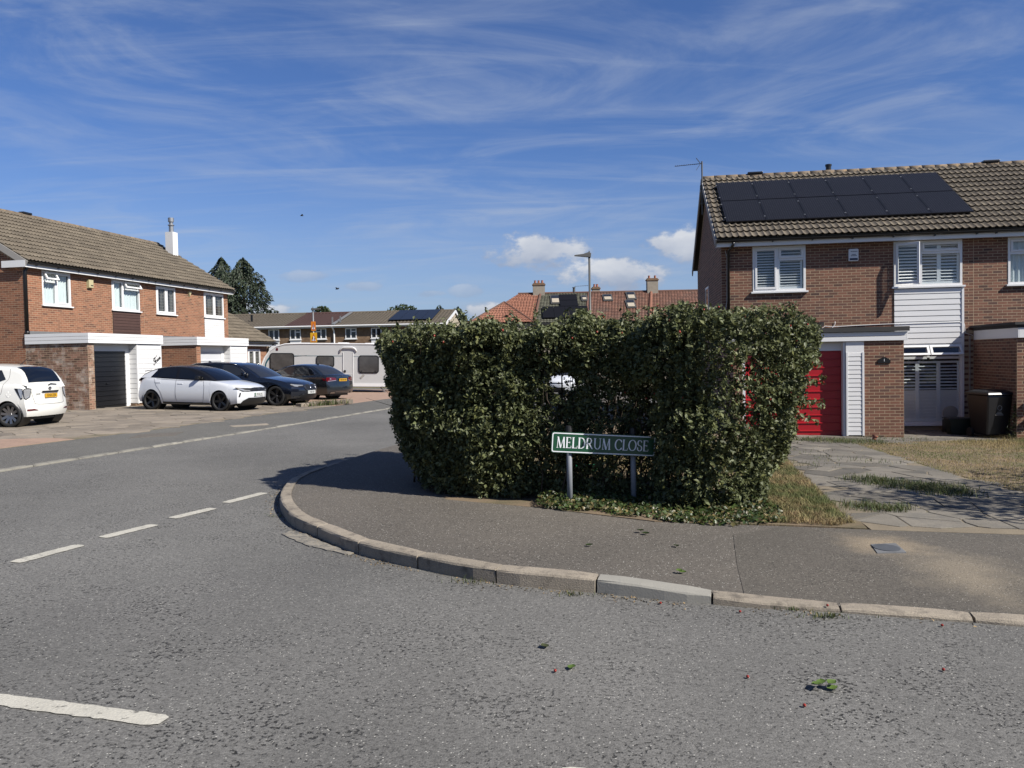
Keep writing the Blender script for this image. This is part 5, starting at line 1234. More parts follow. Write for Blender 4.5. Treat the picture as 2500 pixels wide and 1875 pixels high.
# ---- small white hatchback at the left edge
YH = [(0,.66),(.10,.74),(.4,.86),(.8,.95),(1.1,.99),(1.6,.985),(2.4,1.0),(3.2,1.03),(3.6,1.04),(3.80,1.0),(3.885,.93)]
YR = [(.80,.98),(1.2,1.20),(1.6,1.40),(2.1,1.50),(2.8,1.50),(3.3,1.455),(3.50,1.39),(3.64,1.20),(3.74,1.03)]
yf = ((.20,.07),(.36,.0),(.55,0.02),(.75,.05),(1.0,.08),(1.2,.12))
def yaris(label, pos, hd, paint, plate, extra):
    c = Car('hatchback', label, 'car', pos, hd, 3.885, .8475, YH, YR, .815, 2.51, .305, paint, rl=yf, pr=.16, tum=.30, gr=.0, scale=.955)
    c.build_body(); c.wheel_set(M_['rimsilver'], 10)
    c.topglass('windscreen', .86, 1.6, .5, M_['carglass2']); c.topglass('rear_window', 3.36, 3.69, .50, M_['carglass'])
    c.sideglass('side_window', [(1.35,1.05),(2.25,1.06),(2.25,1.42),(1.85,1.40)], M_['carglass2']); c.sideglass('side_window', [(2.33,1.06),(3.02,1.09),(3.20,1.16),(3.06,1.38),(2.33,1.425)], M_['carglass2'])
    for pts in ([(1.2,.98),(1.15,.7),(1.25,.27)], [(2.29,1.02),(2.3,.7),(2.28,.27)], [(3.18,1.06),(3.14,.80),(2.92,.62),(2.85,.27)]): c.seam(pts)
    c.seam([(3.28,1.42),(3.30,1.2),(3.18,1.06)])
    c.handle(2.15,.86,paint); c.handle(2.98,.88,paint); c.mirror(1.42,1.07,paint)
    MB().tube([(c.L/2-3.05,0,1.50),(c.L/2-3.24,0,1.66)], .008, 6).build('roof_aerial', M_['trim'], c.o)
    for sg in (1, -1):
        c.rear('tail_light', [(sg*a, b) for a, b in ((.62,.92),(.75,.93),(.80,.90),(.80,.715),(.77,.69),(.68,.745))], M_['lens'], .012)
        c.rear('tail_surround', [(sg*a, b) for a, b in ((.60,.935),(.76,.945),(.815,.91),(.812,.70),(.77,.67),(.66,.735))], M_['trim'], .008)
        c.side('tail_light', [(3.54,.945),(3.83,.935),(3.84,.70),(3.77,.68)], M_['trim'], .010, sides=(sg,))
        c.side('tail_lens', [(3.66,.93),(3.82,.925),(3.83,.72),(3.77,.71)], M_['lens'], .014, sides=(sg,))
        c.rear('reflector', [(sg*a, b) for a, b in ((.48,.41),(.78,.405),(.78,.44),(.60,.445))], M_['lensr'], .01)
        c.side('fuel_flap', [(3.36+.075*math.cos(t*PI/8), .80+.075*math.sin(t*PI/8)) for t in range(16)], paint, .005, sides=(sg,)) if sg > 0 else None
        c.front('headlight', [(sg*a, b) for a, b in ((.45,.62),(.76,.68),(.80,.80),(.62,.76),(.46,.70))], M_['lens'], .012)
    c.front('lower_grille', [(-.5,.24),(.5,.24),(.42,.42),(-.42,.42)], M_['trim'], .01); c.front('grille', [(-.4,.60),(.4,.60),(.36,.64),(-.36,.64)], M_['trim'], .01)
    c.rear('chrome_strip', [(-.30,.835),(.30,.835),(.34,.875),(-.34,.875)], M_['trim'], .03)
    c.rear('high_brake_light', [(-.10,1.44),(.10,1.44),(.10,1.47),(-.10,1.47)], M_['lensr'], -.33)
    ln = [(-.62,.90),(-.56,.62),(-.46,.555),(.46,.555),(.56,.62),(.62,.90)]
    MB().tube([(-c.L/2+c.rx(a, b)-.003, a, b) for a, b in densify(ln, .05)], .0035, 4).build('hatch_seam', M_['trim'], c.o)
    MB().tube([(-c.L/2+c.rx(a, b)-.02+.05, a, b) for a, b in ((.0,1.0),(-.12,1.04),(-.36,1.02))], .014, 6).build('wiper', M_['trim'], c.o)
    c.plate(plate, M_['platey'], 0, .755, w=.46, h=.10, rear=True, off=.03, size=.088)
    if extra:
        x = -c.L/2+c.rx(.4, .80)-.010
        text_obj('TOYOTA', .042, M_['rimsilver'], c.o, frameT((x, .44, .80), (0,-1,0), (0,0,1), (-1,0,0)))
        x = -c.L/2+c.rx(0, .92)-.012
        b = MB(); b.tube([(x, .055*math.cos(t), .93+.036*math.sin(t)) for t in [2*PI*k/20 for k in range(21)]], .005, 5, caps=False); b.tube([(x, .022*math.cos(t), .93+.034*math.sin(t)) for t in [2*PI*k/20 for k in range(21)]], .005, 5, caps=False); b.tube([(x, .042*math.cos(t), .945+.014*math.sin(t)) for t in [2*PI*k/20 for k in range(21)]], .005, 5, caps=False)
        b.build('badge', M_['chrome'], c.o, smooth=True)
    return c
yaris('small white hatchback seen from behind, cut off by the left edge', (-12.87,19.53), (-.998,.067), M_['pivory'], 'GY63 ZZK', True)
yaris('white car parked beyond the rose hedge, glimpsed through its gap', (2.55,37.9), (-.35,-.94), M_['pwhite'], '', False)

# ---- caravan
cv = thing('caravan', 'grey touring caravan with dark windows and teal stripe behind the cars', 'caravan', (-9.12,40.6,gz(-9.12,40.6)+.03), 0.0, tilt=True)
cv.matrix_world = cv.matrix_world @ Matrix.Rotation(-0.03, 4, 'Z') @ Matrix.Scale(.965, 4)
prof = [(-3.20,.55),(-3.26,.95),(-3.22,1.30),(-3.05,1.72),(-2.80,2.06),(-2.45,2.30),(-2.0,2.42),(-1.2,2.45),(2.4,2.44),(2.85,2.40),(3.10,2.27),(3.20,2.05),(3.24,1.5),(3.24,.42),(-3.0,.36)]
D0, D1 = -1.1, 1.1
TY = frameT((0,0,0), (1,0,0), (0,0,1), (0,-1,0))
MB().prism([(x, z) for x, z in prof], -D1, -D0, T=TY).build('body', M_['caravan'], cv)
rim_ = MB()
for y in (D0, D1): rim_.tube([(x, y, z) for x, z in prof[:13]], .035, 6)
for (x0, z0), (x1, z1) in zip(prof[5:10], prof[6:11]): rim_.add([(x0, D0, z0+.004), (x1, D0, z1+.004), (x1, D1, z1+.004), (x0, D1, z0+.004)], [(0,1,2,3)])
rim_.build('edge_trim', M_['white'], cv, smooth=False)
MB().box(-2.9, 3.26, D0-.03, D0+.01, .30, .46).box(3.14, 3.28, D0-.02, D0+.3, .44, 2.0).build('skirt', M_['white'], cv)
def rrect(x0, x1, z0, z1, r):
    P = []
    for cx, cz, a in ((x1-r, z1-r, 0), (x0+r, z1-r, 1), (x0+r, z0+r, 2), (x1-r, z0+r, 3)):
        for k in range(5): t = (a+k/4)*PI/2; P.append((cx+r*math.cos(t), cz+r*math.sin(t)))
    return P
for x0, x1, z0, z1 in ((-2.72,-1.58,1.12,1.92), (-.36,.46,1.30,1.80), (1.78,2.72,1.02,1.82)):
    w = MB().prism(rrect(x0-.05, x1+.05, z0-.05, z1+.05, .14), -D0, -D0+.03, T=TY).build('window', M_['trim'], cv)
    MB().prism(rrect(x0, x1, z0, z1, .11), -D0+.03, -D0+.05, T=TY).build('pane', M_['cwin'], w)
    for xx in (x0+.12, x1-.12): MB().box(xx-.03, xx+.03, D0-.062, D0-.05, z0+.03, z0+.08).build('catch', M_['blackp'], w)
dr = MB().prism(rrect(.96, 1.46, .42, 2.06, .06), -D0, -D0+.018, T=TY).build('door', M_['caravan'], cv)
MB().tube([(.96,D0-.02,.45),(.96,D0-.02,2.02)], .012, 5).tube([(1.46,D0-.02,.45),(1.46,D0-.02,2.02)], .018, 5).tube([(.97,D0-.02,.92),(1.46,D0-.02,.92)], .008, 5).build('door_edge', M_['white'], dr)
MB().box(1.0, 1.10, D0-.05, D0-.018, 1.02, 1.12).build('handle', M_['blackp'], dr)
MB().tube([(.80,D0-.03,2.02),(.86,D0-.06,2.20),(1.0,D0-.07,2.27),(1.45,D0-.07,2.27),(1.58,D0-.06,2.20),(1.64,D0-.03,2.05)], .035, 7).build('door_canopy', M_['white'], cv, smooth=True)
MB().box(.30, .82, D0-.02, D0+.01, .92, 1.10).build('fridge_vent', M_['white'], cv)
MB().bar((1.84,D0-.01,.72), (2.02,D0-.01,.90), .02, .10).build('sticker', M_['soffit'], cv)
st = MB(); st.box(-1.55, .93, D0-.004, D0, 1.82, 1.845).box(1.48, 3.0, D0-.004, D0, 1.80, 1.815)
P = densify([(-2.55,1.88),(-2.80,1.72),(-2.98,1.42),(-2.98,1.14),(-2.86,1.04),(-2.6,1.07)], .08)
for i in range(len(P)-1): st.bar((P[i].x, D0-.003, P[i].y), (P[i+1].x, D0-.003, P[i+1].y), .004, .09*(1-i/len(P))+.015, up=(P[i+1]-P[i]).to_3d().xzy.cross(Vector((0,1,0))))
st.build('stripe', M_['teal'], cv)
st = MB(); st.box(-2.6, -.35, D0-.003, D0, 1.06, 1.085).bar((-1.55,D0-.003,1.80), (-.9,D0-.003,1.845), .004, .02); st.build('pinstripe', M_['trim'], cv)
for x in (-.25, .45):
    w = MB().lathe([(.16,-.09),(.30,-.09),(.32,-.06),(.32,.06),(.30,.09),(.16,.09)], 24, closed=True).build('wheel', M_['rubber'], cv, T=Matrix.Translation((x, D0+.14, .30)) @ Matrix.Rotation(PI/2, 4, 'X'), smooth=True)
    MB().lathe([(.0,.06),(.17,.08)], 16).build('rim', M_['rimsilver'], w)
MB().box(-2.9, 3.1, -.9, .9, .26, .36).build('chassis', M_['trim'], cv)
MB().bar((2.75,D0+.1,.34), (3.05,D0+.05,.05), .05, .05).box(2.98, 3.14, D0, D0+.12, .0, .03).build('corner_steady', M_['steel'], cv)
MB().bar((-2.9,D0+.1,.34), (-3.1,D0+.05,.05), .05, .05).build('corner_steady', M_['steel'], cv)
MB().bar((-3.2,0,.42), (-4.3,0,.45), .12, .10).build('tow_bar', M_['steel'], cv)
for x, wd, hh in ((-1.5,.5,.07), (-.2,.45,.06), (.5,.45,.09), (1.9,.6,.07)): MB().box(x, x+wd, -.35, .35, 2.44, 2.44+hh).build('roof_vent', M_['white'], cv, bevel=.02)
MB().box(-2.45, -2.35, D0-.02, D0+.01, 2.10, 2.22).build('marker_light', M_['lensr'], cv)
# ------------------------------------------------------------------ street name sign
sg = thing('street_sign', 'dark green street name plate on two grey posts in front of the hedge', 'sign', (0.95, 8.69, hp(0.95, 8.69)))
def L_(x, y, z): return (x-.95, y-8.69, z-hp(.95, 8.69))
for x, y, top, r in ((0.60, 8.69, 1.12, .030), (1.30, 8.78, 1.075, .030)):
    p = MB().tube([L_(x, y, .22), L_(x, y, top)], r, 14).build('post', M_['greypaint'], sg, smooth=True)
    MB().lathe([(.0,.045),(.034,.04),(.037,.0),(.037,-.03)], 14).build('cap', M_['blackp'], p, T=Matrix.Translation(L_(x, y, top)), smooth=False)
O = Vector(L_(0.40, 8.625, 0.885)); ax = (Vector(L_(1.525, 8.715, 0.805))-O); w_ = ax.length; ax.normalize(); up_ = Vector((0.068, 0, 1)); nz_ = ax.cross(up_).normalized(); up_ = nz_.cross(ax).normalized()
T = frameT(O, ax, up_, nz_); h_ = .222
MB().prism(rrect(0, w_, 0, h_, .025), -.018, 0, T=Matrix()).build('plate', M_['signgreen'], sg, T=T)
bd = MB(); P = rrect(.007, w_-.007, .007, h_-.007, .022); n = len(P); Q = rrect(.018, w_-.018, .018, h_-.018, .014)
bd.add([(x, y, .002) for x, y in P]+[(x, y, .002) for x, y in Q], [(i, (i+1)%n, n+(i+1)%n, n+i) for i in range(n)]); bd.build('border', M_['signwhite'], sg, T=T)
# serif capitals drawn as strokes: ('l', x0, y0, x1, y1, width) or ('a', cx, cy, rx, ry, t0, t1, wthin, wthick)
GL = {
 'M': (.98, [('l',.10,0,.16,1,.05),('l',.16,1,.49,.0,.13),('l',.49,0,.82,1,.05),('l',.82,1,.88,0,.13),('l',0,.02,.22,.02,.04),('l',.74,.02,1.0,.02,.04),('l',.06,.98,.20,.98,.04),('l',.78,.98,.92,.98,.04)]),
 'E': (.62, [('l',.12,0,.12,1,.13),('l',.0,.97,.54,.97,.05),('l',.0,.03,.57,.03,.05),('l',.12,.52,.44,.52,.05),('l',.54,.97,.54,.80,.04),('l',.58,.03,.60,.22,.04),('l',.44,.44,.44,.60,.04)]),
 'L': (.60, [('l',.12,0,.12,1,.13),('l',0,.98,.26,.98,.04),('l',0,.03,.56,.03,.05),('l',.56,.03,.60,.24,.04)]),
 'D': (.82, [('l',.12,0,.12,1,.13),('l',0,.97,.36,.97,.05),('l',0,.03,.36,.03,.05),('a',.34,.5,.40,.47,-PI/2,PI/2,.05,.13)]),
 'R': (.76, [('l',.12,0,.12,1,.13),('l',0,.97,.36,.97,.05),('l',0,.02,.26,.02,.04),('l',.12,.48,.36,.48,.05),('a',.34,.725,.24,.245,-PI/2,PI/2,.05,.12),('l',.36,.48,.68,.04,.12),('l',.66,.02,.80,.02,.04)]),
 'U': (.86, [('l',.14,1,.14,.36,.13),('l',.74,1,.74,.36,.06),('a',.44,.36,.30,.34,PI,2*PI,.06,.12),('l',.0,.98,.28,.98,.04),('l',.60,.98,.86,.98,.04)]),
 'C': (.80, [('a',.46,.5,.40,.48,.62,2*PI-.62,.05,.13),('l',.77,.95,.77,.72,.05),('l',.79,.08,.80,.26,.04)]),
 'O': (.90, [('a',.45,.5,.41,.48,0,2*PI,.05,.13)]),
 'S': (.60, [('a',.30,.735,.22,.235,.5,1.5*PI,.05,.12),('a',.30,.255,.24,.235,-PI*.5-1.9,PI*.5,.05,.12),('l',.51,.92,.52,.76,.04),('l',.06,.08,.05,.26,.04)]),
}
tx = MB(); capH = .118; x = .056; tracking = 0.10
TW = sum((GL[c_][0]+tracking) if c_ != ' ' else .42 for c_ in 'MELDRUM CLOSE'); sxx = (w_-.125)/TW
def gpt(x0, a, b): return (x0+a*sxx, .054+b*capH, .0022)
for ch_ in 'MELDRUM CLOSE':
    if ch_ == ' ': x += .42*sxx; continue
    adv, st_ = GL[ch_]
    for k, q in enumerate(st_):
        zz = .0022+.0002*k
        if q[0] == 'l':
            a = Vector((x+q[1]*sxx, .054+q[2]*capH)); b = Vector((x+q[3]*sxx, .054+q[4]*capH)); d = (b-a).normalized(); nn = Vector((-d.y, d.x))*q[5]*capH*.5
            tx.add([(a.x-nn.x, a.y-nn.y, zz), (b.x-nn.x, b.y-nn.y, zz), (b.x+nn.x, b.y+nn.y, zz), (a.x+nn.x, a.y+nn.y, zz)], [(0,1,2,3)])
        else:
            _, cx, cy, rx, ry, t0, t1, wt, wk = q; m = 18; V = []
            for i in range(m+1):
                t = t0+(t1-t0)*i/m; wd = (wt+(wk-wt)*abs(math.cos(t)))*capH*.5; c_, s_ = math.cos(t), math.sin(t)
                for e in (-1, 1): V.append((x+cx*sxx+(rx*sxx+e*wd)*c_, .054+cy*capH+(ry*capH+e*wd)*s_, zz))
            tx.add(V, [(2*i, 2*i+1, 2*i+3, 2*i+2) for i in range(m)])
    x += (adv+tracking)*sxx
tx.build('lettering', M_['signwhite'], sg, T=T)

# ------------------------------------------------------------------ leaves
def leaf_mesh(name, P, size, mat, spread=0.5, upb=0.35, tris=True, aspect=.58, flat=None, cvals=None, D=None, bias=None):
    """P: (n,3) centres; every leaf a folded kite of four vertices"""
    n = len(P); sz = size*(.55+.95*RNG.random(n)**1.3)[:, None]
    if D is None: D = RNG.normal(size=(n, 3)); D[:, 2] -= .15
    D = D/np.linalg.norm(D, axis=1, keepdims=True)
    N = RNG.normal(size=(n, 3)); N[:, 2] += upb*2
    if bias is not None: N = N+bias
    if flat is not None: N = flat+N*.35
    S = np.cross(D, N); S /= np.linalg.norm(S, axis=1, keepdims=True)+1e-9; N = np.cross(S, D)
    a = P-D*sz*.5; t = P+D*sz*.5-N*sz*.10; m = P-D*sz*.05
    l = m+S*sz*aspect*.5+N*sz*.10; r = m-S*sz*aspect*.5+N*sz*.10
    V = np.stack([a, l, t, r], 1).reshape(-1, 3); b = np.arange(n)*4
    F = np.concatenate([np.stack([b, b+2, b+1], 1), np.stack([b, b+3, b+2], 1)])
    c = RNG.random(n) if cvals is None else cvals
    return mesh_np(name, V, F, mat, np.concatenate([c, c]))
def vnoise(P, s, seed=0.0):                                           # cheap smooth noise
    Q = P*s+seed
    return (np.sin(Q[:,0]*1.7+np.sin(Q[:,1]*1.3+seed)*1.5)+np.sin(Q[:,1]*2.1+np.sin(Q[:,2]*1.9)*1.4)+np.sin(Q[:,2]*1.8+np.sin(Q[:,0]*2.3)*1.2))/3
def compound(P, k, r, keep=None):
    n = len(P); A = RNG.normal(size=(n, 3)); A /= np.linalg.norm(A, axis=1, keepdims=True)
    B = np.cross(A, RNG.normal(size=(n, 3))); B /= np.linalg.norm(B, axis=1, keepdims=True)
    out = []; ds = []
    for i in range(k):
        t = (i//2)/max(1, (k-1)//2); sd = (1 if i % 2 else -1) if i < k-1 else 0
        out.append(P+A*r*(t*1.6-.8)+B*r*.45*sd); ds.append(A*.7+B*.9*sd+RNG.normal(size=(n,3))*.15)
    return np.concatenate(out), np.concatenate(ds)
hgZ = lambda P: np.array([hg(x, y) for x, y in P[:, :2]])
HP = [(-.42,12.3),(-.72,11.4),(-.93,10.5),(-.86,9.80),(-.35,9.52),(.25,9.46),(.85,9.42),(1.4,9.12),(1.92,8.78),(2.38,8.88),(2.62,9.45)]
hd_ = densify(HP, .05); HPA = np.array([(p.x, p.y) for p in hd_]); NH = len(HPA)
def hedge_points(n):
    i = RNG.uniform(0, NH-1, n); k = i.astype(int); f = (i-k)[:, None]; C = HPA[k]*(1-f)+HPA[np.minimum(k+1, NH-1)]*f
    s = i/(NH-1); dr = HPA[np.minimum(k+3, NH-1)]-HPA[np.maximum(k-3, 0)]; dr /= np.linalg.norm(dr, axis=1, keepdims=True); nr = np.stack([-dr[:,1], dr[:,0]], 1)
    xr = np.clip((C[:,0]-1.45)/.95, 0, 1); xl = np.clip((-.25-C[:,0])/.6, 0, 1)*np.clip((10.4-C[:,1])/.7, 0, 1)
    H = 1.82+.19*np.clip((C[:,0]+1)/3.4, 0, 1)+.05*np.sin(s*31)+.04*np.sin(s*77+1)
    hf = RNG.random(n)**.92; topl = RNG.random(n) < .10; hf = np.where(topl, 1-.10*RNG.random(n), hf)
    z = .02+hf*H
    cx = np.where(topl, RNG.uniform(-1, 1, n), np.where(RNG.random(n) < .62, -1, 1)*(1-.62*RNG.random(n)**1.6)); cz = np.where(hf > .85, 1.0, 0.0)
    R_ = (.44+.20*np.sqrt(hf)+.17*xr*np.clip((hf-.12)*1.5, 0, 1)+.04*xl*hf)*np.where(hf > .93, 1-(hf-.93)*3.0, 1)
    R_ = R_*np.where(xr > .2, .90+.10*np.clip(hf*1.7, 0, 1), 1)
    P = np.stack([C[:,0]+nr[:,0]*cx*R_, C[:,1]+nr[:,1]*cx*R_, z], 1)
    P[:,0] += -.10*(1-hf)**1.4*xr+.20*(1-hf)**1.4*np.clip((-.25-C[:,0])/.6, 0, 1)
    ends = (s < .06) | (s > .93); sgn = np.where(s > .5, 1, -1)
    ln = RNG.random(n)**.6*R_*np.where(s < .5, .5, .35+.9*np.clip(hf-.1, 0, 1))*np.where(ends, 1, 0)*sgn*np.sqrt(np.clip(1-cx**2, 0, 1))*(1.0)
    P[:,0] += dr[:,0]*ln; P[:,1] += dr[:,1]*ln
    P += (vnoise(P, 3.1, 2.0)*.10+vnoise(P, 8.0, 5.0)*.05)[:, None]*np.stack([nr[:,0]*np.sign(cx), nr[:,1]*np.sign(cx), .6*np.sign(cz)], 1)
    keep = vnoise(P, 5.2, 1.0)+.55*vnoise(P, 13.0, 9.0) > RNG.uniform(-1.45, .02, n)
    g1 = ((P[:,0]-.80)/.62)**2+((P[:,2]-1.0)/.42)**2 < 1; g2 = ((P[:,0]-.58)/.16)**2+((P[:,2]-1.27)/.17)**2 < 1; g3 = ((P[:,0]-.80)/.70)**2+((P[:,2]-.45)/.30)**2 < 1
    u = RNG.random(n)
    keep &= ~(g1 & (u < .42)) & ~(g2 & (u < .97)) & ~(g3 & (u < .62))
    g4 = ((P[:,0]-2.55)/.35)**2+((P[:,2]-1.35)/.28)**2 < 1
    keep &= ~(g4 & (u < .55))
    keep &= ~((P[:,1] < 8.80) & (P[:,0] > .30) & (P[:,0] < 1.50) & (P[:,2] < 1.30))
    P = P[keep]; P[:, 2] += hgZ(P)+.02
    return P
he = thing('rose_hedge', 'tall overgrown rose hedge with red hips behind the street sign', 'hedge', (0.8, 9.3, hg(.8, 9.3)))
OH = np.array([.8, 9.3, hg(.8, 9.3)])
C0 = hedge_points(66000); PL, DL_ = compound(C0, 5, .042)
# upright sprigs along the top and sides
sp = []
for k in range(210):
    i = RNG.integers(0, NH); s = i/(NH-1); b = np.array([HPA[i][0]+RNG.normal()*.28, HPA[i][1]+RNG.normal()*.25, 1.72+.2*s]); d = np.array([RNG.normal()*.35, RNG.normal()*.3, 1.0]); ln = RNG.uniform(.06, .30)
    for t in np.linspace(0, 1, 7): sp.append(b+d*ln*t+RNG.normal(size=3)*.02)
for k in range(80):                                                   # arching shoots on the right end
    b = np.array([2.75+RNG.normal()*.2, 8.9+RNG.normal()*.3, RNG.uniform(.9, 2.0)]); d = np.array([1.0, -.25+RNG.normal()*.5, RNG.normal()*.4-.1]); ln = RNG.uniform(.08, .36)
    for t in np.linspace(0, 1, 8): sp.append(b+d*ln*t+np.array([0, 0, -.25*ln*t*t])+RNG.normal(size=3)*.02)
sp = np.array(sp); sp[:, 2] += hgZ(sp); PS, DS = compound(sp, 5, .042)
PA = np.concatenate([PL, PS])-OH; DA = np.concatenate([DL_, DS])
link('foliage', leaf_mesh('foliage', PA, .049, M_['leaf'], D=DA, upb=.4, bias=np.array([.40,-.45,.35])), he)['kind'] = 'stuff'
yl = np.array([[2.02,8.12,1.78],[2.05,8.13,1.70],[2.10,8.10,1.66],[2.16,8.12,1.68],[2.18,8.1,1.73],[3.18,8.8,1.72],[3.22,8.78,1.69],[3.14,8.8,1.66]])
yl = np.concatenate([yl+RNG.normal(size=yl.shape)*.02 for _ in range(2)])-OH; yl[:, 2] += .1
link('yellow_leaf', leaf_mesh('yellow_leaf', yl, .055, M_['leafy'], flat=np.array([0.3,-.9,.3])), he)['kind'] = 'stuff'
def branch(b, tip, r0, kinks=5):
    pts = []
    for i in range(kinks+1):
        t = i/kinks; p = Vector(b).lerp(Vector(tip), t)
        if 0 < i < kinks: p += Vector((RNG.normal()*.04, RNG.normal()*.04, RNG.normal()*.03))
        pts.append(p)
    return pts, [r0*(1-.75*i/kinks) for i in range(kinks+1)]
for k in range(46):
    if k < 20: x = RNG.uniform(.25, 1.35); y = RNG.uniform(9.05, 9.6)
    else:
        i = RNG.integers(0, NH); x, y = HPA[i]; x += RNG.normal()*.2; y += RNG.normal()*.2
    if .1 < x < 1.8: y = max(y, 9.05)
    g0 = hg(x, y); lean = RNG.normal()*.45; mb = MB()
    b = (x-OH[0], y-OH[1], g0-OH[2]-.05); tip = (x+lean-OH[0], max(y+RNG.normal()*.25, 8.9 if .0 < x < 1.9 else 0)-OH[1], g0-OH[2]+RNG.uniform(1.2, 2.1))
    pts, rs = branch(b, tip, RNG.uniform(.008, .020)); mb.tube(pts, rs, 6)
    for j in range(3):
        q = pts[RNG.integers(2, 5)]; p2, r2 = branch(q, q+Vector((RNG.normal()*.35, RNG.normal()*.25, RNG.uniform(.1, .6))), .006, 3); mb.tube(p2, r2, 5)
    mb.build('stem', M_['bark'], he, smooth=True)
HIP = MB().lathe([(.0,-.012),(.006,-.011),(.0095,-.004),(.0095,.003),(.006,.009),(.0025,.012),(.0,.014)], 8).mesh('rose_hip', M_['hip'], True)
hp_pts = C0[RNG.integers(0, len(C0), 2600)]
hp_pts = hp_pts[(hp_pts[:,2]-hgZ(hp_pts) > 1.15) & (hp_pts[:,1] < HPA[np.abs(HPA[None,:,0]-hp_pts[:,None,0]).argmin(1), 1]-.15)]
hp_pts = np.concatenate([hp_pts[:80], sp[RNG.integers(0, len(sp), 50)]])
for p in hp_pts: link('rose_hip', HIP, he, Matrix.Translation(Vector(p-OH)+Vector((0, -.05, 0))) @ Matrix.Rotation(RNG.uniform(0, 3), 4, 'X') @ Matrix.Scale(RNG.uniform(.8, 1.3), 4))
# ivy at the foot
def scatter(poly, n, hf, z0, z1):
    xs = [p[0] for p in poly]; ys = [p[1] for p in poly]; out = []
    while len(out) < n:
        x, y = random.uniform(min(xs), max(xs)), random.uniform(min(ys), max(ys))
        if inpoly(x, y, poly): out.append((x, y, hf(x, y)+random.uniform(z0, z1)))
    return np.array(out)
ivp = [(.22,8.52),(.55,8.30),(.85,8.30),(1.05,8.02),(1.30,7.98),(1.45,7.78),(1.72,7.70),(1.95,7.58),(2.25,7.62),(2.62,7.78),(2.75,8.3),(2.6,8.8),(1.5,9.0),(.3,8.9)]
IV = scatter(ivp, 6000, hp, .0, .05); IV = IV[vnoise(IV, 5.0, 3.0)+.9*(IV[:,1]-8.2) > RNG.uniform(-.9, .35, len(IV))]; IV[:, 2] += .12*np.clip(IV[:,1]-8.3, 0, 1)
o = link('ivy', leaf_mesh('ivy', IV, .043, M_['ivy'], aspect=.85, flat=np.array([0,-.25,1.0]))); tag(o, 'ivy and fallen leaves spreading over the pavement at the hedge foot', 'ivy', kind='stuff')
# off to the right, beyond the frame: the small tree whose shade falls across the driveway
def tree(name, label, loc, h, crown, nleaf, lsize, mat, trunk_r, blobs, group=None, k=1):
    o = thing(name, label, 'tree', loc, group=group)
    tb = MB(); tb.tube([(0,0,-.1),(.04,.02,h*.3),(-.03,.05,h*.62),(.02,0,h*.85)], [trunk_r, trunk_r*.8, trunk_r*.5, trunk_r*.2], 9)
    for j in range(7):
        a = j*2.4; z = h*(.3+.07*j); q = Vector((math.cos(a)*crown*.7, math.sin(a)*crown*.7, z+h*.18)); tb.tube([(0,0,z), q*.5+Vector((0,0,z*.5+.1)), q], [trunk_r*.4, trunk_r*.25, .01], 6)
    tb.build('trunk', M_['bark'], o, smooth=True)
    Ps = []
    for (bx_, by_, bz_, br, bh) in blobs:
        n = int(nleaf*br*br*bh/sum(b[3]**2*b[4] for b in blobs)); v = RNG.normal(size=(n, 3)); v /= np.linalg.norm(v, axis=1, keepdims=True); rr = RNG.random(n)[:, None]**.4
        P = v*rr*np.array([br, br, bh])+np.array([bx_, by_, bz_]); Ps.append(P)
    P = np.concatenate(Ps); P = P[vnoise(P, 2.2/lsize*.09, 4.0)+.5*vnoise(P, 5/lsize*.09, 1.0) > RNG.uniform(-1.0, .25, len(P))]
    link('crown', leaf_mesh('crown', P, lsize, mat), o); return o
tree('garden_tree', 'small leafy garden tree out of frame to the right, shading the driveway', (8.75, 7.35, hg(8.75, 7.35)), 4.6, 1.6, 9000, .12, M_['tree'], .09, [(0,0,3.0,1.7,1.5),(.9,.3,2.4,1.2,1.0),(-.9,-.2,2.3,1.2,1.0),(1.8,-.6,1.6,1.3,1.5),(2.8,-.9,1.5,1.2,1.5)])
tree('garden_shrub', 'broad leafy garden shrub out of frame to the right, shading the lawn', (9.7, 9.2, hg(9.7, 9.2)), 2.9, 1.2, 9000, .11, M_['tree'], .07, [(0,-.7,1.8,1.2,1.0),(-.1,.6,1.8,1.2,1.0),(1.2,0,1.7,1.3,1.1),(.2,-1.7,1.6,1.1,1.0),(2.4,.5,1.6,1.2,1.0),(2.2,-1.0,1.6,1.2,1.0)])
# ------------------------------------------------------------------ grass
def blades(P, h, wd, lean=.5):
    n = len(P); H = h*RNG.uniform(.5, 1.35, n)[:, None]; a = RNG.uniform(0, 2*PI, n); d = np.stack([np.cos(a), np.sin(a), np.zeros(n)], 1); e = np.stack([-np.sin(a), np.cos(a), np.zeros(n)], 1)
    L = RNG.normal(size=(n, 1))*lean*H; m = P+d*L*.35+np.array([0,0,1])*H*.6; t = P+d*L+np.array([0,0,1])*H
    w = wd*RNG.uniform(.7, 1.3, n)[:, None]
    V = np.stack([P-e*w, P+e*w, m+e*w*.7, m-e*w*.7, t], 1).reshape(-1, 3); b = np.arange(n)*5
    F = np.concatenate([np.stack([b, b+1, b+2], 1), np.stack([b, b+2, b+3], 1), np.stack([b+3, b+2, b+4], 1)]); c = RNG.random(n)
    return V, F, np.concatenate([c, c, c])
def grass(name, label, P, h, wd, mat, lean=.5):
    V, F, c = blades(P, h, wd, lean); o = link(name, mesh_np(name, V, F, mat, c)); return tag(o, label, 'grass', kind='stuff')
lw = [(6.10,9.6),(6.16,11.14),(6.25,12.08),(6.50,13.62),(6.65,15.07),(6.80,16.3),(7.9,16.45),(9.2,16.9),(12.0,17.2),(13.5,17.0),(13.5,9.0),(7.5,9.0)]
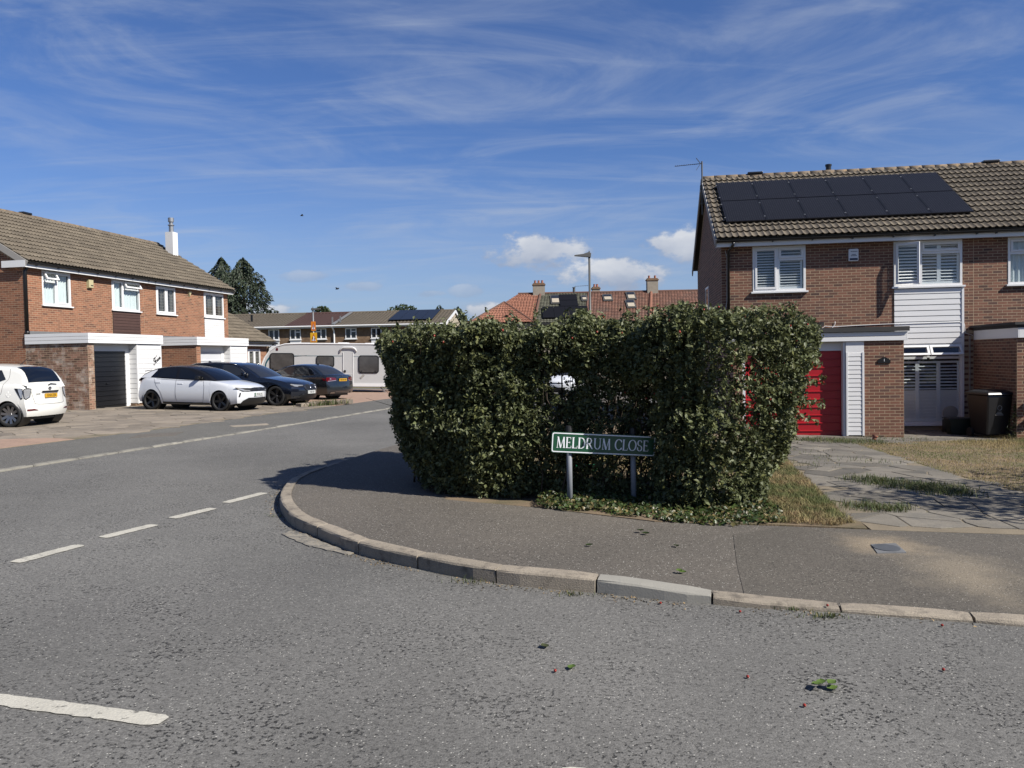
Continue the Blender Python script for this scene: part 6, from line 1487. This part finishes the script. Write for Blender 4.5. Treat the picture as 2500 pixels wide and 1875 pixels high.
GP = scatter(lw, 60000, hg, 0, .01); hf_ = .045+.17*np.clip((GP[:,0]-8.6)/3.5, 0, 1)*np.clip((GP[:,1]-13)/3, 0, 1)
V, F, cc = blades(GP, 1.0, .006); k = np.repeat(hf_, 5); base = np.repeat(GP, 5, axis=0); V = base+(V-base)*np.stack([k*1.0+.0, k*1.0, k], 1)
# blade width is kept while the height is scaled
b5 = np.arange(len(GP))*5
for q, s_ in ((0, -1), (1, 1)): V[b5+q] = GP+np.stack([np.full(len(GP), s_*.004), np.zeros(len(GP)), np.zeros(len(GP))], 1)
tag(link('lawn_grass', mesh_np('lawn_grass', V, F, M_['grass'], cc)), 'parched straw coloured grass of the right hand lawn', 'grass', kind='stuff')
vg = [(2.45,7.75),(3.02,7.60),(3.28,7.75),(3.34,8.3),(3.50,8.96),(3.70,9.79),(4.06,11.51),(4.5,13.4),(3.9,13.4),(3.0,11.0),(2.6,9.2)]
VP = scatter(vg, 20000, hg, 0, .01)
grass('verge_grass', 'dry grass verge between the rose hedge and the crazy paving', VP, .055, .0035, M_['grassv'], 1.3)
gbk = scatter([(-.7,10.3),(.2,10.0),(1.5,9.9),(2.6,10.3),(4.0,13),(4.6,16),(1.0,18),(-.6,13)], 9000, hg, 0, .01)
grass('garden_grass', 'sunlit dry grass seen through the hedge gap', gbk, .09, .006, M_['grass'], .6)
TF = []
for (x, y, n, r) in ((4.9,10.3,900,.34),(5.15,9.75,900,.30),(4.75,10.75,500,.3),(5.35,10.1,500,.3),(3.75,8.62,400,.22),(3.95,8.5,250,.15),(4.15,8.55,70,.12),(5.35,16.8,700,.25),(6.1,16.9,150,.2),(6.5,16.75,900,.45),(7.1,16.5,900,.5),(4.6,12.4,60,.4),(5.3,13.3,60,.4),(5.0,14.6,70,.6),(5.8,12.9,50,.3),(8.3,17.1,160,.45),(7.7,17.6,90,.3),(5.3,7.95,70,.12),(6.1,8.0,60,.2)):
    a = RNG.uniform(0, 2*PI, n); q = np.sqrt(RNG.random(n))*r; X_ = x+np.cos(a)*q*1.1+RNG.normal(size=n)*r*.25; Y_ = y+np.sin(a)*q*1.2+RNG.normal(size=n)*r*.25
    TF.append(np.stack([X_, Y_, [hg(u, v)+.005 for u, v in zip(X_, Y_)]], 1))
grass('weed_tufts', 'green grass tufts growing between the crazy paving stones', np.concatenate(TF), .060, .0035, M_['grassg'], 1.1)
WK = []
for (x, y, n, r) in ((2.02,5.20,70,.05),(1.85,5.34,40,.05),(0.42,5.66,45,.07),(-.30,5.98,50,.10),(-2.50,8.45,20,.04),(1.95,5.20,30,.1)):
    X_ = x+RNG.normal(size=n)*r; Y_ = y+RNG.normal(size=n)*r*.4; WK.append(np.stack([X_, Y_, [gz(u, v)+.004 for u, v in zip(X_, Y_)]], 1))
grass('kerb_weeds', 'small weeds growing along the kerb foot', np.concatenate(WK), .028, .003, M_['grassg'], 1.2)
kd2 = densify(KALL[8:22], .02); gp_ = []
for k in range(1500):
    i = RNG.integers(2, len(kd2)-2); p = kd2[i]; dr = (kd2[i+2]-kd2[i-2]).normalized(); q = abs(RNG.normal())*.07+.008
    if vnoise(np.array([[p.x, p.y, 0.0]]), 3.0, 2.0)[0] < RNG.uniform(-.7, .5): continue
    x, y = p.x+dr.y*q, p.y-dr.x*q; gp_.append((x, y, gz(x, y)+.004))
o = link('gutter_debris', leaf_mesh('gutter_debris', np.array(gp_), .019, PM('dry_leaf_litter', (0.30, 0.22, 0.12), 0.9, 0.3, 20.0, attr=0.5, dcol=(0.12, 0.09, 0.06), dlo=0.3), flat=np.array([0,0,1.0]))); tag(o, 'dry leaf bits and grit gathered along the kerb foot', 'debris', kind='stuff')
# litter on the road
def spot(px, py): return px, py
for i, (x, y, z0, lb) in enumerate(((0.20,4.25,gz,'red rose hip on the road near the two fallen leaves, lower middle'),(2.28,4.29,gz,'red rose hip on the road nearest the right edge'),(1.37,3.83,gz,'red rose hip on the road below the bright green sprig'),
        (1.20,4.18,gz,'red rose hip on the road left of the bright green sprig'),(2.06,5.32,hp,'red rose hip lying on the kerb beside the green weed'),(1.47,5.28,gz,'red rose hip on the road left of the kerb weed'),(2.66,5.02,gz,'red rose hip in the gutter below the sandy stain'),(0.98,5.46,gz,'red rose hip in front of the newer kerb stone'))):
    tag(link('fallen_rose_hip', HIP, None, Matrix.Translation((x, y, z0(x, y)+.012)) @ Matrix.Rotation(1.4, 4, 'X') @ Matrix.Rotation(i, 4, 'Z') @ Matrix.Scale(.9, 4)), lb, 'rose hip', 'fallen rose hips')
def leafobj(x, y, s, mat, lb, n=1, hf=gz):
    mb = MB()
    for k in range(n):
        a = random.uniform(0, 6.3); c_ = Vector((x, y))+(Vector((math.cos(a), math.sin(a)))*s*.6 if n > 1 else Vector((0, 0)))
        d = Vector((math.cos(a+.6), math.sin(a+.6))); e = Vector((-d.y, d.x)); out = []
        for t, w in ((-.5,0),(-.3,.28),(-.05,.40),(.2,.30),(.5,0)): out.append((t, w))
        g0 = hf(x, y)+.006+.012*k
        V = [(c_+d*t*s, g0+.25*s*abs(t)) for t, w in out]; Lf = [(c_+d*t*s+e*w*s, g0+.22*s) for t, w in out]; Rt = [(c_+d*t*s-e*w*s, g0+.16*s) for t, w in out]
        m = len(out); vs = [(p.x, p.y, z) for p, z in V+Lf+Rt]
        mb.add(vs, [(i, i+1, m+i+1, m+i) for i in range(m-1)]+[(2*m+i, 2*m+i+1, i+1, i) for i in range(m-1)])
    return tag(mb.build('fallen_leaf', mat, None, smooth=True), lb, 'leaf', 'fallen leaves on the ground')
ML = PM('fresh_green_leaf', (0.13, 0.21, 0.04), 0.5, 0.2, 12.0, trans=0.2)
leafobj(1.55, 4.05, .062, ML, 'bright green leaf sprig lying on the road at lower right', 4)
leafobj(0.16, 4.62, .065, M_['leaf'], 'dark green leaf on the road at lower middle')
leafobj(0.29, 4.30, .06, ML, 'pale curled green leaf beside a red hip on the road')
leafobj(1.22, 6.0, .06, ML, 'grey green leaf on the pavement above the newer kerb stone', 2, hp)
leafobj(0.62, 6.75, .06, M_['ivy'], 'small withered leaf on the brown pavement', 1, hp)
leafobj(1.35, 6.75, .06, M_['ivy'], 'curled leaf on the pavement below the ivy', 1, hp)
leafobj(1.15, 7.25, .07, M_['ivy'], 'dry leaf at the edge of the ivy on the pavement', 2, hp)

# ------------------------------------------------------------------ bin and small things by the right house
RM = RO.matrix_world
def rpos(u, d, z=0.0): p = RM @ Vector((u, d, z)); return (p.x, p.y, hg(p.x, p.y)+.012)
wb = thing('wheelie_bin', 'black wheelie bin standing against the neighbour\'s side wall', 'bin', rpos(5.52, -1.72), -0.1448+.25)
def frust(b, t, z0, z1): return [(-b[0],-b[1],z0),(b[0],-b[1],z0),(b[0],b[1],z0),(-b[0],b[1],z0),(-t[0],-t[1],z1),(t[0],-t[1],z1),(t[0],t[1],z1),(-t[0],t[1],z1)]
FB_ = [(0,3,2,1),(4,5,6,7),(0,1,5,4),(1,2,6,5),(2,3,7,6),(3,0,4,7)]
MB().add(frust((.24,.26), (.29,.36), .06, .93), FB_).build('body', M_['binbl'], wb, bevel=.03)
ld_ = MB().add(frust((.32,.40), (.30,.37), .94, 1.0), FB_).add(frust((.28,.34), (.22,.20), 1.0, 1.05), FB_).box(-.20, .20, .36, .44, .96, 1.0).build('lid', M_['binbl'], wb, bevel=.015)
for x in (-.27, .27): MB().lathe([(0,-.03),(.10,-.03),(.10,.03),(0,.03)], 16).build('wheel', M_['rubber'], wb, T=Matrix.Translation((x, .25, .10)) @ Matrix.Rotation(PI/2, 4, 'Y'), smooth=False)
lg = MB(); lg.lathe([(.045,0),(.055,.002)], 16, T=frameT((0.0,-.335,.66), (1,0,0), (0,0,1), (0,-1,0)))
for i, w in enumerate((.05,.07,.09)): lg.box(-w, w, -.325, -.322, .56-.03*i, .572-.03*i)
lg.build('council_mark', M_['soffit'], wb)
rb_ = thing('recycling_box', 'dark green recycling box beside the bay window', 'box', rpos(5.10, -1.15), -0.1448)
MB().add(frust((.20,.14), (.26,.19), .0, .36), FB_).build('tub', PM('dark_green_plastic', (.004,.014,.010), .5), rb_, bevel=.02); MB().box(-.28, .28, -.21, .21, .35, .38).build('lid', M_['blackp'], rb_, bevel=.01)
cd = thing('round_lid', 'pale round disc leaning behind the wheelie bin', 'lid', rpos(5.12, -.62), -0.1448)
MB().lathe([(0,0),(.17,0),(.17,.02),(0,.03)], 20).build('disc', M_['soffit'], cd, T=Matrix.Translation((0,0,.46)) @ Matrix.Rotation(PI/2+.2, 4, 'X'))
MB().box(-.14, .14, -.1, .1, 0, .30).build('stand', M_['blackp'], cd)
pt = thing('terracotta_pot', 'small terracotta pot at the foot of the brick pillar', 'pot', (7.60, 17.05, hg(7.6, 17.05)+.01))
MB().lathe([(0,0),(.035,0),(.05,.075),(.06,.075),(.06,.10),(.05,.10),(.04,.02),(0,.02)], 16).build('pot', M_['terra'], pt, T=Matrix.Rotation(.35, 4, 'Y'))
wd_ = thing('tall_weed', 'tall feathery green weed in front of the wheelie bin', 'plant', rpos(5.88, -2.15))
MB().tube([(0,0,0),(.02,0,.4),(-.01,.01,.72)], [.008,.006,.002], 6).build('stem', M_['grassg'], wd_)
WPn = np.array([[RNG.normal()*.09*(1.1-t), RNG.normal()*.07*(1.1-t), .05+t*.72] for t in RNG.random(420)]); link('leaves', leaf_mesh('leaves', WPn, .055, M_['ivy'], aspect=.22), wd_)
gs = thing('green_garden_toy', 'bright green plastic item on the grass behind the hedge', 'toy', (1.05, 11.6, hg(1.05, 11.6)))
MB().box(-.16, .12, -.05, .05, .02, .10).bar((-.1,0,.1), (.18,0,.02), .08, .04).build('body', M_['greenplastic'], gs, bevel=.01)
# planting strip by the saloon
pb_ = thing('planting_bed', 'low stone edged bed with weeds between the two dark cars', 'planter', (-6.55, 28.35, gz(-6.55, 28.35)+.035), .95)
for k in range(6): MB().box(-1.2+.4*k, -.82+.4*k, -.16, .10, 0, .13+.02*(k % 2)).build('edging_stone', M_['stoneL'], pb_, bevel=.01)
V, F, cc = blades(np.stack([RNG.normal(size=260)*.45-.1, RNG.normal(size=260)*.12-.16, np.full(260, .02)], 1), .17, .012, 1.0); link('weeds', mesh_np('weeds', V, F, M_['grassg'], cc), pb_)['kind'] = 'stuff'
# ------------------------------------------------------------------ lamp columns
lp = thing('street_lamp', 'dark grey street lamp column rising behind the rose hedge', 'street lamp', (3.35, 34.3, gz(3.35, 34.3)))
MB().tube([(0,0,0),(0,0,1.2)], .085, 12).tube([(0,0,1.2),(0,0,1.3),(0,0,6.05)], [.085,.055,.045], 12).build('column', M_['lampgrey'], lp, smooth=True)
MB().add([(-.62,-.09,6.05),(.06,-.11,5.98),(.06,.11,5.98),(-.62,.09,6.05),(-.62,-.07,6.09),(.08,-.09,6.16),(.08,.09,6.16),(-.62,.07,6.09)], FB_).box(-.02, .02, -.02, .02, 6.14, 6.26).add([(-.30,-.02,6.12),(.05,-.03,6.15),(.05,.03,6.15),(-.30,.02,6.12),(-.05,-.01,6.20),(.04,-.015,6.22),(.04,.015,6.22),(-.05,.01,6.20)], FB_).build('lantern', M_['lampgrey'], lp, bevel=.015)
lp2 = thing('street_lamp', 'pale street lamp column carrying two yellow warning signs beyond the caravan', 'street lamp', (-13.6, 56.0, gz(-13.6, 56)))
zb = gz(-13.6, 56)
MB().tube([(0,0,0),(0,0,1.2)], .09, 12).tube([(0,0,1.2),(0,0,1.3),(0,0,5.4-zb)], [.09,.06,.05], 12).build('column', M_['steel'], lp2, smooth=True)
MB().add([(-.12,-.12,5.38-zb),(.56,-.08,5.46-zb),(.56,.08,5.46-zb),(-.12,.12,5.38-zb),(-.10,-.10,5.55-zb),(.56,-.06,5.50-zb),(.56,.06,5.50-zb),(-.10,.10,5.55-zb)], FB_).box(-.02,.02,-.02,.02,5.5-zb,5.64-zb).build('lantern', M_['lampgrey'], lp2, bevel=.015)
def warn(z0, z1, w, mat, kids):
    TS = frameT((0.02, -.075, (z0+z1)/2-zb), (1,0,0), (0,0,1), (0,-1,0)); h = z1-z0
    s = MB().prism(rrect(-w/2, w/2, -h/2, h/2, .03), -.01, 0).build('warning_sign', mat, lp2, T=TS)
    a = .40*w; t0, t1 = -h*.40, h*.38
    MB().prism([(-a, t0), (a, t0), (0, t1)], .001, .004).build('red_triangle', M_['redsign'], s)
    MB().prism([(-a*.74, t0+.05), (a*.74, t0+.05), (0, t1-.13)], .004, .007).build('white_triangle', M_['signwhite'], s)
    fg = MB()
    for x, hh in kids: fg.tube([(x, t0+.07, .009), (x+.01, t0+.07+hh, .009)], .020, 6).tube([(x+.012, t0+.07+hh+.02, .009), (x+.012, t0+.07+hh+.045, .009)], .018, 6)
    fg.build('figure', M_['ink'], s)
warn(3.97, 4.62, .32, M_['orange'], [(0, .20)]); warn(3.17, 3.85, .46, M_['yellow'], [(-.05, .22), (.06, .17)])
# ------------------------------------------------------------------ far terrace
def slope_panel(parent, name, x0, x1, A, B, t0, t1, th, mat, off=.03, bevel=0):
    A, B = Vector((0,)+A), Vector((0,)+B); sv = (B-A); L = sv.length; sv.normalize(); n = Vector((0, -sv.z, sv.y))
    return MB().box(0, x1-x0, 0, (t1-t0)*L, 0, th).build(name, mat, parent, T=frameT(A+sv*t0*L+n*off+Vector((x0,0,0)), (1,0,0), sv, n), bevel=bevel)
def courses(parent, name, poly, A, B, mat, pitch, lap=.02, colw=.30):
    """roof sheet in stepped courses; poly(t) gives the x range at slope fraction t"""
    A, B = Vector((0,)+A), Vector((0,)+B); sv = B-A; L = sv.length; sv.normalize(); n = Vector((0, -sv.z, sv.y)); k = max(1, round(L/pitch)); mb = MB()
    for i in range(k):
        a0, a1 = poly((i+.0)/k); b0, b1 = poly((i+1)/k)
        m = max(1, round((a1-a0)/colw))
        for j in range(m):
            xa, xb = a0+(a1-a0)*j/m, a0+(a1-a0)*(j+1)/m; ya, yb = b0+(b1-b0)*j/m, b0+(b1-b0)*(j+1)/m
            p = A+sv*(i*L/k); q = A+sv*((i+1)*L/k)
            xm = (xa+xb)/2; ym = (ya+yb)/2; r = .028; e = .012
            pts = [(xa+e, p+n*lap), (xm, p+n*(lap+r)), (xb-e, p+n*lap), (ya+e, q), (ym, q+n*r), (yb-e, q)]
            mb.add([(x, v.y, v.z) for x, v in pts]+[(xa+e, p.y, p.z), (xm, p.y, p.z), (xb-e, p.y, p.z)], [(0,1,4,3),(1,2,5,4),(6,7,1,0),(7,8,2,1)], 0, random.random())
    return mb.build(name, mat, parent)
TA = -0.066; TX, TYY = -27.41, 67.45
def terrace(u0, u1, label, wins, tile, gable_end=False, extra=None):
    o = thing('terraced_house', label, 'house', (TX+u0*math.cos(TA), TYY+u0*math.sin(TA), 0), TA, group='far terrace of low brown brick houses'); w = u1-u0
    MB().box(0, w, 0, 12, -.3, 4.62).build('wall', M_['fbrick'], o)
    A, B = (-.35, 4.72), (6.0, 6.12)
    courses(o, 'roof', lambda t: (0, w), A, B, tile, .34)
    MB().add([(0,-.35,4.70),(w,-.35,4.70),(w,6,6.10),(0,6,6.10),(0,12.35,4.70),(w,12.35,4.70)], [(0,1,2,3),(3,2,5,4)]).build('roof_deck', tile, o)
    MB().tube([(0,6,6.13),(w,6,6.13)], .12, 8).build('ridge', tile, o)
    MB().box(0, w, -.36, -.32, 4.58, 4.74).tube([(0,-.42,4.72),(w,-.42,4.72)], .06, 8).build('gutter', M_['white'], o)
    MB().box(0, w, -.32, .0, 4.60, 4.62).build('soffit', M_['white'], o)
    for k, (a, b, z0, z1, lay, pan_) in enumerate(wins):
        a -= u0; b -= u0; f = M_['white']; mb = MB(); t = .07; mid = (a+b)/2
        mb.box(a, b, -.06, .0, z0, z0+t).box(a, b, -.06, 0, z1-t, z1).box(a, a+t, -.06, 0, z0+t, z1-t).box(b-t, b, -.06, 0, z0+t, z1-t).box(mid-.05, mid+.05, -.06, 0, z0+t, z1-t)
        if lay == 1: mb.box(mid+.05, b-t, -.06, 0, z1-.30, z1-.22)
        if lay == 2: mb.box(a+t, mid-.05, -.06, 0, z1-.30, z1-.22)
        wn = mb.build('window', f, o); MB().box(a+t, b-t, -.02, -.005, z0+t, z1-t).build('pane', M_['carglass2'], wn); MB().box(a-.06, b+.06, -.11, 0, z0-.06, z0).build('sill', f, wn)
        if pan_: MB().box(a, b, -.04, 0, z0-1.5, z0-.07).build('panel', M_['clad'], o)
    if gable_end:
        MB().add([(w+.01,0,-.3),(w+.01,12,-.3),(w+.01,12,4.62),(w+.01,6,6.0),(w+.01,0,4.62)], [(0,1,2,3,4)]).build('gable_wall', M_['pebble'], o)
        for y0, y1 in ((-.35, 6), (12.35, 6)): MB().bar((w+.10, y0, 4.64), (w+.10, y1, 6.06), .05, .24).build('bargeboard', M_['white'], o)
        MB().box(w, w+.02, 1.2, 1.9, 3.9, 4.5).build('gable_vent', M_['white'], o)
    if extra: extra(o)
    return o
def vent(o): MB().box(5.0, 5.14, 2.5, 2.64, 5.3, 5.95).build('vent_pipe', M_['black'], o)
def dpipe(o): MB().tube([(4.14,-.42,4.7),(4.22,-.10,4.3),(4.22,-.10,2.0)], .07, 8).build('downpipe', M_['white'], o); MB().bar((4.16,-.25,4.85), (4.16,5.7,6.16), .22, .10).box(3.9, 4.0, .4, .5, 4.9, 5.5).box(4.4, 4.5, 1.0, 1.1, 5.0, 5.6).build('lead_upstand', M_['lead'], o)
def tsolar(o):
    for k in range(4): slope_panel(o, 'solar_panel', 17.25-13.0+.92*k, 17.25-13.0+.92*k+.90, (-.35,4.72), (6.0,6.12), .22, .98, .05, M_['solar'], .12)
terrace(0, 8.75, 'far terraced house with speckled grey brown roof, left end of the terrace', [(7.48,8.36,3.68,4.55,0,True),(2.2,3.1,3.68,4.55,1,False),(4.8,5.7,3.68,4.55,1,False)], M_['ftile'], extra=vent)
terrace(8.75, 13.0, 'far terraced house with smooth chocolate brown roof behind the yellow signs', [(9.27,10.18,3.68,4.55,1,True),(11.43,12.31,3.68,4.55,2,False)], M_['ftileb'], extra=dpipe)
terrace(13.0, 22.1, 'far terraced house with solar panels and white gable edge', [(13.89,14.82,3.66,4.52,1,False),(16.03,16.89,3.66,4.52,0,True),(19,19.9,3.66,4.52,0,False)], M_['ftile'], True, tsolar)
# ------------------------------------------------------------------ far red roofed row
EA, EB = (0.0, 4.87), (5.0, 7.77)
def rowhouse(x0, x1, label, tile, poly, extra, wall=M_['render']):
    o = thing('row_house', label, 'house', (x0, 71.0, 0), 0.0, group='far row of houses with steep tiled roofs'); w = x1-x0
    MB().box(0, w, .35, 9.6, -.5, 4.80).build('wall', wall, o)
    courses(o, 'roof', poly or (lambda t: (0, w)), EA, EB, tile, .30, .035, .27)
    p0, p1 = (poly(0), poly(1)) if poly else ((0, w), (0, w))
    MB().add([(p0[0],0,4.85),(p0[1],0,4.85),(p1[1],5,7.75),(p1[0],5,7.75),(p0[0],10,4.85),(p0[1],10,4.85)], [(0,1,2,3),(3,2,5,4),(0,3,4)]).build('roof_deck', tile, o)
    MB().tube([(p1[0],5,7.80),(p1[1],5,7.80)], .11, 8).build('ridge', M_['rtile'], o)
    MB().box(p0[0], p0[1], -.05, .02, 4.68, 4.86).build('gutter', M_['blackp'], o)
    for a in (.15, .55):
        wx_ = w*a; wn = MB().box(wx_, wx_+1.4, .30, .35, 3.0, 4.3).build('window', M_['white'], o); MB().box(wx_+.08, wx_+1.32, .28, .30, 3.08, 4.22).build('pane', M_['carglass2'], wn)
    if extra: extra(o)
    return o
def skylight(o, x0, x1, t0, t1, open_=False):
    s = slope_panel(o, 'skylight', x0, x1, EA, EB, t0, t1, .10, M_['lampgrey'], .04)
    slope_panel(o, 'skylight_pane', x0+.10, x1-.10, EA, EB, t0+.03, t1-.03, .02, M_['carglass2'], .15)
    slope_panel(o, 'skylight_blind', x0+.12, x1-.12, EA, EB, t0+.03, t0+(t1-t0)*.55, .01, M_['pebble'], .172)
def chim(o, x0, x1, y, z0, z1, n=3):
    c_ = MB().box(x0, x1, y-.35, y+.35, z0, z1-.22).build('chimney', M_['render'], o)
    MB().box(x0-.06, x1+.06, y-.41, y+.41, z1-.22, z1-.10).box(x0+.02, x1-.02, y-.33, y+.33, z1-.10, z1).build('corbel', M_['fbrick'], c_)
    for k in range(n): MB().lathe([(0,0),(.11,0),(.09,.22),(.11,.22),(.11,.26),(0,.26)], 10).build('chimney_pot', M_['terra'], c_, T=Matrix.Translation((x0+.22+(x1-x0-.44)*k/max(1,n-1), y, z1)))
def ex1(o):
    A = [(-.15,-2.2,4.85),(5.4,-2.2,4.85),(5.4,2.6,4.85),(-.15,2.6,4.85)]; R1, R2 = (2.95,.6,6.75), (2.95,3.4,6.75)
    w = MB().box(.1, 5.2, -1.9, .4, -.5, 4.8).build('bay_wing', M_['render'], o)
    MB().add([A[0],A[1],R1], [(0,1,2)]).add([A[1],(5.4,3.4,4.85),R2,R1], [(0,1,2,3)]).add([(-.15,3.4,4.85),A[0],R1,R2], [(0,1,2,3)]).build('wing_roof', M_['otile'], w)
    mb = MB(); k = 9
    for i in range(k):
        t0, t1 = i/k, (i+1)/k
        l = [Vector(A[0]).lerp(Vector(R1), t) for t in (t0, t1)]; r = [Vector(A[1]).lerp(Vector(R1), t) for t in (t0, t1)]; m = max(1, round((r[0].x-l[0].x)/.27))
        n = Vector((0, -.56, .83))
        for j in range(m):
            f0, f1, fm = j/m, (j+1)/m, (j+.5)/m
            P0, P1, P2 = [l[0].lerp(r[0], f)+n*.035 for f in (f0+.04/m, fm, f1-.04/m)]; Q0, Q1, Q2 = [l[1].lerp(r[1], f) for f in (f0+.04/m, fm, f1-.04/m)]
            mb.add([P0, P1+n*.03, P2, Q0, Q1+n*.03, Q2], [(0,1,4,3),(1,2,5,4)], 0, random.random())
    mb.build('wing_tiles', M_['otile'], w)
    MB().tube([A[1], R1], .10, 8).tube([A[0], R1], .10, 8).build('hip_ridge', M_['rtile'], w)
    MB().tube([(5.5,0,4.95),(6.3,5,7.85)], .12, 8).build('party_ridge', M_['rtile'], o)
    chim(o, 5.6, 6.7, 5.0, 6.9, 8.75)
rowhouse(-3.48, 2.0, 'far house with bright orange hipped roof and projecting wing', M_['otile'], lambda t: (4.2*t, 5.48+.72*t), ex1)
def ex2(o):
    skylight(o, 1.68, 2.55, .59, .90); skylight(o, 4.50, 5.08, .675, .868)
    for k in range(4): slope_panel(o, 'solar_panel', .84+1.02*k, .84+1.02*k+1.0, EA, EB, .10, .47, .05, M_['solar'], .14)
    for r in range(2): slope_panel(o, 'solar_panel', 2.50, 4.12, EA, EB, .48+.21*r, .68+.21*r, .05, M_['solar'], .14)
    MB().lathe([(0,0),(.13,0),(.11,.45),(.15,.45),(.15,.52),(0,.52)], 10).build('vent_pipe', M_['lampgrey'], o, T=Matrix.Translation((3.95, 5, 7.8)))
    ae = MB().tube([(5.4,5.2,7.6),(5.4,5.2,8.9)], .02, 6).tube([(5.5,5.2,8.5),(4.0,5.2,8.4)], .015, 5)
    for k in range(8): ae.bar((4.1+.16*k,5.0,8.43), (4.1+.16*k,5.4,8.43), .02, .02)
    ae.build('aerial', M_['lampgrey'], o); chim(o, 5.7, 6.4, 5.6, 7.3, 8.35, 2)
rowhouse(2.0, 6.55, 'far house with mossy dark roof and solar panels, left of the lamp column', M_['gtile'], lambda t: (.72*t, 4.55+.75*t), ex2)
def ex3(o):
    skylight(o, 1.95, 2.82, .66, .893); skylight(o, 3.90, 4.75, .40, .68); skylight(o, 4.15, 5.0, .69, .965)
    MB().tube([(5.6,0,4.95),(6.6,5,7.85)], .13, 8).build('party_ridge', M_['otile'], o); MB().tube([(-.02,0,4.93),(.75,5,7.83)], .09, 8).build('party_ridge', M_['rtile'], o)
    chim(o, 6.2, 7.2, 5.0, 6.9, 9.0, 2); MB().tube([(6.05,.9,5.3),(6.05,.9,6.1)], .11, 8).build('vent_pipe', M_['terra'], o)
rowhouse(6.55, 12.2, 'far house with russet roof and three skylights, right of the lamp column', M_['rtile'], lambda t: (.75*t, 5.65+.9*t), ex3)
rowhouse(12.2, 26.0, 'far house with plain red brown roof running behind the solar panel house', M_['rtile'], lambda t: (.9*t, 13.8), None)
# ------------------------------------------------------------------ far trees
def conifer(label, x, y, h, r, n, group='trees beyond the roofs'):
    g0 = gz(x, y)-.2; o = thing('conifer_tree', label, 'tree', (x, y, g0), group=group)
    tb = MB().tube([(0,0,0),(.05,0,h*.5),(0,.03,h*.97)], [.28,.16,.03], 8)
    for k in range(26): a = k*2.4; z = h*(.22+.7*k/26); q = r*(1-((z/h)-.3)**2*1.3)*.75; tb.tube([(0,0,z), (math.cos(a)*q, math.sin(a)*q, z-.2)], [.06,.015], 5)
    tb.build('trunk', M_['bark'], o, smooth=True)
    z = h*(.14+.86*RNG.random(n)**.85); t = z/h; prof_ = np.where(t > .35, (1-((t-.35)/.655)**3.6), .75+.25*t/.35); a = RNG.uniform(0, 2*PI, n)
    lob = 1+.16*np.sin(a*5+z*2.1)+.12*np.sin(a*3-z*3.7)
    z = z*(1-.13*(.5+.5*np.sin(a*3+x)))
    q = r*np.clip(prof_, .03, 1)*lob*(1-.5*RNG.random(n)**2.0); P = np.stack([np.cos(a)*q, np.sin(a)*q, z], 1)
    P = P[vnoise(P, 2.6, 3.0) > RNG.uniform(-1.1, .3, len(P))]
    D_ = np.stack([P[:,0], P[:,1], np.full(len(P), -r*.5)], 1)+RNG.normal(size=P.shape)*.5
    link('crown', leaf_mesh('crown', P, .30, M_['conifer'], D=D_, aspect=.38), o)
conifer('tall dark conifer beyond the left house, the right and wider of two', -26.2, 80.0, 11.6, 2.6, 17000)
conifer('tall dark conifer just clearing the left house roof, the left of two', -29.0, 82.0, 11.9, 2.3, 13000)
for lb, x, y, h, r in (('small rounded tree top above the far terrace, left of the solar panels', -12.7, 96, 8.3, 2.3), ('small tree top showing over the brown roof beside the yellow signs', -22.0, 95, 8.0, 1.3)):
    tree('broadleaf_tree', lb, (x, y, gz(x, y)-.2), h, r, 3500, .34, M_['tree'], .2, [(0,0,h-1.7,r,1.6),(r*.7,0,h-2.1,r*.7,1.2),(-r*.7,0,h-2.2,r*.7,1.1)], 'trees beyond the roofs')
conifer('bushy yew behind the white gable edge, nearer the gable', -6.0, 92, 7.7, 1.9, 5000); conifer('bushy yew behind the far terrace, left of its twin', -8.2, 93, 7.9, 2.4, 5000)
# ------------------------------------------------------------------ birds
for x, y, z, lb, a in ((-22.8, 90, 17.9, 'dark bird flying high above the conifers', .4), (-17.0, 80, 8.9, 'dark bird flying low above the far terrace', -.3)):
    b = thing('bird', lb, 'bird', (x, y, z), a, 'birds in the sky')
    MB().tube([(-.20,0,0),(-.08,0,.02),(.10,0,.02),(.20,0,.03)], [.01,.05,.05,.01], 8).build('body', M_['bird'], b, smooth=True)
    for sgn in (1, -1): MB().add([(-.07,0,.03),(.08,0,.03),(.10,sgn*.22,.16),(-.06,sgn*.22,.15),(-.04,sgn*.46,.06)], [(0,1,2,3),(3,2,4)]).build('wing', M_['bird'], b)
